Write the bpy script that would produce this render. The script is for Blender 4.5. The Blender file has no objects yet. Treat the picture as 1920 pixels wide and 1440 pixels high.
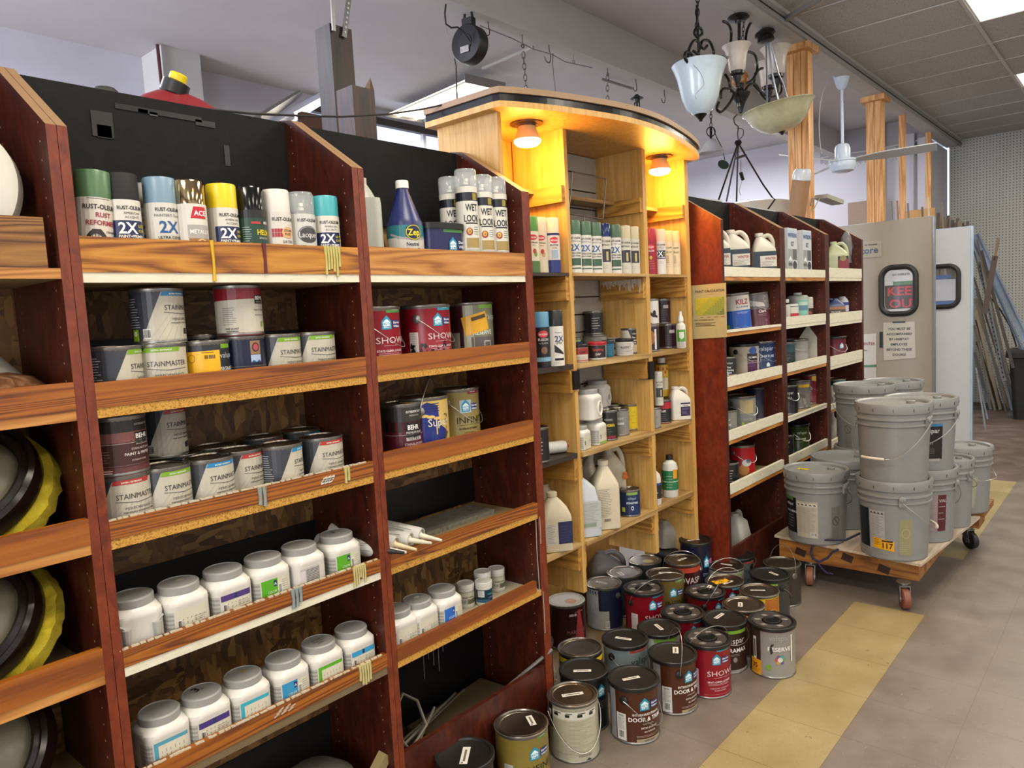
import bpy, bmesh, math, random
from mathutils import Vector, Matrix
random.seed(7)
SC = bpy.context.scene
COL = SC.collection
R_ = math.radians

# ---------------------------------------------------------------- camera
CAM_H = 1.40
F_PX = 1383.9
def _cam_rows():
    yaw, pitch, roll = R_(-41.163), R_(5.2732), R_(-3.0762)
    B = Matrix(((0, -1, 0), (0, 0, -1), (1, 0, 0)))
    cy, sy = math.cos(yaw), math.sin(yaw)
    cp, sp = math.cos(pitch), math.sin(pitch)
    cr, sr = math.cos(roll), math.sin(roll)
    Ry = Matrix(((cy, 0, -sy), (0, 1, 0), (sy, 0, cy)))
    Rp = Matrix(((1, 0, 0), (0, cp, -sp), (0, sp, cp)))
    Rr = Matrix(((cr, -sr, 0), (sr, cr, 0), (0, 0, 1)))
    return Rr @ Rp @ Ry @ B
CM = _cam_rows()
cam_data = bpy.data.cameras.new('camera')
cam_data.sensor_width = 36.0
cam_data.lens = 36.0 * F_PX / 1920.0
cam_data.clip_start = 0.02
cam_data.clip_end = 100
cam = bpy.data.objects.new('camera', cam_data)
COL.objects.link(cam)
rx, dn, fw = CM[0], CM[1], CM[2]
cam.matrix_world = Matrix(((rx[0], -dn[0], -fw[0], 0), (rx[1], -dn[1], -fw[1], 0), (rx[2], -dn[2], -fw[2], CAM_H), (0, 0, 0, 1)))
SC.camera = cam

# ---------------------------------------------------------------- world, exposure, room lights
SC.view_settings.view_transform = 'Standard'
SC.view_settings.look = 'None'
SC.view_settings.exposure = 0.0
SC.view_settings.gamma = 1.0
SC.view_settings.use_curve_mapping = False
w = bpy.data.worlds.new('daylight'); SC.world = w; w.use_nodes = True
w.node_tree.nodes['Background'].inputs[0].default_value = (0.66, 0.76, 1.0, 1)
w.node_tree.nodes['Background'].inputs[1].default_value = 2.0

def area_light(name, loc, sx, sy, power, color, rot=(0, 0, 0)):
    d = bpy.data.lights.new(name, 'AREA'); d.shape = 'RECTANGLE'; d.size = sx; d.size_y = sy
    d.energy = power; d.color = color
    o = bpy.data.objects.new(name, d); COL.objects.link(o); o.location = loc; o.rotation_euler = rot
    return o
PANELS = [(-1.27, 0.39), (1.06, 0.39), (3.39, 0.39), (5.99, 0.39), (8.3, 0.39), (-1.27, -2.5), (1.06, -2.5), (3.39, -2.5), (5.99, -2.5)]
for px_, py_ in PANELS:
    area_light('ceiling_panel_light', (px_, py_, 3.245), 0.52, 1.06, 46 if py_ > 0 else 34, (1.0, 0.92, 0.78))
area_light('ceiling_strip_light', (4.74, 4.75, 3.24), 0.2, 1.1, 95, (1.0, 0.93, 0.80), (0, 0, R_(-5)))
area_light('ceiling_strip_light', (8.2, 4.0, 3.24), 0.2, 1.1, 110, (0.95, 0.95, 1.0))
area_light('ceiling_strip_light', (0.6, 4.2, 3.24), 0.2, 1.1, 60, (0.85, 0.9, 1.0))
# added daylight-toned fill for the dark ceilings: left of the back room, and across the aisle
area_light('daylight_fill', (-3.3, 3.9, 1.7), 3.0, 2.0, 430, (0.84, 0.86, 1.0), (0, R_(-90), 0))
area_light('daylight_fill', (-3.3, -1.2, 1.6), 2.4, 2.0, 110, (0.92, 0.94, 1.0), (0, R_(-90), 0))
area_light('daylight_fill', (3.5, -3.5, 1.7), 6.0, 1.8, 22, (0.86, 0.92, 1.0), (R_(90), 0, 0))

# ---------------------------------------------------------------- pixel -> place helpers (frame 1920 x 1440)
def ray(px, py):
    v = Vector(((px - 960) / F_PX, (py - 720) / F_PX, 1.0))
    return CM.transposed() @ v
def onY(px, py, y):
    r = ray(px, py); k = y / r.y
    return Vector((r.x * k, y, CAM_H + r.z * k))
def onX(px, py, x):
    r = ray(px, py); k = x / r.x
    return Vector((x, r.y * k, CAM_H + r.z * k))
def onZ(px, py, z):
    r = ray(px, py); k = (z - CAM_H) / r.z
    return Vector((r.x * k, r.y * k, z))
def depth(p):
    return CM[2].dot(Vector((p[0], p[1], p[2] - CAM_H)))
def from_right(px, py, y, r):
    """centre of an upright cylinder in the plane y whose right outline is seen at px"""
    c = onY(px, py, y)
    for _ in range(4):
        c = onY(px - r * F_PX / depth(c), py, y)
    return c
def camdir(x, y):
    return math.atan2(x, y)          # rotation that turns a thing's front (-Y) to the viewer

# ---------------------------------------------------------------- materials
MATS = {}
def lin(c):
    if isinstance(c, str):
        c = c.lstrip('#'); c = ''.join(x * 2 for x in c) if len(c) == 3 else c; c = [int(c[i:i + 2], 16) / 255 for i in (0, 2, 4)]
        c = [x / 12.92 if x <= 0.04045 else ((x + 0.055) / 1.055) ** 2.4 for x in c]
    return (c[0], c[1], c[2], 1.0)
def newmat(key):
    m = bpy.data.materials.new(key); m.use_nodes = True; MATS[key] = m
    nt = m.node_tree; b = nt.nodes['Principled BSDF']
    return m, nt, b
def M(c, rough=0.5, metal=0.0, alpha=1.0, emit=0.0, trans=0.0, coat=0.0, var=0.06):
    key = 'm_%s_%g_%g_%g_%g_%g_%g' % (c if isinstance(c, str) else str(c), rough, metal, alpha, emit, trans, coat)
    if key in MATS: return MATS[key]
    m, nt, b = newmat(key)
    col = lin(c)
    b.inputs['Base Color'].default_value = col
    b.inputs['Roughness'].default_value = rough
    b.inputs['Metallic'].default_value = metal
    b.inputs['Alpha'].default_value = alpha
    b.inputs['Transmission Weight'].default_value = trans
    b.inputs['Coat Weight'].default_value = coat
    if emit:
        b.inputs['Emission Color'].default_value = col
        b.inputs['Emission Strength'].default_value = emit
    elif var:
        n = nt.nodes.new('ShaderNodeTexNoise'); n.inputs['Scale'].default_value = 35; n.inputs['Detail'].default_value = 3
        tc = nt.nodes.new('ShaderNodeTexCoord'); nt.links.new(tc.outputs['Object'], n.inputs['Vector'])
        mx = nt.nodes.new('ShaderNodeMix'); mx.data_type = 'RGBA'
        mx.inputs[6].default_value = tuple(x * (1 - var * 1.5) for x in col[:3]) + (1,)
        mx.inputs[7].default_value = tuple(min(1, x * (1 + var)) for x in col[:3]) + (1,)
        nt.links.new(n.outputs['Fac'], mx.inputs[0]); nt.links.new(mx.outputs[2], b.inputs['Base Color'])
    return m
class NT:
    def __init__(s, nt): s.nt = nt
    def n(s, t, **k):
        x = s.nt.nodes.new(t)
        for a, v in k.items(): setattr(x, a, v)
        return x
    def link(s, a, b): s.nt.links.new(a, b)
    def m(s, op, a, b=None, c=None):
        x = s.nt.nodes.new('ShaderNodeMath'); x.operation = op
        for i, v in enumerate((a, b, c)):
            if v is None: continue
            if isinstance(v, (int, float)): x.inputs[i].default_value = v
            else: s.nt.links.new(v, x.inputs[i])
        return x.outputs[0]
    def coords(s, sc=(1, 1, 1), rot=(0, 0, 0), kind='Object'):
        tc = s.n('ShaderNodeTexCoord'); mp = s.n('ShaderNodeMapping')
        mp.inputs['Scale'].default_value = sc; mp.inputs['Rotation'].default_value = rot
        s.link(tc.outputs[kind], mp.inputs['Vector']); return mp.outputs[0]
    def noise(s, vec, scale, detail=4, rough=0.55, dist=0.0):
        x = s.n('ShaderNodeTexNoise'); x.inputs['Scale'].default_value = scale; x.inputs['Detail'].default_value = detail
        x.inputs['Roughness'].default_value = rough; x.inputs['Distortion'].default_value = dist
        s.link(vec, x.inputs['Vector']); return x.outputs['Fac']
    def ramp(s, f, stops):
        x = s.n('ShaderNodeValToRGB'); el = x.color_ramp.elements
        while len(el) < len(stops): el.new(0.5)
        for e, (p, c) in zip(el, stops): e.position = p; e.color = lin(c)
        s.link(f, x.inputs[0]); return x.outputs[0]
    def mix(s, f, a, b):
        x = s.n('ShaderNodeMix', data_type='RGBA')
        for i, v in ((0, f), (6, a), (7, b)):
            if isinstance(v, (int, float)): x.inputs[i].default_value = v
            elif isinstance(v, (str, tuple)): x.inputs[i].default_value = lin(v)
            else: s.link(v, x.inputs[i])
        return x.outputs[2]
    def bump(s, h, strength, dist, b):
        x = s.n('ShaderNodeBump'); x.inputs['Strength'].default_value = strength; x.inputs['Distance'].default_value = dist
        s.link(h, x.inputs['Height']); s.link(x.outputs[0], b.inputs['Normal'])

def mat_laminate(key, c1, c2, c3, grain=(1, 1, 1), rough=0.38, wear=True, dots=False):
    m, nt, b = newmat(key); N = NT(nt)
    v = N.coords(grain)
    f = N.noise(v, 26, 6, 0.65, 1.2)
    col = N.ramp(f, [(0.30, c1), (0.52, c2), (0.75, c3)])
    if wear:
        v2 = N.coords((9, 9, 1.3)); s2 = N.noise(v2, 7, 6, 0.75)
        k = N.m('GREATER_THAN', s2, 0.745)
        col = N.mix(N.m('MULTIPLY', k, 0.55), col, '#b08a70')
    if dots:     # shelf pin holes along the inner faces
        sx = N.n('ShaderNodeSeparateXYZ'); N.link(N.coords(), sx.inputs[0])
        def nr(o, c, w_): return N.m('LESS_THAN', N.m('ABSOLUTE', N.m('SUBTRACT', o, c)), w_)
        fz = nr(N.m('FRACT', N.m('DIVIDE', sx.outputs[2], 0.0335)), 0.5, 0.055)
        k = N.m('MULTIPLY', fz, N.m('MAXIMUM', nr(sx.outputs[1], 0.035, 0.0017), nr(sx.outputs[1], 0.245, 0.0015)))
        col = N.mix(N.m('MULTIPLY', k, 0.8), col, '#a8917f')
    N.link(col, b.inputs['Base Color']); b.inputs['Roughness'].default_value = rough
    return m
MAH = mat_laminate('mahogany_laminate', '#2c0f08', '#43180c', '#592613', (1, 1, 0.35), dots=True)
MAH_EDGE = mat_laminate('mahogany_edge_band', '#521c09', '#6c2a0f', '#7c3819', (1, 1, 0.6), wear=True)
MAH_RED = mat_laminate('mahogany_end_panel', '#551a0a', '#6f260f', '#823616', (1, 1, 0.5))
BLACK_BOARD = mat_laminate('black_header_board', '#0d0d0c', '#121211', '#171716', rough=0.6, wear=False)
BLACK_BOARD.node_tree.nodes['Principled BSDF'].inputs['Specular IOR Level'].default_value = 0.15

def mat_wood(key, c1, c2, c3, axis='X', freq=14.0, stretch=1.0, rough=0.5, drips=None, knots=True):
    """sawn wood; growth rings from a stretched noise field"""
    m, nt, b = newmat(key); N = NT(nt)
    a, o = 1.1 * stretch, 9.0
    sc = {'X': (a, o, o), 'Y': (o, a, o), 'Z': (o, o, a)}[axis]
    v = N.coords(sc)
    f = N.noise(v, 1.15, 2, 0.45, 0.35)
    g = N.m('FRACT', N.m('MULTIPLY', f, freq))
    t = N.m('ABSOLUTE', N.m('SUBTRACT', g, 0.45))
    sf = {'X': (4, 90, 90), 'Y': (90, 4, 90), 'Z': (90, 90, 4)}[axis]
    fine = N.noise(N.coords(sf), 2.2, 4, 0.6)
    k = N.m('ADD', N.m('MULTIPLY', t, 1.4), N.m('MULTIPLY', N.m('SUBTRACT', fine, 0.5), 0.9))
    col = N.ramp(k, [(0.05, c1), (0.35, c2), (0.8, c3)])
    if knots:
        vo = N.n('ShaderNodeTexVoronoi'); vo.inputs['Scale'].default_value = 2.3
        N.link(N.coords((1, 1, 2.2)), vo.inputs['Vector'])
        kk = N.m('LESS_THAN', vo.outputs['Distance'], 0.045)
        col = N.mix(N.m('MULTIPLY', kk, 0.7), col, '#3a1a08')
    N.link(col, b.inputs['Base Color']); b.inputs['Roughness'].default_value = rough
    return m
LIP_PLY = mat_wood('fir_plywood_lip', '#6e3c0c', '#a0641a', '#b87f2c', 'X', 11, 0.8)
LIP_PINE = mat_wood('pine_lip', '#8a5420', '#a97032', '#b98343', 'X', 10, 0.7)
LIP_FIR = mat_wood('fir_lip_orange', '#5a2c08', '#87490d', '#995a16', 'X', 26, 0.3)
LIP_OAK = mat_wood('dark_grained_lip', '#4a2a10', '#7a4f20', '#8f642e', 'X', 16, 0.6)
LIP_TRIM = mat_wood('stained_trim', '#6f3808', '#87480c', '#945412', 'X', 5, 0.4, knots=False)
POST_WOOD = mat_wood('stud_wood', '#a9743c', '#c08c52', '#cfa06a', 'Z', 8, 0.5)
POST_OLD = mat_wood('old_dark_timber', '#120a06', '#24160d', '#301c11', 'Z', 10, 0.6)
PINE_CLEAT = mat_wood('pine_cleat', '#8d6024', '#a97a35', '#bd8e46', 'Y', 12, 0.6)
CART_WOOD = mat_wood('cart_timber', '#6a3d14', '#8f5a22', '#a57236', 'Y', 5, 0.8)
PLY_TOP = mat_wood('cart_plywood', '#a79680', '#b5a591', '#bfb09d', 'X', 6, 0.7, knots=False)

def mat_maple():
    m, nt, b = newmat('maple_laminate'); N = NT(nt)
    f = N.noise(N.coords((16, 16, 0.9)), 4.5, 4, 0.6, 0.3)
    col = N.ramp(f, [(0.3, '#a97f3d'), (0.5, '#bd9350'), (0.7, '#c9a160')])
    N.link(col, b.inputs['Base Color']); b.inputs['Roughness'].default_value = 0.42
    return m
MAPLE = mat_maple()
def mat_osb():
    m, nt, b = newmat('osb_board'); N = NT(nt)
    base = N.noise(N.coords((1, 1, 1)), 6, 2)
    vec = N.coords((12, 1, 34), (0, .3, 0)); 
    vo = N.n('ShaderNodeTexVoronoi'); vo.inputs['Scale'].default_value = 2.2; N.link(vec, vo.inputs['Vector']); vo.inputs['Randomness'].default_value = 1.0
    dist = N.noise(N.coords((1, 1, 1), (0, 0.6, 0)), 9, 3)
    vo2 = N.n('ShaderNodeTexVoronoi'); vo2.inputs['Scale'].default_value = 2.0
    N.link(N.coords((32, 1, 11), (0, 0.9, 0)), vo2.inputs['Vector'])
    s1 = N.n('ShaderNodeSeparateColor'); N.link(vo.outputs['Color'], s1.inputs[0])
    s2 = N.n('ShaderNodeSeparateColor'); N.link(vo2.outputs['Color'], s2.inputs[0])
    pick = N.m('GREATER_THAN', dist, 0.5)
    x = N.n('ShaderNodeMix'); N.link(pick, x.inputs[0]); N.link(s1.outputs[0], x.inputs[2]); N.link(s2.outputs[0], x.inputs[3])
    col = N.ramp(x.outputs[0], [(0.0, '#4a3015'), (0.35, '#664521'), (0.7, '#7a5629'), (1.0, '#8f6c38')])
    N.link(col, b.inputs['Base Color']); b.inputs['Roughness'].default_value = 0.6
    N.bump(x.outputs[0], 0.4, 0.003, b)
    return m
OSB = mat_osb()
def mat_speckle(key, c1, c2, c3, scale=260, rough=0.7):
    m, nt, b = newmat(key); N = NT(nt)
    f = N.noise(N.coords(), scale, 3, 0.7)
    col = N.ramp(f, [(0.36, c1), (0.47, c2), (0.62, c3)])
    N.link(col, b.inputs['Base Color']); b.inputs['Roughness'].default_value = rough
    return m
PARTICLE = mat_speckle('particle_board_edge', '#7a4c12', '#b1802c', '#bd9140')
def mat_white_chipped():
    m, nt, b = newmat('white_chipped_paint'); N = NT(nt)
    f = N.noise(N.coords((3, 20, 14)), 6, 5, 0.8)
    col = N.ramp(f, [(0.30, '#6b5a40'), (0.36, '#c9c2ab'), (0.7, '#d8d2bd')])
    N.link(col, b.inputs['Base Color']); b.inputs['Roughness'].default_value = 0.5
    return m
WHITE_EDGE = mat_white_chipped()

def mat_floor(key, cols, joint='#5d564f', scale=1.0):
    m, nt, b = newmat(key); N = NT(nt)
    v = N.coords((1, 1, 1), kind='Object')
    cl = N.noise(v, 5, 5, 0.6)
    col = N.ramp(cl, [(0.25, cols[0]), (0.5, cols[1]), (0.75, cols[2])])
    sp = N.noise(N.coords((1.6, 0.7, 1), (0, 0, 0.3)), 130, 3, 0.7)
    col = N.mix(N.m('MULTIPLY', N.m('LESS_THAN', sp, 0.36), 0.45), col, cols[3])
    ws = N.noise(N.coords((1, 3.5, 1), (0, 0, 0.9)), 22, 6, 0.8, 2.5)
    reg = N.noise(v, 2.4, 2)
    col = N.mix(N.m('MULTIPLY', N.m('MULTIPLY', N.m('GREATER_THAN', ws, 0.655), N.m('GREATER_THAN', reg, 0.45)), 0.5), col, '#d9d4c6')
    ds = N.noise(N.coords((2.2, 1, 1), (0, 0, 0.5)), 17, 5, 0.75, 1.5)
    reg2 = N.noise(v, 1.7, 2, 0.5)
    col = N.mix(N.m('MULTIPLY', N.m('MULTIPLY', N.m('GREATER_THAN', ds, 0.67), N.m('LESS_THAN', reg2, 0.56)), 0.75), col, '#2a201a')
    sx = N.n('ShaderNodeSeparateXYZ'); N.link(v, sx.inputs[0])
    def jm(o, off, per, wd):
        f = N.m('FRACT', N.m('ADD', N.m('DIVIDE', N.m('SUBTRACT', o, off), per), 100.5))
        return N.m('LESS_THAN', N.m('ABSOLUTE', N.m('SUBTRACT', f, 0.5)), wd)
    j = N.m('MAXIMUM', jm(sx.outputs[0], 3.4975, 0.2865 * scale, 0.0045 / scale), jm(sx.outputs[1], 0.7325, 0.29 * scale, 0.004 / scale))
    col = N.mix(N.m('MULTIPLY', j, 0.75), col, joint)
    N.link(col, b.inputs['Base Color'])
    rr = N.ramp(cl, [(0.3, (0.30,) * 3), (0.7, (0.46,) * 3)]); N.link(rr, b.inputs['Roughness'])
    return m
FLOOR_GREY = mat_floor('floor_tile_grey', ('#675c52', '#73685e', '#7e736a', '#4a4039'))
FLOOR_CREAM = mat_floor('floor_tile_cream', ('#8a7a52', '#95855c', '#9f9068', '#57482c'), joint='#6b5a3c')
FLOOR_BROWN = mat_floor('floor_tile_brown', ('#54463f', '#65554d', '#776860', '#3d302a'), joint='#40352f', scale=2.0)

def mat_pegboard():
    m, nt, b = newmat('pegboard'); N = NT(nt)
    v = N.coords(); sx = N.n('ShaderNodeSeparateXYZ'); N.link(v, sx.inputs[0])
    def c(o):
        f = N.m('FRACT', N.m('ADD', N.m('DIVIDE', o, 0.034), 100.0)); d = N.m('SUBTRACT', f, 0.5)
        return N.m('MULTIPLY', d, d)
    d = N.m('ADD', c(sx.outputs[1]), c(sx.outputs[2]))
    col = N.mix(N.m('LESS_THAN', d, 0.032), '#b3b5b0', '#4c4f50')
    N.link(col, b.inputs['Base Color']); b.inputs['Roughness'].default_value = 0.55
    return m
PEG = mat_pegboard()
def mat_ceiling_tile():
    m, nt, b = newmat('acoustic_tile'); N = NT(nt)
    f = N.noise(N.coords(), 120, 2, 0.8)
    col = N.ramp(f, [(0.33, '#6d6a64'), (0.42, '#a5a29c'), (0.7, '#aeaca6')])
    N.link(col, b.inputs['Base Color']); b.inputs['Roughness'].default_value = 0.9
    return m
CEIL_TILE = mat_ceiling_tile()
def mat_plaster(key, c1, c2, stain=None):
    m, nt, b = newmat(key); N = NT(nt)
    f = N.noise(N.coords(), 1.3, 5, 0.6)
    col = N.ramp(f, [(0.3, c1), (0.7, c2)])
    if stain:
        v = N.coords(); sx = N.n('ShaderNodeSeparateXYZ'); N.link(v, sx.inputs[0])
        n2 = N.noise(N.coords((1, 1, 1)), 3.5, 5, 0.7)
        h = N.m('SUBTRACT', sx.outputs[2], N.m('ADD', 3.08, N.m('MULTIPLY', N.m('SUBTRACT', n2, 0.5), 0.9)))
        k = N.m('MULTIPLY', N.m('GREATER_THAN', h, 0), 0.45)
        k = N.m('MULTIPLY', k, N.m('LESS_THAN', sx.outputs[1], 3.2))
        col = N.mix(k, col, stain)
    N.link(col, b.inputs['Base Color']); b.inputs['Roughness'].default_value = 0.85
    return m
CEIL_W = mat_plaster('white_ceiling', '#b3b0b1', '#bebbbb')
WALL_W = mat_plaster('painted_wall', '#b4b4bb', '#bfbfc6', '#6e675f')
BEAM_W = mat_plaster('painted_beam', '#b2b1ae', '#bdbcb8')
def mat_scuffed():
    m, nt, b = newmat('scuffed_white_paint'); N = NT(nt)
    f = N.noise(N.coords((1, 1, 3)), 14, 6, 0.8)
    col = N.ramp(f, [(0.30, '#4e463c'), (0.36, '#a9a6a0'), (0.7, '#b5b3ae')])
    N.link(col, b.inputs['Base Color']); b.inputs['Roughness'].default_value = 0.7
    return m
SCUFF = mat_scuffed()
STEEL = M('#9c968a', 0.27, 1.0, var=0.12)
LID_METAL = M('#8d8578', 0.30, 1.0, var=0.2)
CAN_STEEL = M('#8a8883', 0.35, 0.85)
WIRE = M('#b9b6b0', 0.3, 0.9)
BLK = M('#141312', 0.42)
BLK_G = M('#0b0b0b', 0.2)
BRONZE = M('#241713', 0.28, 0.6)
JARLID = M('#8f8d88', 0.42)
JARBODY = M('#cfccc2', 0.32)
BUCKET = M('#80817e', 0.38)
CLEAR = M('#dfe6e6', 0.08, 0.0, 0.28)

# ---------------------------------------------------------------- mesh building
class MB:
    def __init__(s, root=None):
        s.v = []; s.f = []; s.mi = []; s.mats = []; s.o = Vector(root.location) if root else Vector((0, 0, 0))
    def mid(s, m):
        if m not in s.mats: s.mats.append(m)
        return s.mats.index(m)
    def add(s, vs, fs, m):
        n = len(s.v); s.v += [tuple(Vector(v) - s.o) for v in vs]
        k = s.mid(m)
        for f in fs: s.f.append(tuple(n + i for i in f)); s.mi.append(k)
    def box(s, x0, x1, y0, y1, z0, z1, m, front=None, bev=0):
        vs = [(x0, y0, z0), (x1, y0, z0), (x1, y1, z0), (x0, y1, z0), (x0, y0, z1), (x1, y0, z1), (x1, y1, z1), (x0, y1, z1)]
        fs = [(0, 3, 2, 1), (4, 5, 6, 7), (1, 2, 6, 5), (2, 3, 7, 6), (3, 0, 4, 7)]
        s.add(vs, fs, m); s.add(vs, [(0, 1, 5, 4)], front or m)
        return s
    def obox(s, c, ax, ay, az, sx, sy, sz, m):
        c = Vector(c); ax = Vector(ax).normalized(); ay = Vector(ay).normalized(); az = Vector(az).normalized()
        vs = [c + ax * (sx / 2 * i) + ay * (sy / 2 * j) + az * (sz / 2 * k) for k in (-1, 1) for i, j in ((-1, -1), (1, -1), (1, 1), (-1, 1))]
        s.add(vs, [(0, 3, 2, 1), (4, 5, 6, 7), (0, 1, 5, 4), (1, 2, 6, 5), (2, 3, 7, 6), (3, 0, 4, 7)], m); return s
    def prism(s, poly, axis, a, b, m, side=None):
        """poly in the two other axes; side(i) -> material of edge face i"""
        def P(u, v, t): return {'x': (t, u, v), 'y': (u, t, v), 'z': (u, v, t)}[axis]
        n = len(poly)
        vs = [P(u, v, a) for u, v in poly] + [P(u, v, b) for u, v in poly]
        s.add(vs, [tuple(range(n)), tuple(range(2 * n - 1, n - 1, -1))], m)
        for i in range(n):
            j = (i + 1) % n
            s.add(vs, [(i, j, n + j, n + i)], (side(i) if side else None) or m)
        return s
    def tube(s, pts, r, m, n=8, closed=False, cap=True, radii=None):
        pts = [Vector(p) for p in pts]
        k = len(pts); rings = []; up = None
        for i, p in enumerate(pts):
            if closed: t = pts[(i + 1) % k] - pts[i - 1]
            else: t = pts[min(i + 1, k - 1)] - pts[max(i - 1, 0)]
            if t.length < 1e-9: t = Vector((0, 0, 1))
            t.normalize()
            if up is None:
                up = Vector((0, 0, 1)) if abs(t.z) < 0.9 else Vector((1, 0, 0))
            a = t.cross(up)
            if a.length < 1e-6: a = t.cross(Vector((0, 1, 0)))
            a.normalize(); bb = t.cross(a).normalized(); up = -bb if False else up
            up = a.cross(t).normalized()
            rr = radii[i] if radii else r
            rings.append([p + (a * math.cos(q) + up * math.sin(q)) * rr for q in [2 * math.pi * j / n for j in range(n)]])
        vs = [v for rg in rings for v in rg]; fs = []
        for i in range(k if closed else k - 1):
            i2 = (i + 1) % k
            for j in range(n):
                fs.append((i * n + j, i * n + (j + 1) % n, i2 * n + (j + 1) % n, i2 * n + j))
        if cap and not closed:
            fs.append(tuple(range(n - 1, -1, -1))); fs.append(tuple((k - 1) * n + j for j in range(n)))
        s.add(vs, fs, m); return s
    def lathe(s, prof, m, n=32, c=(0, 0, 0), axis=None, mats=None):
        """prof [(r,z)]; axis = direction of z"""
        c = Vector(c); az = Vector(axis).normalized() if axis else Vector((0, 0, 1))
        ax = az.orthogonal().normalized() if axis else Vector((1, 0, 0)); ay = az.cross(ax)
        vs = []
        for r, z in prof:
            for j in range(n):
                q = 2 * math.pi * j / n
                vs.append(c + ax * (r * math.cos(q)) + ay * (r * math.sin(q)) + az * z)
        for i in range(len(prof) - 1):
            fs = [(i * n + j, i * n + (j + 1) % n, (i + 1) * n + (j + 1) % n, (i + 1) * n + j) for j in range(n)]
            s._addf(vs, fs, mats[i] if mats else m, i == 0)
        if prof[0][0] > 1e-5: s._addf(None, [tuple(range(n - 1, -1, -1))], mats[0] if mats else m, False)
        if prof[-1][0] > 1e-5: s._addf(None, [tuple((len(prof) - 1) * n + j for j in range(n))], mats[-1] if mats else m, False)
        return s
    def _addf(s, vs, fs, m, first):
        if first:
            s._n0 = len(s.v); s.v += [tuple(Vector(v) - s.o) for v in vs]
        k = s.mid(m)
        for f in fs: s.f.append(tuple(s._n0 + i for i in f)); s.mi.append(k)
    def loft(s, rings, m, cap=True):
        n = len(rings[0]); vs = [v for r in rings for v in r]; fs = []
        for i in range(len(rings) - 1):
            for j in range(n):
                fs.append((i * n + j, i * n + (j + 1) % n, (i + 1) * n + (j + 1) % n, (i + 1) * n + j))
        if cap: fs.append(tuple(range(n - 1, -1, -1))); fs.append(tuple((len(rings) - 1) * n + j for j in range(n)))
        s.add(vs, fs, m); return s
    def build(s, name, parent=None, angle=32, smooth=True):
        me = bpy.data.meshes.new(name); me.from_pydata(s.v, [], s.f)
        for m in s.mats: me.materials.append(m)
        me.polygons.foreach_set('material_index', s.mi)
        if smooth:
            me.polygons.foreach_set('use_smooth', [True] * len(s.f))
            bm = bmesh.new(); bm.from_mesh(me); bmesh.ops.recalc_face_normals(bm, faces=bm.faces); bm.to_mesh(me); bm.free()
            me.set_sharp_from_angle(angle=R_(angle))
        me.update()
        o = bpy.data.objects.new(name, me); COL.objects.link(o)
        if parent: o.parent = parent
        return o

def tag(o, label=None, cat=None, group=None, kind=None):
    if label: o['label'] = label
    if cat: o['category'] = cat
    if group: o['group'] = group
    if kind: o['kind'] = kind
    return o
def empty(name, loc=(0, 0, 0), rz=0.0, label=None, cat=None, group=None):
    o = bpy.data.objects.new(name, None); o.empty_display_size = 0.05; COL.objects.link(o)
    o.location = loc; o.rotation_euler = (0, 0, rz)
    return tag(o, label, cat, group)
def structure(o): o['kind'] = 'structure'; return o
def copy_tree(o, parent=None):
    c = o.copy(); COL.objects.link(c)
    if parent is not None: c.parent = parent
    for ch in list(o.children): copy_tree(ch, c)
    return c

# ---------------------------------------------------------------- printed labels bent on to a surface
def surf_cyl(R, z0=0.0, k=0.0, turn=0.0):
    def f(u, v, off):
        rr = R + k * v + off; p = u / R + turn
        return (rr * math.sin(p), -rr * math.cos(p), z0 + v)
    return f
def surf_flat(y, z0=0.0, x0=0.0):
    return lambda u, v, off: (x0 + u, y - off, z0 + v)
def surf_top(z, ang=0.0, cx=0, cy=0):
    c, s_ = math.cos(ang), math.sin(ang)
    return lambda u, v, off: (cx + u * c - v * s_, cy + u * s_ + v * c, z + off)
def surf_rsq(a, c, z0=0.0):
    """rounded square section: half width a, corner radius c"""
    e = a - c; L = c * math.pi / 2
    def f(u, v, off):
        sg = 1 if u >= 0 else -1; q = abs(u)
        if q <= e: x, y, nx, ny = q, -a, 0, -1
        elif q <= e + L:
            t = (q - e) / c; nx, ny = math.sin(t), -math.cos(t); x, y = e + c * nx, -e + c * ny
        else: x, y, nx, ny = a, -e + (q - e - L), 1, 0
        return (sg * (x + nx * off), y + ny * off, z0 + v)
    return f
_TXT = {}
def text_mesh(s, bold=False):
    k = (s, bold)
    if k in _TXT: return _TXT[k]
    cu = bpy.data.curves.new('t', 'FONT'); cu.body = s; cu.size = 1.0; cu.resolution_u = 2
    cu.align_x = 'LEFT'
    if bold: cu.offset = 0.022
    ob = bpy.data.objects.new('t', cu); me = bpy.data.meshes.new_from_object(ob)
    vs = [(v.co.x, v.co.y) for v in me.vertices]; fs = [tuple(p.vertices) for p in me.polygons]
    bpy.data.objects.remove(ob); bpy.data.meshes.remove(me); bpy.data.curves.remove(cu)
    xs = [v[0] for v in vs] or [0]
    _TXT[k] = (vs, fs, min(xs), max(xs)); return _TXT[k]
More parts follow.
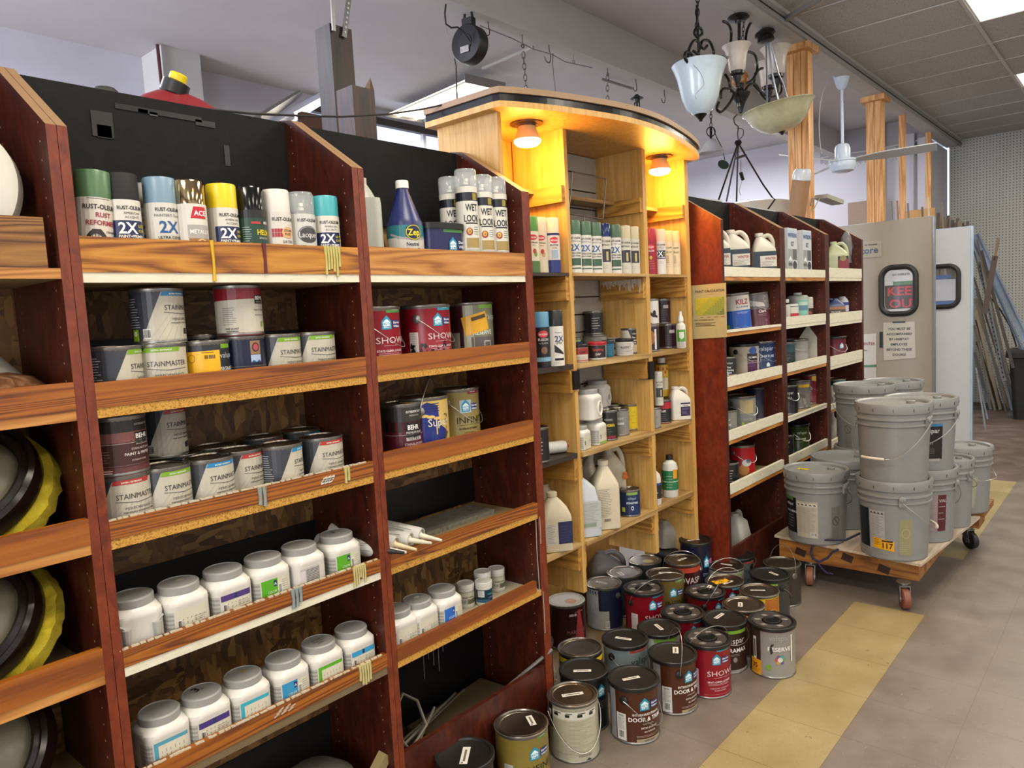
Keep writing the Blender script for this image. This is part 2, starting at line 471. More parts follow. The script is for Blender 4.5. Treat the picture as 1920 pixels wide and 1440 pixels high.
class LB:
    def __init__(s, surf, step=0.012, s0=1.0, vs=None):
        s.mb = MB(); s.surf = surf; s.step = step; s.k = s0; s.kv = vs if vs else s0; s.layer = 1
    def _put(s, vs, fs, m, layer):
        bm = bmesh.new(); bv = [bm.verts.new((a, 0, b)) for a, b in vs]
        for f in fs:
            try: bm.faces.new([bv[i] for i in f])
            except ValueError: pass
        lo = min(v[0] for v in vs); hi = max(v[0] for v in vs)
        if s.step:
            i = math.ceil(lo / s.step)
            while i * s.step < hi:
                bmesh.ops.bisect_plane(bm, geom=bm.verts[:] + bm.edges[:] + bm.faces[:], plane_co=(i * s.step, 0, 0), plane_no=(1, 0, 0)); i += 1
        bm.verts.index_update()
        off = 0.00022 + 0.00022 * layer
        V = [s.surf(v.co.x, v.co.z, off) for v in bm.verts]
        F = [tuple(v.index for v in f.verts) for f in bm.faces]
        bm.free(); s.mb.add(V, F, m)
    def r(s, u0, u1, v0, v1, c, layer=1, rough=0.4):
        k, q = s.k, s.kv; m = c if isinstance(c, bpy.types.Material) else M(c, rough)
        s._put([(u0 * k, v0 * q), (u1 * k, v0 * q), (u1 * k, v1 * q), (u0 * k, v1 * q)], [(0, 1, 2, 3)], m, layer); return s
    def p(s, pts, c, layer=2):
        m = c if isinstance(c, bpy.types.Material) else M(c, 0.4)
        s._put([(a * s.k, b * s.kv) for a, b in pts], [tuple(range(len(pts)))], m, layer); return s
    def f(s, txt, u0, u1, v, size, c, layer=4, bold=False):
        vs, fs, x0, x1 = text_mesh(txt, bold); return s.t(txt, u0, v, size, c, layer, 'L', bold, (u1 - u0) / ((x1 - x0) * size))
    def e(s, u, v, a, b, c, layer=2, n=18):
        return s.p([(u + a * math.cos(2 * math.pi * i / n), v + b * math.sin(2 * math.pi * i / n)) for i in range(n)], c, layer)
    def t(s, txt, u, v, size, c, layer=4, al='L', bold=False, wid=1.0, rot=0.0):
        vs, fs, x0, x1 = text_mesh(txt, bold)
        if not fs: return s
        sh = {'L': -x0, 'C': -(x0 + x1) / 2, 'R': -x1}[al]
        m = c if isinstance(c, bpy.types.Material) else M(c, 0.4)
        cr, sr = math.cos(rot), math.sin(rot); W = []
        for a, b in vs:
            a = (a + sh) * size * wid; b = b * size
            W.append(((u + a * cr - b * sr) * s.k, (v + a * sr + b * cr) * s.kv))
        s._put(W, fs, m, layer); return s
    def lines(s, u0, u1, v1, n, dv, c='#5a5a55', h=0.0009, layer=3, rag=True):
        for i in range(n):
            e = u1 - (u1 - u0) * (random.random() * 0.35 if rag else 0)
            s.r(u0, e, v1 - i * dv - h, v1 - i * dv, c, layer)
        return s
    def bar(s, u, v, w, h, bg='#d8d6cc', layer=3):
        s.r(u, u + w, v, v + h, bg, layer); x = u + w * 0.08
        rnd = random.Random(int(w * 1e5))
        while x < u + w * 0.9:
            t = w * (0.02 + rnd.random() * 0.05); s.r(x, x + t, v + h * 0.12, v + h * 0.92, '#1c1c1c', layer + 1); x += t + w * (0.02 + rnd.random() * 0.05)
        return s
    def house(s, u, v, k=1.0, bg='#1f86a3'):
        w = 0.0125 * k
        s.p([(u - w, v - w * 1.05), (u + w, v - w * 1.05), (u + w, v + w * 0.45), (u, v + w * 1.5), (u - w, v + w * 0.45)], bg, 3)
        s.p([(u - w * .72, v - w * .8), (u + w * .72, v - w * .8), (u + w * .72, v + w * 0.15), (u + w * .85, v + w * .15), (u, v + w * .85), (u - w * .85, v + w * .15), (u - w * .72, v + w * .15)], '#dfe9ea', 4)
        s.t('HGTV', u, v - w * .25, w * .62, bg, 5, 'C', True); s.t('HOME', u, v - w * .75, w * .52, bg, 5, 'C', True)
        return s
    def sw(s, u, v, k=1.0):
        s.r(u, u + 0.03 * k, v - 0.011 * k, v + 0.011 * k, '#23356f', 3)
        s.t('Sherwin', u + .002, v + 0.001, 0.009 * k, '#e2e2ea', 5, 'L', True); s.t('Williams', u + .002, v - 0.009 * k, 0.008 * k, '#e2e2ea', 5, 'L', True); return s
    def build(s, parent, name='label'):
        return s.mb.build(name, parent, smooth=False)
# ---------------------------------------------------------------- label art (gallon units: radius .08, height .185)
def g_showcase(L, strip='#2c8496', splat=False):
    L.r(0.0, 0.065, .168, .178, strip, 2); L.lines(.02, .05, .176, 1, .01, '#dfe6e6')
    L.house(.0, .138, 1.25); L.sw(.02, .136, 1.0)
    L.t('SHOWCASE', -.034, .082, .026, '#d6c4c0', 4, 'L', False, 1.25); L.lines(-.012, .06, .076, 1, .01, '#cdb9b5')
    L.t('STAYS CLEAN, LONGER', .012, .058, .0085, '#e0cfcc', 4, 'C', True); L.lines(-.03, .055, .054, 2, .004, '#d3b9b5')
    L.t('ONE-COAT COVERAGE', .012, .036, .007, '#d3b9b5', 4, 'C'); L.t('GUARANTEED', .012, .028, .007, '#d3b9b5', 4, 'C')
    L.r(-.045, .07, .016, .0166, '#c79c98', 3)
    L.r(-.094, -.064, .012, .105, '#c9c0bb', 2); L.lines(-.091, -.067, .1, 10, .0055, '#6b6462'); L.bar(-.09, .014, .022, .026)
    if splat:
        rn = random.Random(3)
        for i in range(26):
            u = -.092 + rn.random() * .05; v = .012 + rn.random() * .05
            L.p([(u, v), (u + .004 + rn.random() * .006, v + rn.random() * .01), (u + .002, v + .006 + rn.random() * .014), (u - .003, v + .004)], '#141216', 5)
        for i in range(20):
            u = -.05 + rn.random() * .08; v = .01 + rn.random() * .06
            L.e(u, v, .002 + rn.random() * .004, .002 + rn.random() * .006, '#2a0d12', 5, 7)
def g_infinity(L, strip='#5b7a35', white=False):
    L.r(0.01, 0.065, .168, .178, strip, 2); L.lines(.02, .05, .175, 1, .01, '#dfe6e6')
    if white: L.r(-.022, .022, .108, .15, '#9fb2b3', 2); 
    L.house(.0, .128, 1.25); L.sw(.02, .126, 1.0)
    L.t('INFINITY', -.034, .074, .030, '#2a2110', 4, 'L', False, 1.15); L.r(-.034, .075, .068, .0688, '#2a2110', 3)
    L.t('INTERIOR EXTERIOR', .01, .054, .008, '#33290f', 4, 'C', True); L.t('SATIN ENAMEL', .01, .042, .006, '#33290f', 4, 'C')
    L.r(-.096, -.066, .01, .1, '#b5b0a2', 2); L.lines(-.093, -.069, .094, 9, .006, '#5c574a')
def g_door(L):
    L.house(.0, .130, 1.3); L.sw(.022, .128, 1.0)
    L.t('INTERIOR/EXTERIOR', .008, .096, .0105, '#ddd6cd', 4, 'C', True); L.t('DOOR & TRIM', .006, .077, .019, '#e6e0d8', 4, 'C', True)
    L.t('SATIN ENAMEL', .012, .066, .006, '#c9beb2', 4, 'C')
    L.t('EXTRA DURABLE', .016, .052, .008, '#d6ccc0', 4, 'C', True); L.t('ALL SURFACE', .016, .040, .007, '#d6ccc0', 4, 'C', True)
    L.lines(-.03, .07, .03, 2, .004, '#b9a999'); L.r(-.03, .065, .008, .019, '#9a8a70', 2); L.t('DEEP BASE', .015, .010, .008, '#2b2118', 4, 'C')
    L.r(-.096, -.062, .01, .1, '#c8c4bb', 2); L.t('SATIN', -.079, .09, .007, '#333', 4, 'C', True); L.lines(-.092, -.066, .084, 9, .0045, '#55504a'); L.bar(-.09, .016, .022, .028)
    L.r(-.135, -.1, .0, .175, '#8b8d8c', 1)
def g_valspar_grey(L):
    L.r(-.02, .06, .163, .172, '#a33a2a', 2); L.lines(.0, .045, .170, 1, .01, '#e0c9c2')
    L.t('valspar', -.018, .118, .036, '#2e3436', 4, 'L'); L.t('ULTRA', .02, .08, .016, '#2e3436', 4, 'C', True)
    L.lines(-.01, .055, .07, 3, .006, '#4b5254')
def g_valspar_white(L):
    L.r(-.05, .05, .16, .172, '#6d9a2c', 2); L.t('valspar', -.03, .12, .036, '#30363a', 4, 'L')
    L.lines(-.03, .055, .1, 3, .007, '#4b5254')
def g_reserve(L):
    L.r(-.11, -.05, .0, .178, '#32211d', 2); L.r(-.05, .075, .172, .179, '#7e2436', 3)
    L.r(-.082, -.068, .06, .145, '#c9c6bc', 3); L.r(-.079, -.071, .07, .135, '#4e4a44', 4)
    L.r(-.095, -.048, .005, .062, '#d18d12', 4); L.t('35', -.086, .03, .024, '#1b1510', 5, 'L', True); L.lines(-.092, -.052, .026, 3, .005, '#4b3609', layer=5)
    L.t('valspar', .018, .143, .027, '#a19f98', 4, 'C', False); L.t('RESERVE', .018, .104, .0205, '#dedbd2', 5, 'C', True, 1.1)
    L.p([(-.014, .09), (-.006, .1), (-.01, .118), (-.002, .13), (-.012, .13), (-.018, .112)], '#1d1816', 6)
    for i, c in enumerate(('#6f8f4a', '#3f8f8d', '#7a4a7f', '#b0453f', '#c98f3a', '#4a4a7f')):
        a = i * math.pi / 3; L.e(.018 + .011 * math.cos(a), .072 + .011 * math.sin(a), .0075, .0075, c, 4)
    L.e(.018, .072, .009, .009, '#c9c9c4', 5); L.e(-.022, .042, .009, .011, '#6f9a34', 4)
    L.lines(.0, .05, .02, 2, .004, '#8f8c84'); L.r(.062, .068, .06, .16, '#e4e2dc', 5)
def g_duramax(L, ins='#3b241c'):
    L.r(-.05, .06, .155, .168, '#6d9a2c', 3); L.t('valspar', .0, .118, .032, '#cfc8c0', 4, 'C')
    L.t('DURAMAX', .0, .084, .022, '#e2dcd4', 4, 'C', True); L.lines(-.03, .04, .076, 2, .005, '#b5aca2'); L.e(.0, .055, .008, .01, '#8d8178', 4)
    L.r(-.12, .12, .0, .016, '#8f8c86', 3); L.r(-.11, -.06, .01, .06, '#cf9412', 4)
def g_backlabel(L):
    """cream instructions side"""
    L.r(-.078, .078, .004, .165, '#aaa58c', 2); L.r(-.078, .078, .140, .165, '#c4c1b0', 3)
    for u, ww in ((-.074, .034), (-.034, .03), (.004, .034), (.044, .032)):
        L.r(u, u + ww, .146, .162, '#c9c6b8', 4); L.r(u + .004, u + ww * .6, .148, .157, '#1f1c1a', 5); L.r(u + .006, u + ww * .9, .158, .161, '#2b2826', 5)
    L.lines(-.072, .07, .134, 26, .0042, '#77745f', .0008); L.t('valspar', .03, .02, .017, '#5c5a4c', 4, 'C')
    L.p([(.03, .006), (.052, .006), (.041, .014)], '#2a2825', 4); L.lines(-.074, .0, .03, 5, .004, '#6d6a58')
    L.r(-.105, -.078, .10, .175, '#171514', 2)
def g_drip(L):
    L.r(-.13, -.04, .0, .17, '#8d9088', 1); L.r(-.04, .11, .085, .175, '#10152b', 2); L.r(-.04, .005, .0, .085, '#8f8f86', 2); L.r(.005, .11, .0, .085, '#161b35', 2)
    rn = random.Random(5)
    for i in range(14):
        u = -.125 + i * .006; b = .13 - rn.random() * .06; L.r(u, u + .0045, b, .172, '#9b9e95', 3)
    L.bar(-.012, .012, .018, .03); L.lines(-.12, -.05, .09, 12, .006, '#6e716a')
    for i in range(5): L.p([(-.1 + i * .014, .165), (-.09 + i * .014, .15), (-.092 + i * .014, .172)], '#23211f', 4)
def g_maroon(L):
    L.t('BEHR', -.006, .142, .014, '#b9a8a8', 4, 'C', True); L.p([(.016, .165), (.028, .165), (.058, .0), (-.006, .0)], '#8c2f30', 3)
    L.lines(.0, .05, .158, 1, .01, '#c7a6a6'); L.t('MARQUEE', -.036, .07, .02, '#7f5156', 4, 'L', False, 1.0); L.lines(-.02, .05, .06, 4, .006, '#a8585a')
def g_cabot(L):
    L.r(-.06, .01, .0, .172, '#c6b212', 2); L.r(.01, .09, .0, .172, '#a4601c', 2); L.e(.045, .095, .03, .034, '#c58a2c', 3); L.e(.045, .095, .027, .03, '#7a3f12', 4)
    L.t('Cabot', .045, .088, .022, '#e2c14c', 5, 'C', True); L.bar(.092, .02, .018, .07); L.lines(-.05, .0, .11, 6, .008, '#7a6a10')
def g_yellow_band(L):
    L.r(-.14, .14, .15, .168, '#d0b91a', 2); L.r(-.04, .14, .0, .15, '#5f2a18', 2)
def g_valspar_red(L, c='#a3391c'):
    L.r(-.1, .08, .152, .172, c, 2); L.t('VASP', .022, .108, .034, '#b7a8a0', 4, 'C', True); L.t('PAINT & PRIMER', .012, .07, .010, '#c77a6a', 4, 'C', True); L.lines(-.03, .05, .06, 3, .006, '#a3584a')
def g_dynasty(L):
    L.house(.02, .118, 1.3); L.r(.042, .066, .11, .128, '#a85a78', 3); L.t('DYNASTY', .0, .07, .016, '#9aa0bd', 4, 'L'); L.lines(.005, .06, .05, 3, .006, '#5f6585')
def g_alex(L):
    L.t('ALEX', -.05, .14, .024, '#2a2a2a', 4, 'L', True, 1.3); L.lines(-.05, .05, .12, 5, .008, '#77746c'); L.r(.03, .06, .16, .168, '#7d9a3a', 3)
def g_dark_house(L):
    L.house(.03, .135, 1.3); L.lines(.0, .06, .1, 4, .007, '#777c7a'); L.r(-.11, -.075, .0, .165, '#8a8d8c', 1); L.t('HEX', -.1, .14, .02, '#23272a', 4, 'L', True)
def g_super(L):
    L.r(-.09, .1, .0, .175, '#bda05a', 1)
    L.p([(-.075, .0), (.035, .0), (.05, .08), (.02, .1), (.015, .16), (-.02, .172), (-.045, .16), (-.05, .13), (-.075, .115)], '#14246b', 2)
    for v in (.165, .158, .15, .142): L.r(-.03, .02, v, v + .0025, '#0c1440', 3)
    for i, (u, v) in enumerate(((-.03, .13), (-.01, .126), (.012, .12))): L.e(u, v, .014, .005, '#c9ab62', 4, 9)
    L.r(.006, .010, .07, .125, '#c9ab62', 4); L.t('Super', -.02, .096, .034, '#d8d0b8', 5, 'L'); L.t('INTERIOR', .01, .022, .011, '#d9d5c8', 5, 'C', True)
    for i in range(6): L.r(-.01 + i * .004, -.0095 + i * .004, .04 + i * .003, .08, '#4a59a0', 3)
    rn = random.Random(9)
    for i in range(22): L.e(.04 + rn.random() * .02, .02 + rn.random() * .11, .002 + rn.random() * .003, .002 + rn.random() * .006, '#3a3528', 4, 7)
    L.r(-.093, -.062, .0, .085, '#bdb8a4', 3); L.lines(-.09, -.065, .078, 6, .006, '#55523f'); L.bar(-.088, .01, .022, .03)
def g_behr_ultra(L):
    L.r(-.14, .14, .13, .175, '#2d2a26', 2); L.t('EXTERIOR FLAT', .025, .157, .010, '#d2cec6', 4, 'C', True); L.t('PREMIUM PLUS', .025, .146, .007, '#bdb8b0', 4, 'C')
    for i in range(9): L.r(-.13 + i * .028, -.115 + i * .028, .098, .13, '#171412', 2)
    L.r(-.14, .14, .0, .088, '#4d1320', 2); L.r(-.14, .14, .087, .0885, '#a8939a', 3); L.r(-.14, .14, .018, .0192, '#a8737d', 3)
    L.r(-.015, .055, .078, .124, '#14110f', 3); L.t('BEHR', .018, .104, .021, '#e6e3dc', 4, 'C', True); L.t('PREMIUM PLUS', .02, .091, .0105, '#d6d2ca', 4, 'C')
    L.r(-.015, .055, .069, .081, '#a9a5a0', 3); L.t('U L T R A', .02, .0705, .011, '#3a3532', 5, 'C', True)
    L.t('STAIN-BLOCKING', .022, .054, .011, '#d8c3c6', 4, 'C'); L.t('PAINT & PRIMER IN ONE', .018, .036, .014, '#e0d3d4', 4, 'C', True)
def g_kilz(L):
    L.r(-.14, .14, .0, .1, '#1c4a9a', 2); L.t('KILZ', .015, .130, .036, '#8c2a3c', 4, 'C', True); L.t('ALL-PURPOSE', .015, .112, .012, '#4a5a78', 4, 'C', True)
    L.lines(-.02, .06, .09, 2, .006, '#cdd8ec'); L.lines(-.04, .05, .014, 1, .006, '#b9c8e4'); L.e(-.07, .02, .01, .01, '#5d8f3a', 3)
def g_clark(L):
    L.r(-.14, .14, .1, .175, '#6b6663', 2); L.p([(-.06, .12), (.04, .11), (.03, .13), (-.05, .15)], '#b9b4ae', 3); L.e(.045, .15, .012, .016, '#9a938e', 3); L.e(.045, .15, .008, .011, '#5b5552', 4)
    L.t('Clark', .02, .08, .022, '#d9cdd0', 4, 'C', True); L.lines(-.01, .06, .07, 2, .006, '#b591a0'); L.lines(.03, .06, .04, 2, .007, '#b591a0')
def g_signature(L, sub='SIGNATURE'):
    L.t('valspar', .01, .135, .034, '#b8c4d4', 4, 'C'); L.t(sub, .01, .096, .021, '#cfd8e2', 4, 'C'); L.lines(-.02, .05, .086, 2, .006, '#8f9db5'); L.p([(.01, .045), (.03, .045), (.03, .06), (.02, .07), (.01, .06)], '#cfd4da', 4)
def g_olympic(L):
    L.e(.03, .15, .025, .02, '#2b4f93', 3); L.r(-.005, .06, .095, .135, '#1f1b1e', 3); L.t('OLYMPIC', .028, .108, .013, '#e4e0da', 4, 'C', True); L.r(-.005, .06, .02, .092, '#4a1f45', 3); L.r(-.005, .06, .08, .086, '#8d6f8a', 4); L.lines(.0, .05, .07, 2, .007, '#a98fa8')
def g_val_dark(L):
    L.t('valspar', .0, .13, .03, '#b5b5b2', 4, 'C'); L.t('ULTRA', .0, .1, .02, '#9c9c98', 4, 'C', True); L.lines(-.02, .03, .08, 3, .01, '#6a6a66')
def g_dura(L):
    L.t('valspar', .03, .13, .024, '#b9b3aa', 4, 'C'); L.t('DURAMAX', .03, .09, .02, '#cfcac0', 4, 'C', True); L.lines(.01, .05, .08, 2, .006, '#8f8a80'); L.r(-.12, -.01, .0, .172, '#594a3f', 1)
def g_season(L):
    L.t('valspar', .02, .125, .028, '#aab098', 4, 'C'); L.t('Seasoned', .01, .088, .02, '#c4c8b4', 4, 'C', True); L.lines(-.02, .05, .078, 2, .007, '#8e947a')
def g_plainhouse(L):
    L.house(.02, .13, 1.2); L.lines(-.02, .05, .1, 3, .01, '#77775f')
def g_redyellow(L):
    L.p([(.0, .175), (.09, .175), (.09, .1), (.06, .12), (.05, .14), (.0, .15)], '#cda21a', 3); L.t('BEHR', -.01, .09, .014, '#d9c4c4', 4, 'C'); L.lines(-.03, .05, .05, 4, .008, '#b07a80')
def g_weathered(L):
    L.r(-.05, .08, .14, .16, '#c29a1c', 3)
    rn = random.Random(11)
    for i in range(16): L.e(-.08 + rn.random() * .16, rn.random() * .13, .012, .012 + rn.random() * .012, ('#5a5650', '#8a867c')[i % 2], 2, 8)
def g_red_sock(L):
    L.e(.02, .09, .03, .02, '#c9c8c4', 3); L.e(.03, .1, .016, .012, '#4a5a6c', 4); L.e(.0, .05, .035, .03, '#a9763c', 3); L.r(-.12, .12, .0, .03, '#6c4a24', 2)
def g_teal(L): L.r(-.14, .14, .0, .12, '#1b2a2c', 2); L.lines(-.03, .05, .1, 6, .01, '#b6bdb9')
def g_maroonhouse(L):
    L.house(.05, .12, 1.3, '#7aa8c0'); L.lines(.0, .06, .09, 3, .01, '#c58fa0'); L.r(-.05, .02, .02, .05, '#c28a1a', 3)
def g_preserve(L):
    L.r(-.14, -.055, .0, .178, '#38131a', 1); L.r(-.055, -.02, .0, .178, '#9a9a84', 1); L.r(-.02, .08, .0, .178, '#74745c', 1); L.r(.0, .07, .165, .178, '#6d9a2c', 3); L.t('Valspar', .02, .13, .026, '#c9cbbd', 4, 'L')
    L.t('RESERVE', .014, .082, .02, '#d6d8ca', 4, 'C', True); L.r(-.03, .07, .0, .075, '#5b5350', 2); L.p([(.015, .062), (.045, .062), (.045, .03), (.03, .015), (.015, .03)], '#aaa69f', 4); L.p([(.019, .058), (.041, .058), (.041, .032), (.03, .021), (.019, .032)], '#5b5350', 5)
    c, s_ = math.cos(.22), math.sin(.22)
    def q(a, b): return (-.012 + a * c - b * s_, .118 + a * s_ + b * c)
    L.p([q(-.045, -.03), q(.045, -.03), q(.045, .03), q(-.045, .03)], '#dba312', 6); L.p([q(-.012, .01), q(.04, .01), q(.04, .022), q(-.012, .022)], '#4a3808', 7)
    L.r(-.11, -.07, .0, .09, '#a5a195', 3)
# quart units: radius .0515, height .112
def q_stain(L, strip='#6f9a1f', back=0.0):
    L.r(-.09, .075, .0, .105, '#b3ad9b', 1); L.p([(-.135, .0), (-.089, .0), (-.042, .105), (-.135, .105)], '#34373d', 2)
    L.p([(.056, .0), (.09, .0), (.09, .105), (.068, .105), (.064, .06)], '#34373d', 2)
    L.p([(-.0445, .096), (-.0405, .105), (.030, .105), (.026, .096)], strip, 3); L.t('SATIN / SATINADO', -.008, .0985, .0045, '#dfe3cf', 4, 'C', True)
    L.f('STAINMASTER', -.038, .043, .067, .0148, '#26272b'); L.p([(-.04, .0635), (.0, .059), (.044, .0615), (.044, .0605), (.0, .0578), (-.04, .0625)], '#3b3b3d', 4)
    L.f('PERFORMANCE', -.024, .036, .0455, .0078, '#55534c'); L.f('STAIN RESISTANT INTERIOR PAINT + PRIMER', -.028, .038, .039, .0042, '#3a3935', 4, True)
    L.r(.004, .045, .017, .029, '#1b1a1b', 3); L.lines(.010, .041, .0265, 2, .0045, '#b5b2a8', .002)
    L.lines(-.122, -.088, .092, 12, .0052, '#a3a5a8', .0016)
    L.r(-.113, -.094, .006, .030, '#7fa51c', 3); L.e(-.1035, .021, .0055, .0055, '#c9d8a0', 4)
    for i in range(7): L.p([(-.075 + i * .016, .002), (-.0744 + i * .016, .002), (-.028 + i * .009, .06), (-.0286 + i * .009, .06)], '#8f8a78', 2)
def q_stain_full(L, strip='#1c6f99'):
    q_stain(L, strip); L.bar(-.083, .010, .016, .020); L.r(-.09, .055, .0, .009, '#aaa590', 2); L.t('32 FL OZ / 887 mL', -.012, .003, .0045, '#55534c', 4, 'C')
def q_behr_red(L):
    L.r(-.085, .075, .0, .105, '#b9b3a2', 1); L.p([(-.085, .078), (.075, .083), (.075, .107), (-.085, .107)], '#7d1420', 2); L.r(-.085, .075, .0, .007, '#8b1a24', 2)
    L.r(.02, .052, .07, .09, '#161314', 3); L.t('BEHR', .036, .079, .0115, '#e0ddd6', 4, 'C', True); L.t('PREMIUM', .036, .072, .0055, '#a29c94', 4, 'C')
    L.t('PAINT & PRIMER', .036, .054, .0055, '#3b3833', 4, 'C'); L.t('INTERIOR SATIN', .034, .043, .0042, '#3b3833', 4, 'C'); L.lines(-.055, -.02, .062, 9, .0045, '#6a665b', .0009)
    L.t('ONE QUART', -.035, .014, .0052, '#222', 4, 'C', True); L.t('WARNING!', -.035, .008, .0052, '#222', 4, 'C', True); L.r(.036, .044, .018, .03, '#7d9a2c', 3)
def q_yellowtag(L):
    L.r(-.09, .09, .0, .105, '#23262b', 1); L.r(-.09, -.04, .0, .105, '#6d7478', 2); L.r(.03, .06, .095, .104, '#6f9a1f', 3); L.t('valspar', .026, .074, .017, '#aeb4bb', 4, 'L'); L.t('SIGNATURE', .026, .046, .012, '#c4c8cc', 4, 'L', True)
    L.p([(-.046, .03), (.026, .034), (.026, .092), (-.046, .09)], '#e0a80f', 5); L.bar(-.008, .073, .026, .010, '#e0a80f', 6); L.e(-.032, .076, .0075, .0085, '#6a4f08', 6); L.e(-.032, .076, .0065, .0075, '#e0a80f', 7)
    L.lines(-.012, .022, .0885, 1, .003, '#4a3808', .0012, 6); L.r(.006, .02, .008, .02, '#7fa51c', 3)
def q_superpaint(L):
    L.r(-.09, .09, .0, .105, '#0e1430', 1); L.r(.008, .034, .072, .101, '#8a6a4c', 3); L.e(.021, .087, .009, .01, '#23201f', 4); L.e(.021, .087, .0065, .0075, '#a64450', 5); L.r(.008, .034, .055, .071, '#9fb0cc', 3); L.p([(.008, .055), (.014, .06), (.021, .055), (.028, .06), (.034, .055)], '#2c5b8c', 4)
    L.r(-.09, .09, .047, .0478, '#8b7a5a', 3); L.t('SUPERPAINT', -.022, .028, .0155, '#8e8a96', 4, 'L', False, .95); L.t('Sherwin-Williams', .012, .0415, .005, '#8b7a5a', 4, 'C')
def q_behr_brown(L):
    L.r(-.09, .09, .08, .108, '#1f1b18', 1); L.r(-.09, .09, .0, .08, '#3c201f', 1); L.r(-.09, .09, .063, .082, '#6c423d', 2); L.r(-.09, .09, .0, .016, '#5a3231', 2); L.r(-.09, .09, .0605, .0615, '#a8908c', 3); L.r(-.09, .09, .019, .0195, '#8f6c68', 3)
    L.r(.012, .045, .058, .08, '#191414', 4); L.t('BEHR', .028, .068, .0125, '#e6e3dc', 5, 'C', True); L.r(.012, .045, .056, .0655, '#8f8783', 4); L.t('ULTRA', .028, .0575, .0078, '#29201f', 5, 'C', True)
    L.t('STAIN-BLOCKING', .026, .047, .0058, '#c7b3ae', 4, 'C'); L.t('PAINT & PRIMER', .018, .037, .0078, '#dccfca', 4, 'C'); L.t('EXTERIOR SATIN', .018, .026, .0042, '#c7b3ae', 4, 'C'); L.t('EXTERIOR FLAT', .03, .093, .005, '#bdb3ad', 4, 'C'); L.lines(-.06, -.03, .048, 5, .005, '#8d716d', .0008); L.lines(-.06, -.02, .012, 2, .004, '#cdb9b5', .0015)
def q_helms(L, c='#171a14'):
    L.r(-.09, .09, .0, .105, c, 1); L.t('MINWAX', .0, .074, .0115, '#b8b4a6', 4, 'C'); L.t('HELMSMAN', .0, .052, .016, '#d3b41c', 4, 'C', True, .85); L.lines(-.02, .02, .042, 3, .008, '#7c7a70'); L.r(-.04, .04, .008, .018, '#7a1c26', 3)
def q_val_silver(L):
    L.r(-.09, .09, .0, .105, '#77766f', 1); L.t('valspar', .0, .07, .015, '#c9c8c0', 4, 'C'); L.t('RESERVE', .0, .048, .012, '#dcdbd2', 4, 'C', True); L.lines(-.02, .025, .04, 5, .007, '#55544c')
def q_yellow(L):
    L.r(-.03, .09, .0, .105, '#d5b90e', 1); L.r(-.09, -.03, .0, .105, '#8a5a24', 1); L.r(-.035, .0, .045, .066, '#a32a20', 3); L.lines(.01, .05, .08, 4, .015, '#8a7a14')
def q_signature(L):
    L.r(-.09, .09, .0, .105, '#14284f', 1); L.r(-.02, .04, .093, .104, '#7f9a4a', 2); L.t('valspar', .008, .074, .016, '#9fb0c8', 4, 'C'); L.t('SIGNATURE', .008, .055, .0115, '#d3dae2', 4, 'C', True); L.e(.008, .037, .007, .009, '#c4ccd4', 4); L.e(.008, .037, .004, .005, '#14284f', 5); L.r(-.05, -.03, .02, .04, '#a9bf3a', 3)
def q_darkbw(L):
    L.r(-.09, .09, .0, .105, '#141416', 1); L.lines(-.02, .025, .08, 5, .012, '#b5b5ae', .003)
def q_easy(L):
    L.r(-.09, .09, .04, .105, '#c2bdb0', 1); L.p([(-.01, .105), (.09, .105), (.09, .04), (.02, .04)], '#1a1818', 2); L.t('valspar', .025, .085, .011, '#cfcdc4', 4, 'C'); L.t('Easy', .012, .068, .01, '#e2e0d8', 4, 'L', True); L.t('Painting', .012, .056, .01, '#e2e0d8', 4, 'L', True); L.t('Paint', .012, .045, .01, '#e2e0d8', 4, 'L', True)
    L.r(-.09, .09, .0, .04, '#bcb28e', 1); L.r(-.09, .09, .0, .006, '#2a3f7a', 2)
def q_purple(L):
    L.r(-.09, .09, .0, .105, '#201a2c', 1); L.e(-.0, .06, .022, .03, '#8a5e34', 3); L.r(.02, .032, .01, .095, '#c7c2b4', 3); L.lines(-.02, .02, .02, 2, .008, '#6a5a8c')
def q_darkmar(L):
    L.r(-.09, .09, .0, .105, '#241319', 1); L.r(.0, .03, .07, .085, '#b0a6a6', 3); L.lines(-.02, .03, .06, 6, .01, '#6e4a54')
def q_swirl(L):
    L.r(-.09, .09, .0, .105, '#c2bfb6', 1); L.p([(-.04, .1), (-.02, .06), (.02, .035), (.05, .03), (.05, .04), (.02, .05), (-.01, .07), (-.03, .105)], '#171518', 3); L.e(.03, .05, .01, .014, '#171518', 3); L.p([(-.06, .0), (-.06, .04), (.03, .0)], '#171518', 3)
def q_redblk(L):
    L.r(-.09, .09, .0, .105, '#1b1717', 1); L.r(-.09, .09, .07, .1, '#9c1f22', 2); L.t('Rust', .0, .055, .018, '#d8d4cc', 4, 'C', True); L.lines(-.03, .03, .045, 4, .009, '#8c8782'); L.r(-.09, .09, .0, .006, '#9c1f22', 3)
def q_silverlines(L):
    L.r(-.09, .09, .0, .105, '#87857b', 1); L.lines(-.04, .03, .095, 14, .006, '#4c4b46', .001)

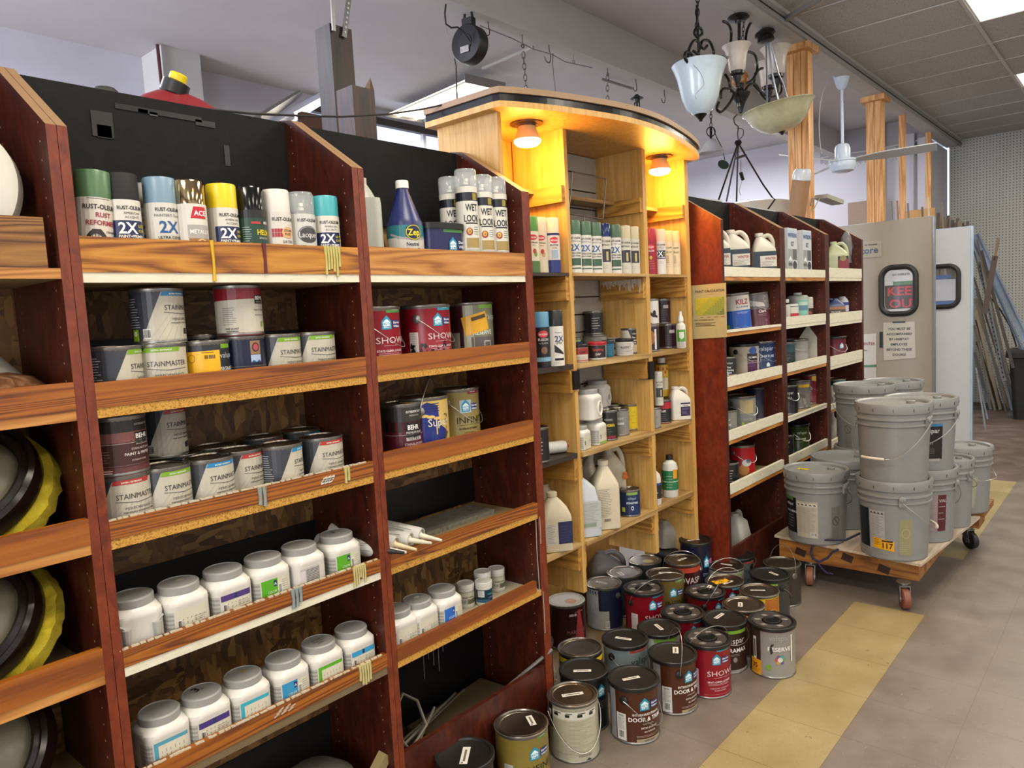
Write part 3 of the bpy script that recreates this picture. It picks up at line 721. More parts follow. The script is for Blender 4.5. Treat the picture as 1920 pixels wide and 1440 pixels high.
# spray units: radius .032, body height .145
def s_blank(L, c): L.r(-.09, .09, .0, .143, c, 1)
def s_reformer(L):
    s_blank(L, '#c3bcae'); L.lines(-.02, .028, .141, 1, .01, '#5a5650'); L.t('RUST-OLEUM', .004, .121, .0125, '#1d1b1b', 4, 'C', True, .85); L.t('RUST', .008, .106, .012, '#8e2834', 4, 'C', True); L.t('REFORMER', .006, .091, .0125, '#8e2834', 4, 'C', True, .95)
    L.p([(-.024, .045), (-.022, .072), (-.012, .083), (.002, .083), (.011, .072), (.012, .045)], '#2a2320', 3); L.e(-.006, .06, .012, .014, '#c9c2b2', 4)
    for i in range(5): L.r(-.018 + i * .005, -.017 + i * .005, .047, .078, '#2a2320', 5)
    for i in range(4): L.r(-.02, .01, .05 + i * .007, .051 + i * .007, '#2a2320', 5)
    L.t('CONVERTS', .024, .077, .005, '#33302d', 4, 'C', True); L.r(-.09, .09, .0, .05, '#c79a5a', 2)
def s_2x(L, bg='#14204a', txt2='ULTRA', off=0.0):
    s_blank(L, '#c8c4b8'); L.t('RUST-OLEUM', off + .006, .124, .0098, '#1d1b1b', 4, 'C', True, .85); L.t('AMERICAN', off + .008, .115, .0065, '#44413e', 4, 'C'); L.t('ACCENTS', off + .008, .107, .0065, '#44413e', 4, 'C')
    L.r(off - .03, off + .034, .066, .103, bg, 2); L.t('2X', off - .019, .078, .03, '#e8e5dc', 4, 'L', True, .95); L.t(txt2, off + .018, .09, .0075, '#cdbf1c', 4, 'L', True); L.t('COVER', off + .018, .081, .0075, '#cdbf1c', 4, 'L', True)
    L.t('PAINT+PRIMER', off + .005, .0695, .0078, '#dcd9d0', 4, 'C', True, .95); L.lines(-.01, .02, .055, 2, .006, '#8f8b80')
def s_painters(L, bottom=None):
    s_blank(L, '#c3c0b6'); L.t('RUST-OLEUM', .006, .126, .0098, '#1d1b1b', 4, 'C', True, .85); L.t("PAINTER'S Touch", .006, .115, .0075, '#44413e', 4, 'C')
    L.t('2X', .006, .083, .033, '#1d4f86', 4, 'C', True, .95); L.r(-.012, .03, .069, .079, '#b5b1a4', 3); L.t('ULTRA COVER', .008, .0705, .008, '#1d1b1b', 4, 'C', True, .95); L.t('PAINT+PRIMER', .008, .061, .0066, '#33302d', 4, 'C', True)
    if bottom: L.r(-.02, .032, .028, .055, bottom, 3); L.r(-.02, .032, .015, .02, bottom, 3)
def s_ace(L):
    s_blank(L, '#c9c4b9'); L.p([(-.008, .113), (.026, .113), (.026, .137), (-.001, .137)], '#b3152a', 3); L.t('ACE', .012, .119, .014, '#e9e4dc', 4, 'C', True); L.r(-.015, .033, .073, .1, '#9b9892', 3); L.t('METALLIC', .012, .082, .0115, '#d9d5cc', 4, 'C', True, .9); L.r(-.014, .033, .04, .072, '#8a5f24', 3); L.e(.012, .06, .012, .012, '#c8a66a', 4); L.e(.012, .06, .007, .009, '#6f4a1a', 5)
def s_helms(L):
    s_blank(L, '#143a2c'); L.r(-.09, .09, .125, .143, '#121212', 2); L.r(-.01, .012, .112, .117, '#a3302c', 3); L.p([(.014, .116), (.02, .124), (.05, .124), (.05, .108), (.02, .108)], '#1a1a1a', 3); L.t('MINWAX', .02, .112, .009, '#cfccc2', 4, 'L', True); L.t('HELMSMAN', .002, .088, .0165, '#d9bf17', 4, 'L', True, .8); L.t('SPAR URETHANE', .006, .079, .006, '#cfccc2', 4, 'L'); L.t('Clear Satin', .006, .062, .0055, '#cfccc2', 4, 'L', True); L.lines(-.03, -.01, .105, 12, .005, '#a9b5a9', .0009)
def s_stops(L):
    s_blank(L, '#c6c0b6'); L.t('RUST-OLEUM', .006, .123, .0108, '#1d1b1b', 4, 'C', True, .85)
    for i in range(4):
        for j in range(2): L.r(-.024 + i * .0062, -.0186 + i * .0062, .096 - j * .01, .105 - j * .01, '#9c1f33', 3)
    L.e(.014, .096, .016, .013, '#c79a6a', 4); L.t('STOPS', .014, .098, .0072, '#33302d', 5, 'C', True); L.t('RUST', .014, .09, .0072, '#33302d', 5, 'C', True); L.t('SATIN', .012, .072, .0098, '#33302d', 4, 'C'); L.t('PROTECTIVE', .009, .06, .0098, '#33302d', 4, 'C', False, .9)
def s_lacquer(L):
    s_blank(L, '#bcbcb4'); L.t('RUST-OLEUM', .008, .125, .0098, '#1d1b1b', 4, 'C', True, .85); L.e(.008, .095, .026, .02, '#4b4a4a', 3); L.e(.008, .095, .0245, .0185, '#8b8a88', 4); L.e(.008, .094, .023, .0175, '#3b3a3a', 5); L.t('Lacquer', .009, .088, .0185, '#d8d6d0', 6, 'C', False, .8); L.r(-.03, -.001, .04, .07, '#2c8a3c', 3); L.t('High', -.014, .058, .0062, '#e0e6dc', 4, 'C', True); L.t('Gloss', -.014, .05, .0062, '#e0e6dc', 4, 'C', True); L.r(.008, .03, .045, .068, '#2a2a2a', 3); L.p([(.012, .065), (.026, .065), (.019, .054)], '#c9c7c0', 4)
def s_wet(L):
    L.r(-.09, .09, .0, .20, '#c6c3b6', 1); L.r(-.09, .09, .168, .187, '#12141f', 2); L.r(.006, .02, .17, .185, '#8d7a1c', 3)
    L.t('WET', .002, .146, .0215, '#17171a', 4, 'C', True, .8); L.t('LOOK', .002, .122, .0215, '#17171a', 4, 'C', True, .8); L.r(-.018, .022, .117, .120, '#1b1b1d', 3); L.e(-.008, .1, .0098, .0085, '#8f1d1d', 4); L.e(-.008, .101, .006, .006, '#c4a24a', 5); L.t('25', -.008, .098, .006, '#3b1414', 6, 'C', True); L.lines(.006, .024, .11, 4, .005, '#4e4c46', .001)
    L.r(-.018, .026, .064, .086, '#97804a', 3); L.r(-.018, .026, .02, .062, '#a9aaa0', 3); L.p([(-.03, .005), (-.03, .03), (.0, .052), (.03, .02), (.03, .005)], '#191a1f', 4); L.t('TURBO', .004, .032, .0165, '#d58a12', 6, 'C', True, .85)
def s_krylon(L, bg='#c8bfb0', c2='#5f8f3c', base=None):
    s_blank(L, bg); L.e(.002, .122, .02, .0095, '#b01c26', 3); L.t('KRYLON', .002, .1185, .0085, '#e8e2d8', 4, 'C', True, .9); L.t('COLORmaxx', .002, .102, .0075, '#3a3733', 4, 'C', True); L.t('Gloss', .006, .093, .0065, '#3a3733', 4, 'C')
    L.e(.008, .074, .007, .009, '#a32a20', 4); L.e(.012, .064, .007, .009, c2, 4)
    if base: L.r(-.09, .09, .0, .04, base, 3)
def s_frost(L):
    s_blank(L, '#c4bdb2'); L.r(-.09, .09, .132, .14, '#1c2450', 2); L.e(.008, .115, .018, .011, '#b3232b', 3); L.t('KRYLON', .008, .111, .0085, '#e8e2d8', 4, 'C', True, .9); L.t('FROSTED', .008, .094, .0085, '#33302d', 4, 'C', True); L.t('GLASS', .008, .085, .0075, '#33302d', 4, 'C'); L.r(-.005, .022, .05, .08, '#8fa0ae', 3); L.r(-.09, .09, .0, .045, '#1c2868', 2)
def s_metallic(L, dark='#26262c'):
    s_blank(L, '#b7b3a4'); L.t('RUST-OLEUM', .006, .122, .0098, '#1d1b1b', 4, 'C', True, .85); L.t('METALLIC', .008, .108, .0088, '#33302d', 4, 'C', True); L.r(-.02, .032, .045, .095, dark, 3); L.r(.008, .018, .05, .085, '#a89a64', 4); L.lines(-.01, .02, .03, 2, .008, '#6b685c')
def s_red(L):
    s_blank(L, '#8c1420'); L.e(.0, .115, .02, .01, '#c2464a', 3); L.t('KRYLON', .0, .1115, .0085, '#e8dcd8', 4, 'C', True, .9); L.t('COLOR', .0, .095, .011, '#e0c8c4', 4, 'C', True); L.e(.002, .07, .006, .008, '#b6a63c', 4); L.lines(-.02, .02, .055, 4, .01, '#c47a7c', .0013)
def s_chalk(L):
    s_blank(L, '#c8b692'); L.t('RUST-OLEUM', .004, .116, .0088, '#3a3733', 4, 'C', True, .85); L.t('Chalked', .0, .095, .0155, '#4a463e', 4, 'C'); L.r(-.006, .012, .05, .085, '#a89878', 3); L.lines(-.015, .02, .045, 2, .008, '#7a705a')
def s_black2x(L):
    s_blank(L, '#cfccc2'); L.t("Painter's", .012, .118, .008, '#33302d', 4, 'C'); L.t('2X', .014, .088, .029, '#1b3564', 4, 'C', True); L.t('ULTRA', .012, .079, .0085, '#1d1b1b', 4, 'C', True); L.p([(-.006, .05), (-.006, .078), (.032, .045), (.032, .04)], '#17171a', 3); L.r(-.006, .032, .02, .028, '#17171a', 3); L.lines(-.01, .02, .014, 2, .005, '#77746c')
def s_fusion(L):
    s_blank(L, '#1a1a1d'); L.e(.002, .118, .02, .013, '#c03a44', 3); L.t('KRYLON', .002, .114, .009, '#e8e2d8', 4, 'C', True, .9); L.t('FUSION', .002, .094, .013, '#c9c6bd', 4, 'C', True, .9); L.t('for PLASTIC', .002, .083, .007, '#c9c6bd', 4, 'C'); L.e(.004, .06, .012, .013, '#7a5a44', 3); L.r(-.09, .09, .02, .035, '#7aa3b8', 3)
def s_orange(L):
    s_blank(L, '#47702c'); L.r(-.09, .09, .09, .143, '#cf3a14', 2); L.t('CITRUS', .006, .082, .011, '#e0dcd0', 4, 'C', True); L.lines(-.01, .02, .07, 4, .014, '#9fb488', .002); L.p([(.0, .1), (.012, .11), (.02, .105)], '#7f1f10', 4)
def s_gold(L):
    s_blank(L, '#b98f1c'); L.r(-.09, .09, .09, .12, '#c9a22a', 2)
    for i in range(5): L.e(-.02 + i * .011, .125 - (i % 2) * .015, .004, .008, '#8a2a14', 3, 8)
    L.r(-.02, .03, .03, .085, '#c4bda0', 3); L.lines(-.015, .02, .08, 6, .008, '#6b675a')
def s_greenbtl(L):
    L.r(-.09, .09, .035, .125, '#1f6a3c', 1); L.lines(-.02, .02, .1, 5, .013, '#a5c4a8', .0015); L.r(-.09, .09, .072, .075, '#cfd8c8', 3); L.r(.012, .034, .088, .13, '#cf8c1c', 4)
# ---------------------------------------------------------------- goods
def strip_mat(c): return M(c, 0.33)
def can_body(r, h, mat, root, seam=True):
    m = MB()
    m.lathe([(r * .985, 0.0), (r * 1.01, 0.002), (r * 1.01, 0.005), (r * .985, 0.008), (r * .985, h - .010), (r * 1.0, h - .007), (r * 1.02, h - .004), (r * 1.02, h - .001), (r * .985, h), (r * .96, h - .007), (.0001, h - .007)],
            mat, 40, mats=[CAN_STEEL, CAN_STEEL, CAN_STEEL, mat] + [CAN_STEEL] * 6)
    return m.build('can_body', root)
def lid_metal(r, h, root, mat=None, spot=None):
    m = MB(); mt = mat or LID_METAL
    m.lathe([(.0001, h - .0065), (r * 1.0, h - .002), (r * .985, h + .001), (r * .93, h + .0015), (r * .90, h - .004), (r * .87, h - .005), (r * .845, h - .001), (r * .80, h - .0015), (r * .77, h - .0035), (0.0001, h - .004)], mt, 40)
    if spot:
        m.lathe([(r * .32, h - .0034), (0.0001, h - .0031)], M(spot, .5), 20, c=(r * .15, -r * .2, 0))
    return m.build('lid', root)
def lid_plastic(r, h, root, rings=False, mat=None):
    m = MB(); mt = mat or BLK
    m.lathe([(r * 1.0, h - .012), (r * 1.055, h - .010), (r * 1.06, h + .001), (r * 1.03, h + .0035), (r * .93, h + .0035), (r * .90, h - .001), (r * .86, h - .002), (0.0001, h - .002)], mt, 40)
    if rings:
        m.lathe([(r * .84, h - .0015), (r * .84, h + .0005), (r * .44, h + .0005), (r * .44, h - .0015)], M('#3d3a38', .35), 36)
        m.lathe([(r * .40, h - .0015), (r * .40, h + .004), (r * .34, h + .005), (r * .32, h + .001), (0.0001, h + .001)], BLK, 30)
        for i in (-1, 0, 1): m.box(-r * .25, r * .25, i * r * .12 - .002, i * r * .12 + .002, h, h + .0045, BLK)
    o = m.build('lid', root)
    if rings:
        L = LB(surf_top(h + .0006), step=0)
        for i, (n_, a) in enumerate((('OPEN', .3), ('LOCK', 1.1), ('EASY', 2.0), ('POUR', 3.0), ('LID', 4.0), ('TWIST', 5.2))):
            ca, sa = math.cos(a), math.sin(a); u, v = ca * r * .62, sa * r * .62
            L.e(u, v, r * .16, r * .11, '#6d6864', 1, 12); L.t(n_, u, v - .003, .007, '#c9c4bc', 3, 'C', True)
        L.build(o, 'lid_print')
    return o
def bail(r, h, root, ear=-48, mode='front', drop=.06, grip=False, earz=.78, plastic=True):
    """wire handle between two ears"""
    a = R_(ear); e = Vector((math.sin(a), -math.cos(a), 0)); pp = Vector((math.sin(a + math.pi / 2), -math.cos(a + math.pi / 2), 0))
    z0 = h * earz
    for sgn in (1, -1):
        m = MB(); d = e * sgn
        m.lathe([(r * .17, 0), (r * .17, .003), (r * .13, .005), (0.0001, .006)], BLK if plastic else CAN_STEEL, 18, c=d * (r * .985) + Vector((0, 0, z0)), axis=d)
        m.build('handle_ear', root)
    pts = []
    n = 26
    for i in range(n + 1):
        s_ = math.pi * i / n; c_, q = math.cos(s_), max(0, math.sin(s_))
        if mode == 'front': p = e * c_ * r * 1.07 + pp * (q * r * 1.10) + Vector((0, 0, z0 - drop * (q ** 1.3)))
        elif mode == 'back': p = e * c_ * r * 1.07 - pp * (q * r * 1.10) + Vector((0, 0, z0 - drop * (q ** 1.3)))
        else:   # raised
            p = e * c_ * r * 1.08 + pp * (q * r * drop[0]) + Vector((0, 0, z0 + drop[1] * (q ** .8)))
        pts.append(p)
    m = MB(); m.tube(pts, .0013, WIRE, 6); return m.build('handle', root)
def sticker(r, h, root, ang, cx=0, cy=0, w=.055, d=.015, yellow=False):
    L = LB(surf_top(h + (.0 if yellow else 0), ang, cx, cy), step=0)
    L.r(-w / 2, w / 2, -d / 2, d / 2, '#e3a70f' if yellow else '#d2cdc2', 1)
    if yellow: L.t('21', -.008, -.012, .02, '#1c160a', 3, 'L', True); L.r(-w * .3, w * .4, d * .3, d * .42, '#1c160a', 3)
    else: L.r(-w * .34, w * .34, -d * .14, d * .16, '#6b665e', 2); L.r(-w * .45, -w * .38, d * .1, d * .3, '#4b4742', 2)
    return L.build(root, 'price_sticker')
def can(x, y, z, r, h, body, spec, face, label, lid='metal', sk=None, gal=True, handle=None, group=None, name='paint_can', cat='paint can', tilt=None, lidmat=None, spot=None, args=None, earz=.78, ear=-48):
    rz = camdir(x, y) * 1.0
    root = empty(name, (x, y, z), -rz + R_(face), label, cat, group)
    if tilt: root.rotation_euler = (R_(tilt[0]), R_(tilt[1]), root.rotation_euler.z)
    can_body(r, h, body if not isinstance(body, str) else strip_mat(body), root)
    if lid == 'metal': lid_metal(r, h, root, lidmat, spot); zt = h - .0035
    elif lid == 'ring': lid_plastic(r, h, root, True); zt = h + .001
    elif lid == 'black': lid_plastic(r, h, root); zt = h - .0018
    elif lid == 'paper': lid_metal(r, h, root, M('#b8b4a8', .5), spot); zt = h - .0035
    else: zt = h
    if spec:
        k, kv = (r / .08, h / .185) if gal else (r / .0515, h / .112)
        L = LB(surf_cyl(r * .987), .014 if r > .06 else .01, k, kv); spec(L, *(args or ())); L.build(root)
    if sk is not None:
        for q in (sk if isinstance(sk, list) else [sk]):
            sticker(r, zt, root, R_(q[0]) , q[1] * r, q[2] * r, *(q[3:] if len(q) > 3 else ()))
    if handle: bail(r, h, root, ear, handle[0], handle[1], earz=earz, plastic=lid in ('ring', 'black'))
    return root
def spray(x, y, z, cap, spec, face, label, h=.145, r=.032, clear=False, capmat=None, group=None, body='#c5c1b6', capr=1.0, caph=.05, args=None, nozzle='#d8d6cc', tilt=None, name='spray_can'):
    root = empty(name, (x, y, z), -camdir(x, y) + R_(face), label, 'spray can', group)
    if tilt: root.rotation_euler = (R_(tilt[0]), R_(tilt[1]), root.rotation_euler.z)
    m = MB(); m.lathe([(r * .96, 0), (r, .003), (r, h - .012), (r * .9, h - .003), (r * .6, h + .006), (r * .5, h + .008), (0.0001, h + .008)], strip_mat(body), 28, mats=[CAN_STEEL, strip_mat(body), strip_mat(body), CAN_STEEL, CAN_STEEL, CAN_STEEL]); m.build('can_body', root)
    m = MB(); cr = r * capr
    if clear:
        m.lathe([(cr, h - .004), (cr, h + caph - .006), (cr * .92, h + caph), (0.0001, h + caph)], CLEAR, 28); m.build('clear_cap', root)
        m = MB(); m.lathe([(.008, h + .006), (.008, h + .016), (.005, h + .018), (.005, h + .027), (0.0001, h + .027)], M(nozzle, .5), 14); m.box(-.004, .004, -.011, 0, h + .018, h + .026, M(nozzle, .5)); m.build('nozzle', root)
    else:
        m.lathe([(cr * .99, h - .006), (cr * .98, h + caph - .003), (cr * .93, h + caph), (cr * .5, h + caph + .001), (0.0001, h + caph)], capmat or M(cap, .35), 28); m.build('cap', root)
    L = LB(surf_cyl(r), .008, r / .032, h / (.145 if h < .2 else .2)); spec(L, *(args or ())); L.build(root)
    return root
def rsq_ring(a, c, z, n=8, b=None):
    b = b or a; pts = []
    for qx, qy, a0 in ((1, -1, -90), (1, 1, 0), (-1, 1, 90), (-1, -1, 180)):
        for i in range(n + 1):
            t = R_(a0 + 90 * i / n); pts.append(((a - c) * qx + c * math.cos(t), (b - c) * qy + c * math.sin(t), z))
    return pts
def jar(x, y, z, spec, face, label, k=1.0, group=None, lidr=.0405, writing=None, grip_front=False, h=.105, spot=None):
    """square-shouldered plastic quart jar with a round grey lid"""
    root = empty('paint_jar', (x, y, z), R_(face), label, 'paint jar', group); root.scale = (k, k, k)
    m = MB(); a = .0465
    m.loft([rsq_ring(a * .93, .018, 0), rsq_ring(a, .02, .004), rsq_ring(a, .02, h * .70), rsq_ring(a * 1.02, .022, h * .72), rsq_ring(a * 1.01, .024, h * .80), rsq_ring(a * .93, .034, h * .88), rsq_ring(.039, .0385, h * .92), rsq_ring(.039, .0385, h * .94)], JARBODY); m.build('jar_body', root)
    m = MB(); m.lathe([(lidr, h * .915), (lidr + .001, h * .92), (lidr + .001, h + .006), (lidr * .97, h + .0085), (lidr * .93, h + .009), (lidr * .91, h + .0075), (0.0001, h + .0075)], JARLID, 36); lid = m.build('lid', root)
    if grip_front:
        for sx in (-1, 1):
            m = MB(); pts = []
            for t in range(13):
                q = math.pi * t / 12; pts.append((sx * (a - .004 - .017 * math.sin(q) ** .6), -a - .0006, .008 + .062 * t / 12))
            m.tube(pts, .0022, M('#a9a69c', .4), 8); m.tube([(sx * (a * .62), -a - .0002, .012), (sx * (a * .62), -a - .0002, .06)], .009, M('#a5a299', .45), 10, radii=[.006, .009]); m.build('hand_grip', root)
    if spec: L = LB(surf_rsq(a, .02), .006, 1.0, 1.0); spec(L); L.build(root)
    if writing or spot:
        L = LB(surf_top(h + .0076), step=0)
        if writing:
            for i, (t_, sz) in enumerate(writing): L.t(t_, .0, .006 - i * .011, sz, '#1b1a19', 2, 'C', sz > .015, rot=.15)
        if spot: L.e(.008, .008, .009, .006, spot, 2)
        L.build(lid, 'marker_writing' if writing else 'paint_spot')
    return root
def j_lines(L, c, top=False, logo=None):
    L.r(-.034, .036, .004, .068, '#c0bba6', 1)
    if top: L.r(-.034, .036, .054, .067, c, 2); L.r(-.003, .004, .055, .066, '#232a55', 3)
    else: L.r(-.034, .036, .004, .014, c, 2)
    for i in range(7):
        u = -.028 + i * .009
        for j in range(4): L.r(u, u + .0009, .018 + j * .009, .018 + j * .009 + .003 + (i * j % 3) * .0015, '#56524a', 3)
    L.bar(-.03, .022, .009, .026); L.lines(.004, .034, .046, 3, .004, '#6a665a', .0007)
    L.r(-.075, -.036, .006, .066, '#a9a69c', 1)
    for i in range(6): L.r(-.074, -.037, .012 + i * .009, .0165 + i * .009, '#8c8a83', 2)
def j_togo(L, c, band='#2d6f2a'):
    L.r(-.034, .036, .004, .068, c, 1); L.r(.006, .036, .016, .068, '#c0bba6', 2); L.bar(.008, .024, .008, .03); L.lines(.018, .034, .06, 8, .005, '#6a665a', .0007)
    L.r(-.004, .004, .050, .064, '#1e2a55', 3); L.t('A', 0, .053, .009, '#c9ccd8', 4, 'C', True); L.t('COLOR TO GO', -.02, .036, .0088, '#d9e2d2', 4, 'L', False, .75); L.lines(-.02, .004, .033, 1, .01, '#d9e2d2', .0006); L.r(-.034, .036, .004, .010, band, 3)
    L.r(-.075, -.036, .006, .066, '#a9a69c', 1)
    for i in range(6): L.r(-.074, -.037, .012 + i * .009, .0165 + i * .009, '#8c8a83', 2)
def j_tint(L, c):
    L.r(-.034, .036, .004, .068, c, 1); L.r(-.026, .036, .006, .060, '#c4bfaa', 2); j = random.Random(4)
    for i in range(6):
        u = -.02 + i * .009
        for k in range(4): L.r(u, u + .0009, .01 + k * .011, .014 + k * .011 + j.random() * .004, '#5f5b51', 3)
    L.r(-.075, -.036, .006, .066, '#a9a69c', 1)
    for i in range(6): L.r(-.074, -.037, .012 + i * .009, .0165 + i * .009, '#8c8a83', 2)
def j_back(L, c='#3d2b5f'):
    L.r(-.034, .02, .004, .066, '#a9a59c', 1); L.r(-.034, -.02, .006, .062, '#c0b9b9', 2); L.lines(-.018, .019, .062, 13, .0038, '#3b3a38', .0012, rag=False); L.r(-.034, -.02, .006, .010, c, 3); L.bar(-.006, .006, .02, .008)
def small_jar(x, y, z, spec, face, label, group=None, tilt=None, r=.027, h=.075, c='#c8c5bb'):
    root = empty('sample_jar', (x, y, z), -camdir(x, y) + R_(face), label, 'sample jar', group)
    if tilt: root.rotation_euler = (R_(tilt[0]), R_(tilt[1]), root.rotation_euler.z)
    m = MB(); m.lathe([(r * .9, 0), (r * .97, .003), (r, .012), (r * .97, .015), (r * .97, h - .022), (r, h - .02), (r, h - .017), (r * .92, h - .015), (r * .92, h - .012), (0.0001, h - .012)], M(c, .4), 26); m.build('jar_body', root)
    m = MB(); m.lathe([(r, h - .014), (r * 1.02, h - .01), (r * 1.02, h - .001), (r * .95, h), (r * .88, h - .0015), (0.0001, h - .002)], M('#cfccc2', .4), 26); m.build('lid', root)
    if spec: L = LB(surf_cyl(r * .972), .007, 1.0, 1.0); spec(L); L.build(root)
    return root
def sj_tan(L): L.r(-.04, .04, .014, .052, '#8f8a72', 1); L.r(-.03, .035, .03, .05, '#b5b09a', 2); L.t('Sample Colors', .0, .034, .0058, '#33302a', 4, 'C', True); L.bar(-.022, .016, .018, .014); L.r(.0, .04, .014, .028, '#5c5a48', 2)
def sj_teal(L): L.r(-.04, .045, .012, .052, '#12323f', 1); L.r(-.03, -.008, .03, .05, '#c4c4bc', 2); L.lines(-.028, -.01, .048, 4, .004, '#4b4a45', .0008); L.t('Valspar', .014, .036, .0085, '#4d8f96', 4, 'C', True); L.t('SAMPLE', .014, .025, .0065, '#7c5a9c', 4, 'C', True); L.r(-.04, .01, .012, .022, '#2d5c7c', 2)
def tub(x, y, z, r, h, body, lidc, spec, face, label, cat='tub', name='product_tub', group=None):
    root = empty(name, (x, y, z), -camdir(x, y) + R_(face), label, cat, group)
    m = MB(); m.lathe([(r * .9, 0), (r * .93, .002), (r * .97, h - .016), (r * .97, h - .01), (0.0001, h - .01)], M(body, .4), 26); m.build('tub_body', root)
    m = MB(); m.lathe([(r, h - .013), (r * 1.03, h - .011), (r * 1.03, h - .002), (r * .98, h), (r * .9, h - .001), (0.0001, h - .001)], M(lidc, .4), 26); m.build('lid', root)
    if spec: L = LB(surf_cyl(r * .935, 0, .04 * r / h), .008, r / .04, h / .07); spec(L); L.build(root)
    return root
def jug(x, y, z, sx, sy, h, color, face, label, spec=None, neck=0.0, nr=.016, capc=None, handle=True, cat='jug', name='plastic_jug', group=None, hollow='y', tilt=None, shoulder=.62, hs=1):
    """blow-moulded jug: rounded box body, sloping shoulder, offset neck, loop handle"""
    root = empty(name, (x, y, z), -camdir(x, y) + R_(face), label, cat, group)
    if tilt: root.rotation_euler = (R_(tilt[0]), R_(tilt[1]), root.rotation_euler.z)
    m = MB(); mt = M(color, .38); a, b = sx / 2, sy / 2; rings = []
    prof = [(0, .92, 0), (.012, 1, 0), (shoulder, 1, 0), (shoulder + .06, .96, .02), (.74, .80, .2), (.84, .55, .55), (.91, .32, .9), (.93, 0, 1)]
    for t, k, o in prof:
        hx = max(a * k, nr) if k else nr; hy = max(b * k, nr) if k else nr
        cc = min(hx, hy) * (.38 if k > .9 else .38 + .62 * min(1, o * 1.3)); cc = min(cc, hx * .999, hy * .999)
        rings.append([(px_ + neck * o, py_, h * t) for px_, py_, _ in rsq_ring(hx, cc, 0, 6, hy)])
    rings.append([(px_, py_, h * .97) for px_, py_, _ in rings[-1]])
    m.loft(rings, mt); m.build('jug_body', root)
    if handle:
        s_ = -hs if neck >= 0 else hs; m = MB()
        pts = [(neck + s_ * nr * .6, 0, h * .90), (neck + s_ * (nr + a * .45), 0, h * .94), (s_ * a * .78, 0, h * .84), (s_ * a * .93, 0, h * .70), (s_ * a * .93, 0, h * (shoulder - .04))]
        P2 = []
        for i in range(len(pts) - 1):
            for q in range(5):
                t = q / 5; p0 = Vector(pts[max(i - 1, 0)]); p1 = Vector(pts[i]); p2 = Vector(pts[i + 1]); p3 = Vector(pts[min(i + 2, len(pts) - 1)])
                P2.append(.5 * ((2 * p1) + (-p0 + p2) * t + (2 * p0 - 5 * p1 + 4 * p2 - p3) * t * t + (-p0 + 3 * p1 - 3 * p2 + p3) * t ** 3))
        P2.append(Vector(pts[-1])); m.tube(P2, nr * .62, mt, 10); m.build('handle', root)
    if capc:
        m = MB(); m.lathe([(nr * 1.15, h * .93), (nr * 1.15, h * .995), (nr * 1.05, h), (0.0001, h)], M(capc, .4), 20, c=(neck, 0, 0)); m.build('cap', root)
    if spec: L = LB(surf_flat(-b), .05, 1, 1); spec(L, a, h); L.build(root)
    return root
def bottle(x, y, z, prof, color, face, label, capc=None, spec=None, name='bottle', cat='bottle', capn=None, lr=None, flat=1.0, group=None):
    """round bottle from a profile; the last capn rings belong to the cap"""
    root = empty(name, (x, y, z), -camdir(x, y) + R_(face), label, cat, group)
    m = MB(); k = len(prof) - (capn or 0); m.lathe(prof[:k] + ([(0.0001, prof[k - 1][1])] if capn else []), M(color, .36), 28); o = m.build('bottle_body', root); o.scale = (1, flat, 1)
    if capn: m = MB(); m.lathe(prof[k:] + [(0.0001, prof[-1][1])], M(capc, .4), 22); m.build('cap', root)
    if spec: L = LB(surf_cyl(lr or prof[1][0]), .009); spec(L); o = L.build(root); o.scale = (1, flat, 1)
    return root
def box_item(x, y, z, sx, sy, h, c, face, label, spec=None, name='carton', cat='box', group=None, tilt=None):
    root = empty(name, (x, y, z), R_(face), label, cat, group)
    if tilt: root.rotation_euler = (R_(tilt[0]), R_(tilt[1]), R_(face))
    m = MB(); m.box(-sx / 2, sx / 2, -sy / 2, sy / 2, 0, h, M(c, .55)); m.build('box_body', root, smooth=False)
    if spec: L = LB(surf_flat(-sy / 2), 0); spec(L, sx / 2, h); L.build(root)
    return root
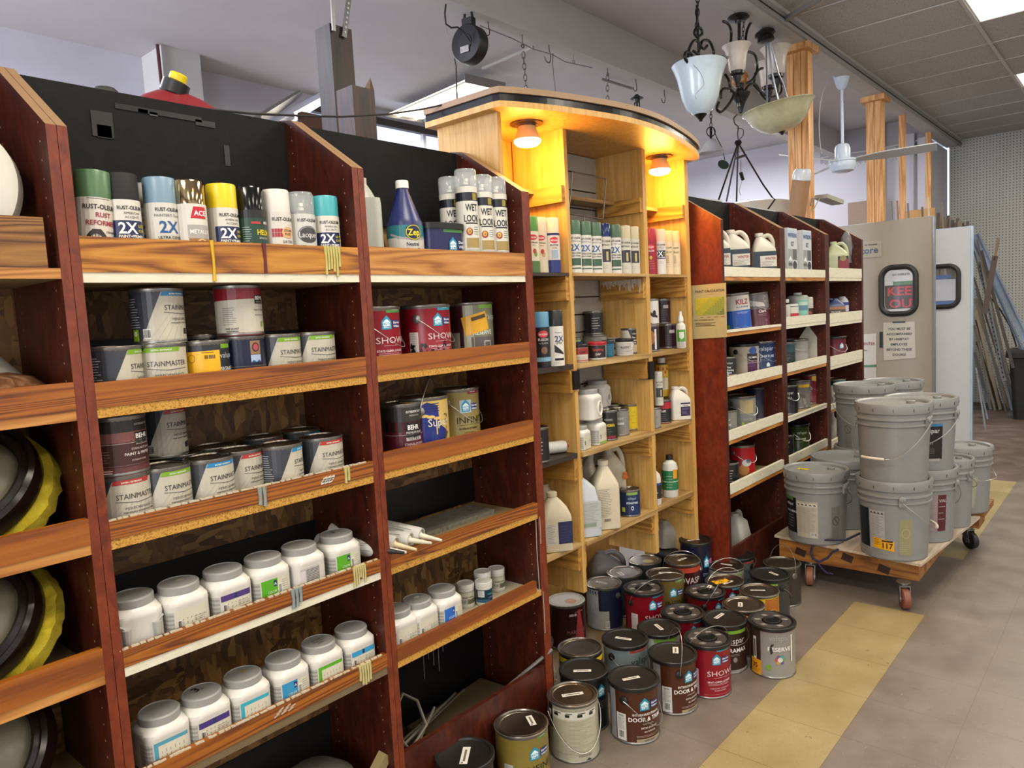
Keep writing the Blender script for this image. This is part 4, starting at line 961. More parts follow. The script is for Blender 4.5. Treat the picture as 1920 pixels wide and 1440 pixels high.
def bucket(x, y, z, label, face=0, ear=40, mode='front', drop=.1, spec=None, grip=True, group='grey five gallon buckets on the cart', r=.157, h=.36, lid_spec=None, gripc='#c9bfb0'):
    root = empty('paint_bucket', (x, y, z), -camdir(x, y) + R_(face), label, 'bucket', group)
    rb = r * .87; rt = r * .965
    def rr(t): return rb + (rt - rb) * t
    m = MB(); pr = [(rb * .96, 0), (rb, .006)]
    pr += [(rr(.70), h * .70), (rr(.70) * 1.0, h * .715), (rr(.7) * 1.055, h * .725), (rr(.7) * 1.055, h * .74), (rr(.74), h * .75), (rr(.8), h * .79), (rr(.8) * 1.05, h * .80), (rr(.8) * 1.05, h * .815), (rr(.82), h * .83), (rr(.9), h * .90)]
    m.lathe(pr, BUCKET, 48); m.build('bucket_body', root)
    m = MB(); m.lathe([(r * .97, h * .885), (r * 1.0, h * .88), (r * 1.02, h * .975), (r * 1.0, h), (r * .95, h), (r * .90, h * .985), (r * .88, h * .955), (r * .3, h * .955), (0.0001, h * .955)], BUCKET, 48)
    for i in range(12):
        q = 2 * math.pi * i / 12; m.obox((math.sin(q) * r * 1.011, -math.cos(q) * r * 1.011, h * .93), (math.cos(q), math.sin(q), 0), (math.sin(q), -math.cos(q), 0), (0, 0, 1), .0022, .003, .014, M('#2c2c2b', .6))
    m.lathe([(r * .12, h * .957), (r * .12, h * .985), (r * .10, h * .99), (r * .09, h * .975), (0.0001, h * .975)], BUCKET, 24, c=(r * .45, r * .3, 0))
    m.build('lid', root)
    if lid_spec:
        L = LB(surf_top(h * .957), step=0); lid_spec(L); L.build(root, 'price_sticker')
    a = R_(ear); e = Vector((math.sin(a), -math.cos(a), 0)); pp = Vector((math.sin(a + math.pi / 2), -math.cos(a + math.pi / 2), 0)); z0 = h * .755
    for sg in (1, -1):
        m = MB(); q = e * sg; t = Vector((-q.y, q.x, 0))
        m.obox(q * (r * 1.0) + Vector((0, 0, z0)), t, q, (0, 0, 1), .028, .010, .036, BUCKET); m.lathe([(.014, 0), (.014, .009), (.010, .011), (0.0001, .011)], BUCKET, 18, c=q * r + Vector((0, 0, z0 + .016)), axis=q); m.build('handle_ear', root)
    pts = []; n = 30; sg = 1 if mode == 'front' else -1
    for i in range(n + 1):
        s_ = math.pi * i / n; c_, q = math.cos(s_), max(0, math.sin(s_))
        pts.append(e * c_ * r * 1.06 + pp * (sg * q * r * 1.10) + Vector((0, 0, z0 - drop * min(1, q * 1.15))))
    m = MB(); m.tube(pts, .0019, WIRE, 6); hd = m.build('handle', root)
    if grip:
        mid = pts[n // 2 - 3:n // 2 + 4]; m = MB(); m.tube(mid, .0062, M(gripc, .45), 10); m.build('handle_grip', hd)
    if spec: L = LB(surf_cyl(rb + .001, 0, (rt - rb) / h), .02); spec(L); L.build(root)
    return root
def caulk(p, d, label, nozc='#c9bd9c', bodyc='#bdbab2', nozlen=.07, group=None, lines=True, endc='#c4c1b6'):
    """sealant cartridge lying with its nozzle along d"""
    d = Vector(d).normalized(); root = empty('sealant_tube', p, 0, label, 'sealant tube', group)
    m = MB(); m.lathe([(.021, 0), (.0225, .002), (.0225, .19), (.021, .2), (.019, .2), (.018, .19), (0.0001, .192)], M(bodyc, .45), 24, axis=d); b = m.build('tube_body', root)
    m = MB(); m.lathe([(.0185, .189), (.0185, .192), (.010, .197), (.008, .2), (.0035, .2 + nozlen), (0.0001, .2 + nozlen)], M(nozc, .45), 18, axis=d); m.build('nozzle', root)
    if lines:
        ax = d.orthogonal().normalized(); ay = d.cross(ax)
        def sf(u, v, off):
            q = v / .0225; return tuple(d * (.1 + u) + (ax * math.cos(q) + ay * math.sin(q)) * (.0226 + off))
        L = LB(sf, 0)
        for i in range(24):
            a = i * .0058; L.r(-.07, .075 - (i % 3) * .02, a, a + .0012, '#77746b', 2)
        L.build(root)
    return root
# ---------------------------------------------------------------- room shell
def floor():
    m = MB(); tx, ty = 0.2865, 0.29
    for i in range(-14, 33):
        x0 = 3.4975 + (i - 10) * tx
        for j in range(-12, 17):
            y0 = 0.7325 + (j - 3) * ty; xc = x0 + tx / 2
            mt = FLOOR_GREY
            if j == 3 and (xc < 3.49 or xc > 4.35): mt = FLOOR_CREAM
            if xc > 6.32: mt = FLOOR_BROWN
            m.add([(x0, y0, 0), (x0 + tx, y0, 0), (x0 + tx, y0 + ty, 0), (x0, y0 + ty, 0)], [(0, 1, 2, 3)], mt)
    o = m.build('floor', smooth=False); structure(o)
    m = MB(); m.box(-3.4, 12.9, -3.6, 6.0, -.06, -.002, M('#55504a', .9)); structure(m.build('floor', smooth=False))
floor()
def simple_box(name, x0, x1, y0, y1, z0, z1, mt, struct=True):
    m = MB(); m.box(x0, x1, y0, y1, z0, z1, mt); o = m.build(name, smooth=False)
    if struct: structure(o)
    return o
simple_box('ceiling', -3.4, 12, 1.99, 6.0, 3.42, 3.48, CEIL_W)
# dropped grid ceiling over the aisle: tiles laid between white tees
def grid_ceiling():
    m = MB(); ty = [(1.86, .985), (.98, -.185), (-.19, -1.355), (-1.36, -2.525), (-2.53, -3.6)]
    X0 = 5.70
    rn = random.Random(2)
    for i in range(-16, 10):
        x0 = X0 + i * .58
        if x0 > 10.6: continue
        for (a, b) in ty:
            cx, cy = x0 + .29, (a + b) / 2
            if any(abs(cx - p) < .3 and abs(cy - q) < .6 for p, q in PANELS2): continue
            dz = rn.uniform(-.004, .002); sag = rn.uniform(0, .006)
            m.box(x0 + .004, min(x0 + .576, 10.8), b + .004, a - .004, 3.272 + dz, 3.285 + dz, CEIL_TILE)
    structure(m.build('ceiling', smooth=False))
    m = MB(); tee = M('#b9b7b1', .5)
    for y in (.983, -.187, -1.357, -2.527): m.box(-3.4, 10.8, y - .011, y + .011, 3.262, 3.270, tee); m.box(-3.4, 10.8, y - .002, y + .002, 3.27, 3.30, tee)
    for i in range(-15, 9):
        x0 = X0 + i * .58
        m.box(x0 - .005, x0 + .005, -3.6, 1.86, 3.266, 3.271, tee)
    structure(m.build('trim_1', smooth=False))
    structure(simple_box('ceiling', -3.4, 10.8, -3.6, 1.9, 3.33, 3.36, M('#4a4845', .9)))
PANELS2 = [(5.99 + k * .58, q) for k in (-12, -8, -4, 0, 4) for q in (.397, -1.94)]
def panels():
    proto = None
    for n_, (px_, py_) in enumerate(PANELS2):
        if proto is None:
            t = empty('ceiling_panel_light', (px_, py_, 3.27), 0)
            m = MB(); m.box(-.283, .283, -.578, .578, .0, .02, M('#c9c7c2', .5)); m.build('frame', t, smooth=False)
            m = MB(); m.box(-.268, .268, -.56, .56, -.004, .001, M('#fff6e4', .5, emit=3.0)); m.build('diffuser', t, smooth=False)
            proto = t
        else:
            t = copy_tree(proto); t.location = (px_, py_, 3.27)
        tag(t, 'bright light panel set in the tiled ceiling at the upper right corner of the view' if (n_ == 6) else 'light panel set in the tiled ceiling over the aisle', 'ceiling light', 'light panels in the tiled ceiling')
grid_ceiling(); panels()
# walls
def walls():
    structure(simple_box('wall_left', -3.5, -3.4, -3.6, 6.0, 0, 3.45, WALL_W)); structure(simple_box('wall_front', -3.5, 10.9, -3.7, -3.6, 0, 3.35, WALL_W))
    m = MB()
    zc = 3.42; x0, x1 = onY(568, 176, 5.62).x, 6.6       # clerestory opening in the back wall
    m.box(-3.4, x0, 5.62, 5.74, 0, zc, WALL_W); m.box(x1, 9.85, 5.62, 5.74, 0, zc, WALL_W); m.box(x0, x1, 5.62, 5.74, 0, 2.55, WALL_W); m.box(x0, x1, 5.62, 5.74, 3.33, zc, WALL_W)
    structure(m.build('wall_back', smooth=False))
    structure(simple_box('wall_end', 9.75, 9.87, 2.0, 5.74, 0, 3.42, WALL_W))
    structure(simple_box('wall_right', 10.8, 10.9, -3.6, 1.98, 0, 3.30, PEG))
    structure(simple_box('wall_far', 9.7, 10.85, 2.01, 2.1, 0, 3.18, M('#b4b4bb', .85)))
    m = MB(); fr = M('#3b332f', .6)
    m.box(x0, x1, 5.58, 5.64, 3.27, 3.335, fr); m.box(x0, x1, 5.60, 5.64, 2.50, 2.55, M('#c9ccd2', .5))
    for xx in (x0, 4.1, 5.25, 6.56): m.box(xx, xx + .04, 5.6, 5.64, 2.55, 3.27, M('#c9ccd2', .5))
    structure(m.build('window_1', smooth=False))
    structure(simple_box('window_2', x0, x1, 5.66, 5.668, 2.55, 3.3, M('#dfe8f5', .05, alpha=.12, var=0)))
    # pilaster on the back wall, seen above the first shelving unit
    m = MB(); m.box(2.52, 2.80, 5.30, 5.62, 0, 3.42, BEAM_W); structure(m.build('trim_2', smooth=False))
    m = MB(); m.tube([(2.49, 5.28, 2.2), (2.492, 5.28, 2.9), (2.485, 5.28, 3.41)], .012, M('#4a2018', .7), 8); structure(m.build('trim_3'))
    # main painted beam with hooks in its underside
    structure(simple_box('trim_4', -3.4, 9.75, 2.95, 3.06, 3.135, 3.42, BEAM_W))
    # header over the studs, and grid edge trim
    m = MB(); m.box(-3.4, 10.75, 1.865, 2.0, 3.19, 3.42, SCUFF); structure(m.build('trim_5', smooth=False))
    m = MB(); m.box(-3.4, 10.8, 1.835, 1.865, 3.25, 3.275, M('#b5b3ad', .5)); m.box(-3.4, 10.8, 1.845, 1.866, 3.19, 3.25, M('#8f8d88', .6)); m.box(-3.4, 10.8, 1.840, 1.848, 3.215, 3.222, M('#2f2d2b', .8)); structure(m.build('trim_6', smooth=False))
    # narrow pilaster on the end wall, boxed column
    structure(simple_box('trim_7', 9.62, 9.76, 2.45, 2.62, 0, 3.42, WALL_W))
walls()
POSTG = 'bare wood studs under the white header'
def post(px, y, w, d, label, ztop=3.19, cap=True, split=2, white=0):
    p = onY(px, 300, y); x = p.x
    t = empty('wood_post', (x, y, 0), 0, label, 'post', POSTG)
    n = split; ww = d / n
    for i in range(n):
        m = MB(); a = -d / 2 + i * ww
        m.box(-w / 2, w / 2, a + .002, a + ww - .002, 0, ztop - (.045 if cap else 0), POST_WOOD); m.build('stud', t, smooth=False)
    if cap:
        m = MB(); m.box(-w / 2 - .06, w / 2 + .06, -d / 2 - .03, d / 2 + .03, ztop - .045, ztop, POST_WOOD); m.build('cap_block', t, smooth=False)
    if white:
        m = MB(); m.box(-w / 2 - .002, w / 2 + .002, -d / 2 - .002, d / 2 + .002, white, ztop, SCUFF); m.build('painted_top', t, smooth=False)
post(1502, 1.95, .10, .15, 'thick built-up wood post behind the cardboard tube, nearest of the studs', split=3)
post(1642, 1.95, .09, .14, 'double wood post behind the ceiling fan blade, second of the studs')
post(1692, 1.95, .04, .06, 'thin wood stud crossing the fan blade, third of the studs', cap=False, split=1)
post(1741, 1.95, .04, .06, 'thin wood stud past the fan blade tip, fourth of the studs', cap=False, split=1)
post(1793, 1.93, .09, .09, 'short end post beside the pegboard wall, its top painted white', cap=False, split=1, white=2.25)

# ---------------------------------------------------------------- shelving bays
YF, YB = 1.49, 1.775
def side_profile(): return [(YF, 0), (YF, 1.783), (1.735, 1.945), (1.79, 1.955), (1.79, 0)]
TAN = M('#8a6a48', .6)
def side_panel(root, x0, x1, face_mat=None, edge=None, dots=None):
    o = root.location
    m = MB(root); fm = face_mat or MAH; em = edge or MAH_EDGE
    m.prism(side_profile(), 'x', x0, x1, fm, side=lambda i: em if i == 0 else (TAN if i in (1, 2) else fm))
    p = m.build('side_panel', root, smooth=False)
    return p
def shelf(root, x0, x1, z, lip, lipmat, edgemat, lipt=.016, board=None, cut=0.0, rag=None):
    m = MB(root); m.box(x0, x1, YF + .001, YB, z - .019, z, board or M('#8f7a55', .6), front=edgemat); b = m.build('shelf', root, smooth=False)
    if lip:
        m = MB(root); m.box(x0 + .0, x1 - cut, YF - .001, YF + lipt, z, z + lip, lipmat); m.build('lip', b, smooth=False)
    if rag:
        m = MB(root); rn = random.Random(int(z * 1000)); x = x0
        while x < x1 - cut - .01:
            d = rn.uniform(.004, .014); m.obox((x, YF + .004, z + lip + .001), (1, rn.uniform(-.3, .3), 0), (0, 1, 0), (0, 0, 1), d, .006, rn.uniform(.002, .006), M('#b5aa92', .7)); x += d * rn.uniform(.7, 1.6)
        m.build('paint_crust', b, smooth=False)
    return b
def bay(x0, x1, label, rows, thickL=.017, thickR=.017, header=True, kick=.25, faceL=None, faceR=None, edge=None, back=OSB, dots=True):
    root = empty('shelving_bay', (x0, YF, 0), 0, label, 'shelving unit', 'mahogany shelving bays along the aisle')
    side_panel(root, x0, x0 + thickL, faceL, edge); side_panel(root, x1 - thickR, x1, faceR, edge)
    a, b = x0 + thickL, x1 - thickR
    m = MB(root); m.box(a, b, YB, YB + .012, .12, 1.80, back, front=back); m.build('back_panel', root, smooth=False)
    if header:
        m = MB(root); m.box(a, b, YB - .012, YB + .012, 1.69, 1.945, BLACK_BOARD); m.build('header_board', root, smooth=False)
    for r in rows: shelf(root, a, b, *r)
    m = MB(root); m.box(a, b, YF + .004, YF + .02, 0, kick, MAH); m.build('kick_board', root, smooth=False)
    m = MB(root); m.box(a, b, YF + .02, YB, .10, .118, M('#3a2c20', .7)); m.build('base_deck', root, smooth=False)
    return root
WB = M('#9a8a68', .6)
Z = [1.522, 1.269, 1.016, .763, .508]
bay0 = bay(-.165, .5045, 'mahogany shelving bay cut off by the left picture edge, holding bronze rimmed lights',
    [(1.529, .0, LIP_OAK, LIP_PINE), (1.270, .052, LIP_FIR, LIP_PINE), (1.017, .05, LIP_TRIM, LIP_PINE), (.764, .052, LIP_TRIM, LIP_PINE), (.51, .052, LIP_TRIM, M('#1b1613', .5))])
m = MB(bay0); m.box(-.14, .468, YF + .001, YF + .02, 1.529, 1.618, LIP_OAK); m.build('plank_lip', bay0, smooth=False)
bay1 = bay(.5055, 1.169, 'mahogany shelving bay with spray cans on top and grey-lidded jars on its lower shelves',
    [(Z[0], .066, LIP_PLY, WHITE_EDGE), (Z[1], .048, LIP_FIR, PARTICLE), (Z[2], .036, LIP_FIR, PARTICLE, .016, None, 0, 1), (Z[3], .034, LIP_FIR, WHITE_EDGE, .016, None, 0, 1), (Z[4], .036, LIP_FIR, M('#6b5a40', .5), .016, None, 0, 1)], kick=.09)
bay2 = bay(1.170, 1.832, 'mahogany shelving bay with the clear-capped cans on top, just before the maple display',
    [(Z[0], .070, LIP_PINE, WHITE_EDGE), (Z[1], .046, LIP_TRIM, PARTICLE), (Z[2], .05, LIP_TRIM, PARTICLE), (Z[3], .034, LIP_FIR, PARTICLE), (Z[4], .036, LIP_TRIM, PARTICLE, .014, M('#b0a890', .6), .025)], thickR=.036)
# black painted lower back panels, spilt paint runs
def runs(parent, pts, mt, y=None, name='paint_drips', r=.0016):
    m = MB(parent) if parent.type == 'EMPTY' else MB()
    for p in pts: m.tube(p, r, mt, 5)
    return m.build(name, parent)
for rt, a, b in ((bay1, .523, 1.151), (bay2, 1.188, 1.795)):
    m = MB(rt); 
    if rt is bay1:
        m.box(a, b, YB - .004, YB + .001, .12, .30, M('#0e0d0c', .5))
        for z_ in (1.27, .77): MB_ = MB(rt); MB_.box(a, b, YB - .006, YB, z_, z_ + .125 - .035 * (z_ < 1), M('#0e0d0c', .5)); MB_.build('black_panel', rt, smooth=False)
    else:
        m.box(a, b, YB - .005, YB + .001, .12, .48, M('#0b0b0c', .35)); MB_ = MB(rt); MB_.box(a, b, YB - .005, YB + .001, .77, .885, M('#0b0b0c', .3)); MB_.build('black_panel', rt, smooth=False)
    m.build('black_panel', rt, smooth=False)
DG = M('#6f716f', .5)
runs(bay2, [[(1.47 + i * .022, YB - .006, .485), (1.471 + i * .022, YB - .007, .36), (1.47 + i * .022, YB - .006, .30 - (i % 3) * .03 + .08 * (i < 2))] for i in range(7)], DG)
YD = YF - .0018
def drip(parent, x, z0, z1, mt, wd=.003, n=1, y=None):
    m = MB(parent); rn = random.Random(int(x * 999 + z0 * 77))
    for i in range(n):
        xx = x + (i - (n - 1) / 2) * wd * 2.2; zz = z1 + rn.random() * (z0 - z1) * .5 * (n > 1); yy = YD if y is None else y
        m.tube([(xx, yy, z0), (xx + .001, yy - .0005, (z0 + zz) / 2), (xx, yy, zz)], wd, mt, 6, radii=[wd * 1.2, wd * .8, wd])
    m.build('paint_drips', parent)
drip(bay1, .775, 1.590, 1.505, M('#c79f16', .4), .0035)
drip(bay1, .895, 1.588, 1.523, M('#5a1420', .5), .004)
drip(bay1, 1.075, 1.588, 1.515, M('#b5aa62', .4), .0035, 6)
drip(bay1, .84, 1.052, .997, M('#83887f', .45), .005, 2)
drip(bay1, 1.07, 1.052, 1.0, M('#b3a866', .45), .004, 2)
drip(bay1, .905, .799, .748, M('#7f8b88', .45), .0045, 3)
drip(bay1, 1.085, .799, .745, M('#b5aa72', .45), .003, 6)
drip(bay1, 1.08, .546, .492, M('#b5aa72', .45), .0035, 5)
m = MB(bay1)
for i in range(9): m.obox((1.0 + i * .0035, YF - .0016, 1.028 + (i % 3) * .0045), (1, 0, .25), (0, 1, 0), (0, 0, 1), .012, .001, .006, M('#c2bcae', .6))
m.build('white_scuff', bay1, smooth=False); m = MB(bay1)
for i in range(8): m.obox((.83 + i * .006, YF - .0016, .524 + (i % 3) * .005), (1, 0, .3), (0, 1, 0), (0, 0, 1), .014, .001, .003, M('#a99c8c', .6))
m.build('white_scuff', bay1, smooth=False)
runs(bay2, [[(1.788, YF + .002, .755), (1.785, YF + .002, .65), (1.788, YF + .002, .50)], [(1.802, YF - .002, .748), (1.803, YF - .002, .69), (1.801, YF - .002, .66)], [(1.80, YF - .002, .50), (1.801, YF - .002, .42), (1.8, YF - .002, .36)]], M('#a08c84', .5))
# tape and scuffs on the black header boards
m = MB(bay1); yy = YB - .0135
for px_, py_, w_, h_, c in ((192, 233, .045, .055, '#1d1d1c'), (196, 247, .03, .028, '#090909'), (426, 292, .014, .05, '#070707'), (300, 212, .20, .012, '#0b0b0b'), (385, 232, .05, .014, '#080808'), (268, 208, .022, .008, '#4a4a48'), (288, 214, .018, .008, '#4a4a48')):
    p = onY(px_, py_, yy); m.obox((p.x, yy, p.z), (1, 0, 0), (0, 1, 0), (0, 0, 1), w_, .001, h_, M(c, .3))
m.build('tape_patch', bay1, smooth=False)

# right hand run with white lips
RED_EDGE = MAH
CB = 'white'
C1 = bay(3.195, 3.925, 'mahogany bay with the paint calculator sheet on its end panel and white jugs on top',
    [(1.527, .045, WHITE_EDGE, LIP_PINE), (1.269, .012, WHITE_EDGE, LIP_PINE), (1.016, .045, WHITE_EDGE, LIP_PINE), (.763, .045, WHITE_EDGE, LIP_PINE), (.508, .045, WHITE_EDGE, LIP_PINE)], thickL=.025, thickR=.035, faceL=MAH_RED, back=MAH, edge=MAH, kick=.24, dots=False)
C2 = bay(3.926, 4.63, 'mahogany bay with two white kit boxes on its top shelf',
    [(1.527, .045, WHITE_EDGE, LIP_PINE), (1.269, .045, WHITE_EDGE, WHITE_EDGE), (1.016, .045, WHITE_EDGE, LIP_PINE), (.763, .008, WHITE_EDGE, WHITE_EDGE), (.508, .045, WHITE_EDGE, LIP_PINE)], thickL=.035, thickR=.035, back=MAH, edge=MAH, kick=.24, dots=False)
C3 = bay(4.631, 5.36, 'mahogany bay nearest the swing doors, a cream jug on its top shelf',
    [(1.527, .06, WHITE_EDGE, WHITE_EDGE), (1.25, .06, WHITE_EDGE, WHITE_EDGE), (.985, .06, WHITE_EDGE, WHITE_EDGE), (.72, .03, WHITE_EDGE, LIP_PINE), (.48, .045, WHITE_EDGE, LIP_PINE)], thickL=.035, thickR=.035, back=MAH, edge=MAH, kick=.24, dots=False)

# low back-to-back unit behind the first bays (carries the red can and timbers)
def back_unit():
    t = empty('back_shelving', (.3, 1.80, 0), 0, 'low shelving behind the black header boards of the near bays', 'shelving unit')
    m = MB(t); m.box(.2, 1.82, 2.12, 2.14, 0, 1.84, MAH); m.build('panel', t, smooth=False)
    m = MB(t); m.box(.2, 1.82, 1.80, 2.12, 1.82, 1.84, MAH); m.build('top', t, smooth=False)
    for x in (.2, 1.0, 1.80): m = MB(t); m.box(x, x + .02, 1.80, 2.12, 0, 1.82, MAH); m.build('side_panel', t, smooth=False)
back_unit()

# ---------------------------------------------------------------- maple display with lit canopy
KX0, KX1, KF, KB = 1.85, 3.145, 1.62, 1.90
kiosk = empty('display_unit', (KX0, KF, 0), 0, 'maple display unit with a curved canopy and two lit bulbs', 'display unit')
def kbox(name, x0, x1, y0, y1, z0, z1, mt, parent=None, front=None):
    m = MB(kiosk); m.box(x0, x1, y0, y1, z0, z1, mt, front=front); return m.build(name, parent or kiosk, smooth=False)
kbox('side_panel', KX0, KX0 + .018, KF, KB, 0, 2.06, MAPLE); kbox('side_panel', 3.112, KX1, KF, KB, 0, 2.06, MAPLE)
kbox('divider', 2.204, 2.224, KF, 1.862, .335, 2.06, MAPLE); kbox('divider', 2.745, 2.772, KF, 1.862, .335, 2.06, MAPLE)
kbox('back_panel', KX0 + .018, 3.112, 1.875, 1.889, .38, 2.06, MAPLE)
m = MB(kiosk)
for k in range(26):
    z = .12 + k * .0745
    if z > .36: m.box(2.224, 2.745, 1.852, 1.862, z + .006, min(z + .0745, 2.058), M('#a39d8f', .5)); 
m.box(2.224, 2.745, 1.858, 1.8625, .40, 2.05, M('#3a2018', .7)); m.build('slat_wall', kiosk, smooth=False)
kbox('base_deck', KX0 + .018, 3.112, 1.525, 2.05, .0, .05, M('#5c4a32', .6)); kbox('lower_back', KX0 + .018, 3.112, 2.05, 2.06, .0, .40, MAPLE)
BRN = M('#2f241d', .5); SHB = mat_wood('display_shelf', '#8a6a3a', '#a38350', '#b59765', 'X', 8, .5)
cols = ((1.868, 2.204), (2.224, 2.745), (2.772, 3.112))
kz = (1.545, 1.21, .876, .533)
for ci, (a, b) in enumerate(cols):
    for ri, z in enumerate(kz):
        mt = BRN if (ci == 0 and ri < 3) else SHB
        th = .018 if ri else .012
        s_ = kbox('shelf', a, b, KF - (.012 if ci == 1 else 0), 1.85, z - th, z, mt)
        kbox('cleat', b - .02, b, KF + .004, 1.84, z - th - .088, z - th, PINE_CLEAT, s_)
        kbox('cleat', a, a + .012, KF + .004, 1.84, z - th - .088, z - th, PINE_CLEAT, s_)
    s_ = kbox('shelf', a, b, KF + .13, 1.85, 1.845, 1.86, SHB)
    kbox('cleat', b - .02, b, KF + .004, 1.84, 1.80, 1.86, PINE_CLEAT, s_)
kbox('tape_wrap', 2.196, 2.232, KF - .006, KF + .05, 1.115, 1.185, BLK_G); kbox('tape_wrap', 2.738, 2.778, KF - .006, KF + .05, 1.10, 1.175, BLK_G)
# canopy
outl = [(1.808, 1.915), (1.808, 1.60), (1.815, 1.575), (1.90, 1.535), (2.036, 1.487), (2.253, 1.434), (2.427, 1.417), (2.614, 1.429), (2.88, 1.479), (3.06, 1.528), (3.158, 1.567), (3.195, 1.62), (3.20, 1.70), (3.20, 1.915)]
def smooth_outline(o):
    R = o[:2]; mid = o[2:11]; P = []
    for i in range(len(mid) - 1):
        p0 = mid[max(i - 1, 0)]; p1 = mid[i]; p2 = mid[i + 1]; p3 = mid[min(i + 2, len(mid) - 1)]
        for q in range(5):
            t = q / 5; P.append(tuple(.5 * (2 * p1[k] + (p2[k] - p0[k]) * t + (2 * p0[k] - 5 * p1[k] + 4 * p2[k] - p3[k]) * t * t + (3 * p1[k] - p0[k] - 3 * p2[k] + p3[k]) * t ** 3) for k in (0, 1)))
    return R + P + o[10:]
outl = smooth_outline(outl)
def grow(o, d):
    c = (2.5, 1.75); return [(c[0] + (x - c[0]) * (1 + d / .7), c[1] + (y - c[1]) * (1 + d / .3) if y < 1.9 else y) for x, y in o]
m = MB(kiosk); m.prism(outl, 'z', 2.06, 2.079, MAPLE); cn = m.build('canopy', kiosk, angle=25)
m = MB(kiosk); m.prism(grow(outl, -.004), 'z', 2.079, 2.103, BLK_G); m.build('black_band', cn, angle=25)
m = MB(kiosk); m.prism(grow(outl, .004), 'z', 2.103, 2.122, M('#8a6f52', .5)); m.build('top_board', cn, angle=25)
for lx, ly in ((2.043, 1.655), (2.955, 1.655)):
    l = empty('display_bulb', (lx - KX0, ly - KF, 2.06), 0); l.parent = kiosk
    m = MB(); m.lathe([(.058, -.001), (.058, -.004), (.04, -.006), (.034, -.012), (.0001, -.012)], M('#5b5044', .35, .6), 28); m.build('lamp_socket', l)
    m = MB(); m.lathe([(.030, -.008), (.036, -.03), (.044, -.05), (.047, -.058)], M('#cfae7c', .5), 28); m.build('lamp_shade', l)
    m = MB(); m.lathe([(.047, -.057), (.046, -.066), (.036, -.075), (.018, -.08), (.0001, -.081)], M('#ffe2ae', .4, emit=9), 28); m.build('lamp_lens', l)
    d = bpy.data.lights.new('bulb_light', 'POINT'); d.energy = 9.0; d.color = (1.0, .47, .07); d.shadow_soft_size = .05
    o = bpy.data.objects.new('bulb_light', d); COL.objects.link(o); o.location = (lx, ly, 2.06 - .115)
# paper fibres of spilled filler under the middle shelf
m = MB(kiosk); rn = random.Random(8)
for i in range(46):
    t = i / 46; y = KF + .012 + .2 * t; z = 1.53 - .004; L_ = rn.uniform(.015, .06) * (1 - .5 * t)
    m.tube([(2.7245, y, z), (2.7235, y + rn.uniform(-.002, .002), z - L_)], rn.uniform(.0012, .0028), M('#b3aa96', .6), 5)
m.build('dried_paint_drips', kiosk)
# wire sign holder
m = MB(); t = empty('wire_sign_holder', (2.30, 1.66, 1.545), 0, 'wire sign holder standing behind the middle cans of the maple display', 'sign holder')
A = [onY(*q, 1.72) for q in ((1073, 322), (1136, 336), (1131, 405), (1130, 411), (1066, 401), (1072, 340), (1073, 322))]
m = MB(t); m.tube(A, .003, M('#8b8478', .35, .7), 6); m.build('wire_frame', t)
b_ = onY(1095, 405, 1.72); m = MB(t); m.tube([b_, (b_.x, 1.72, 1.546)], .003, M('#8b8478', .35, .7), 6); m.build('stem', t)
m = MB(t); m.box(b_.x - .04, b_.x + .04, 1.69, 1.75, 1.546, 1.548, M('#8b8478', .35, .7)); m.build('foot', t)
# ================================================================ goods on the shelves
YS = YF + .018          # back of the lips
# --- bay 1, top shelf: spray cans
Zt = Z[0]
def sp(px, py, cap, spec, face, label, y=1.545, **k):
    p = onY(px, py, y); return spray(p.x, y, k.pop('z', Zt), cap, spec, face, label, group=k.pop('group', 'spray cans on the top shelf of the first full bay'), **k)
sp(170, 405, '#4a6b47', s_reformer, 16, 'green-capped spray can with rust reformer lettering, leftmost on the top shelf', tilt=(0, 3))
sp(231, 405, '#17171a', s_2x, 16, 'black-capped spray can with a navy 2X band, second from the left', capmat=M('#08080a', .7))
sp(278, 412, '#77716a', s_painters, 5, 'grey-capped spray can mostly hidden behind the pale blue-capped one', y=1.62)
sp(303, 405, '#6f8b9c', s_painters, 14, 'pale blue-capped spray can with a blue 2X mark')
sp(357, 405, '#b5a890', s_ace, 14, 'mirror chrome-capped metallic spray can with a red label patch', y=1.53, capmat=M('#b9a27c', .09, 1.0), caph=.047)
sp(345, 400, '#7a7468', s_metallic, 0, 'smoked-cap spray can hidden behind the chrome-capped one', y=1.61, capmat=M('#575148', .12, .3))
sp(418, 410, '#d2b90c', s_2x, 22, 'yellow-capped spray can with a navy 2X band')
sp(470, 412, '#0d0d0e', s_helms, 18, 'black-capped dark green varnish spray can with yellow lettering', capmat=M('#0b0b0c', .12))
sp(519, 415, '#cbc6bb', s_stops, 20, 'white-capped spray can with an orange stops rust oval')
sp(545, 395, '#0f0f10', s_2x, 0, 'black-capped spray can hidden behind the clear-capped lacquer can', y=1.64, h=.155)
sp(565, 415, '#cccccc', s_lacquer, 14, 'clear-capped lacquer spray can with a dark oval and green patch', clear=True)
sp(611, 420, '#3f9a9f', s_2x, 8, 'teal-capped spray can, rightmost of the row on the plywood-lipped shelf', caph=.047)
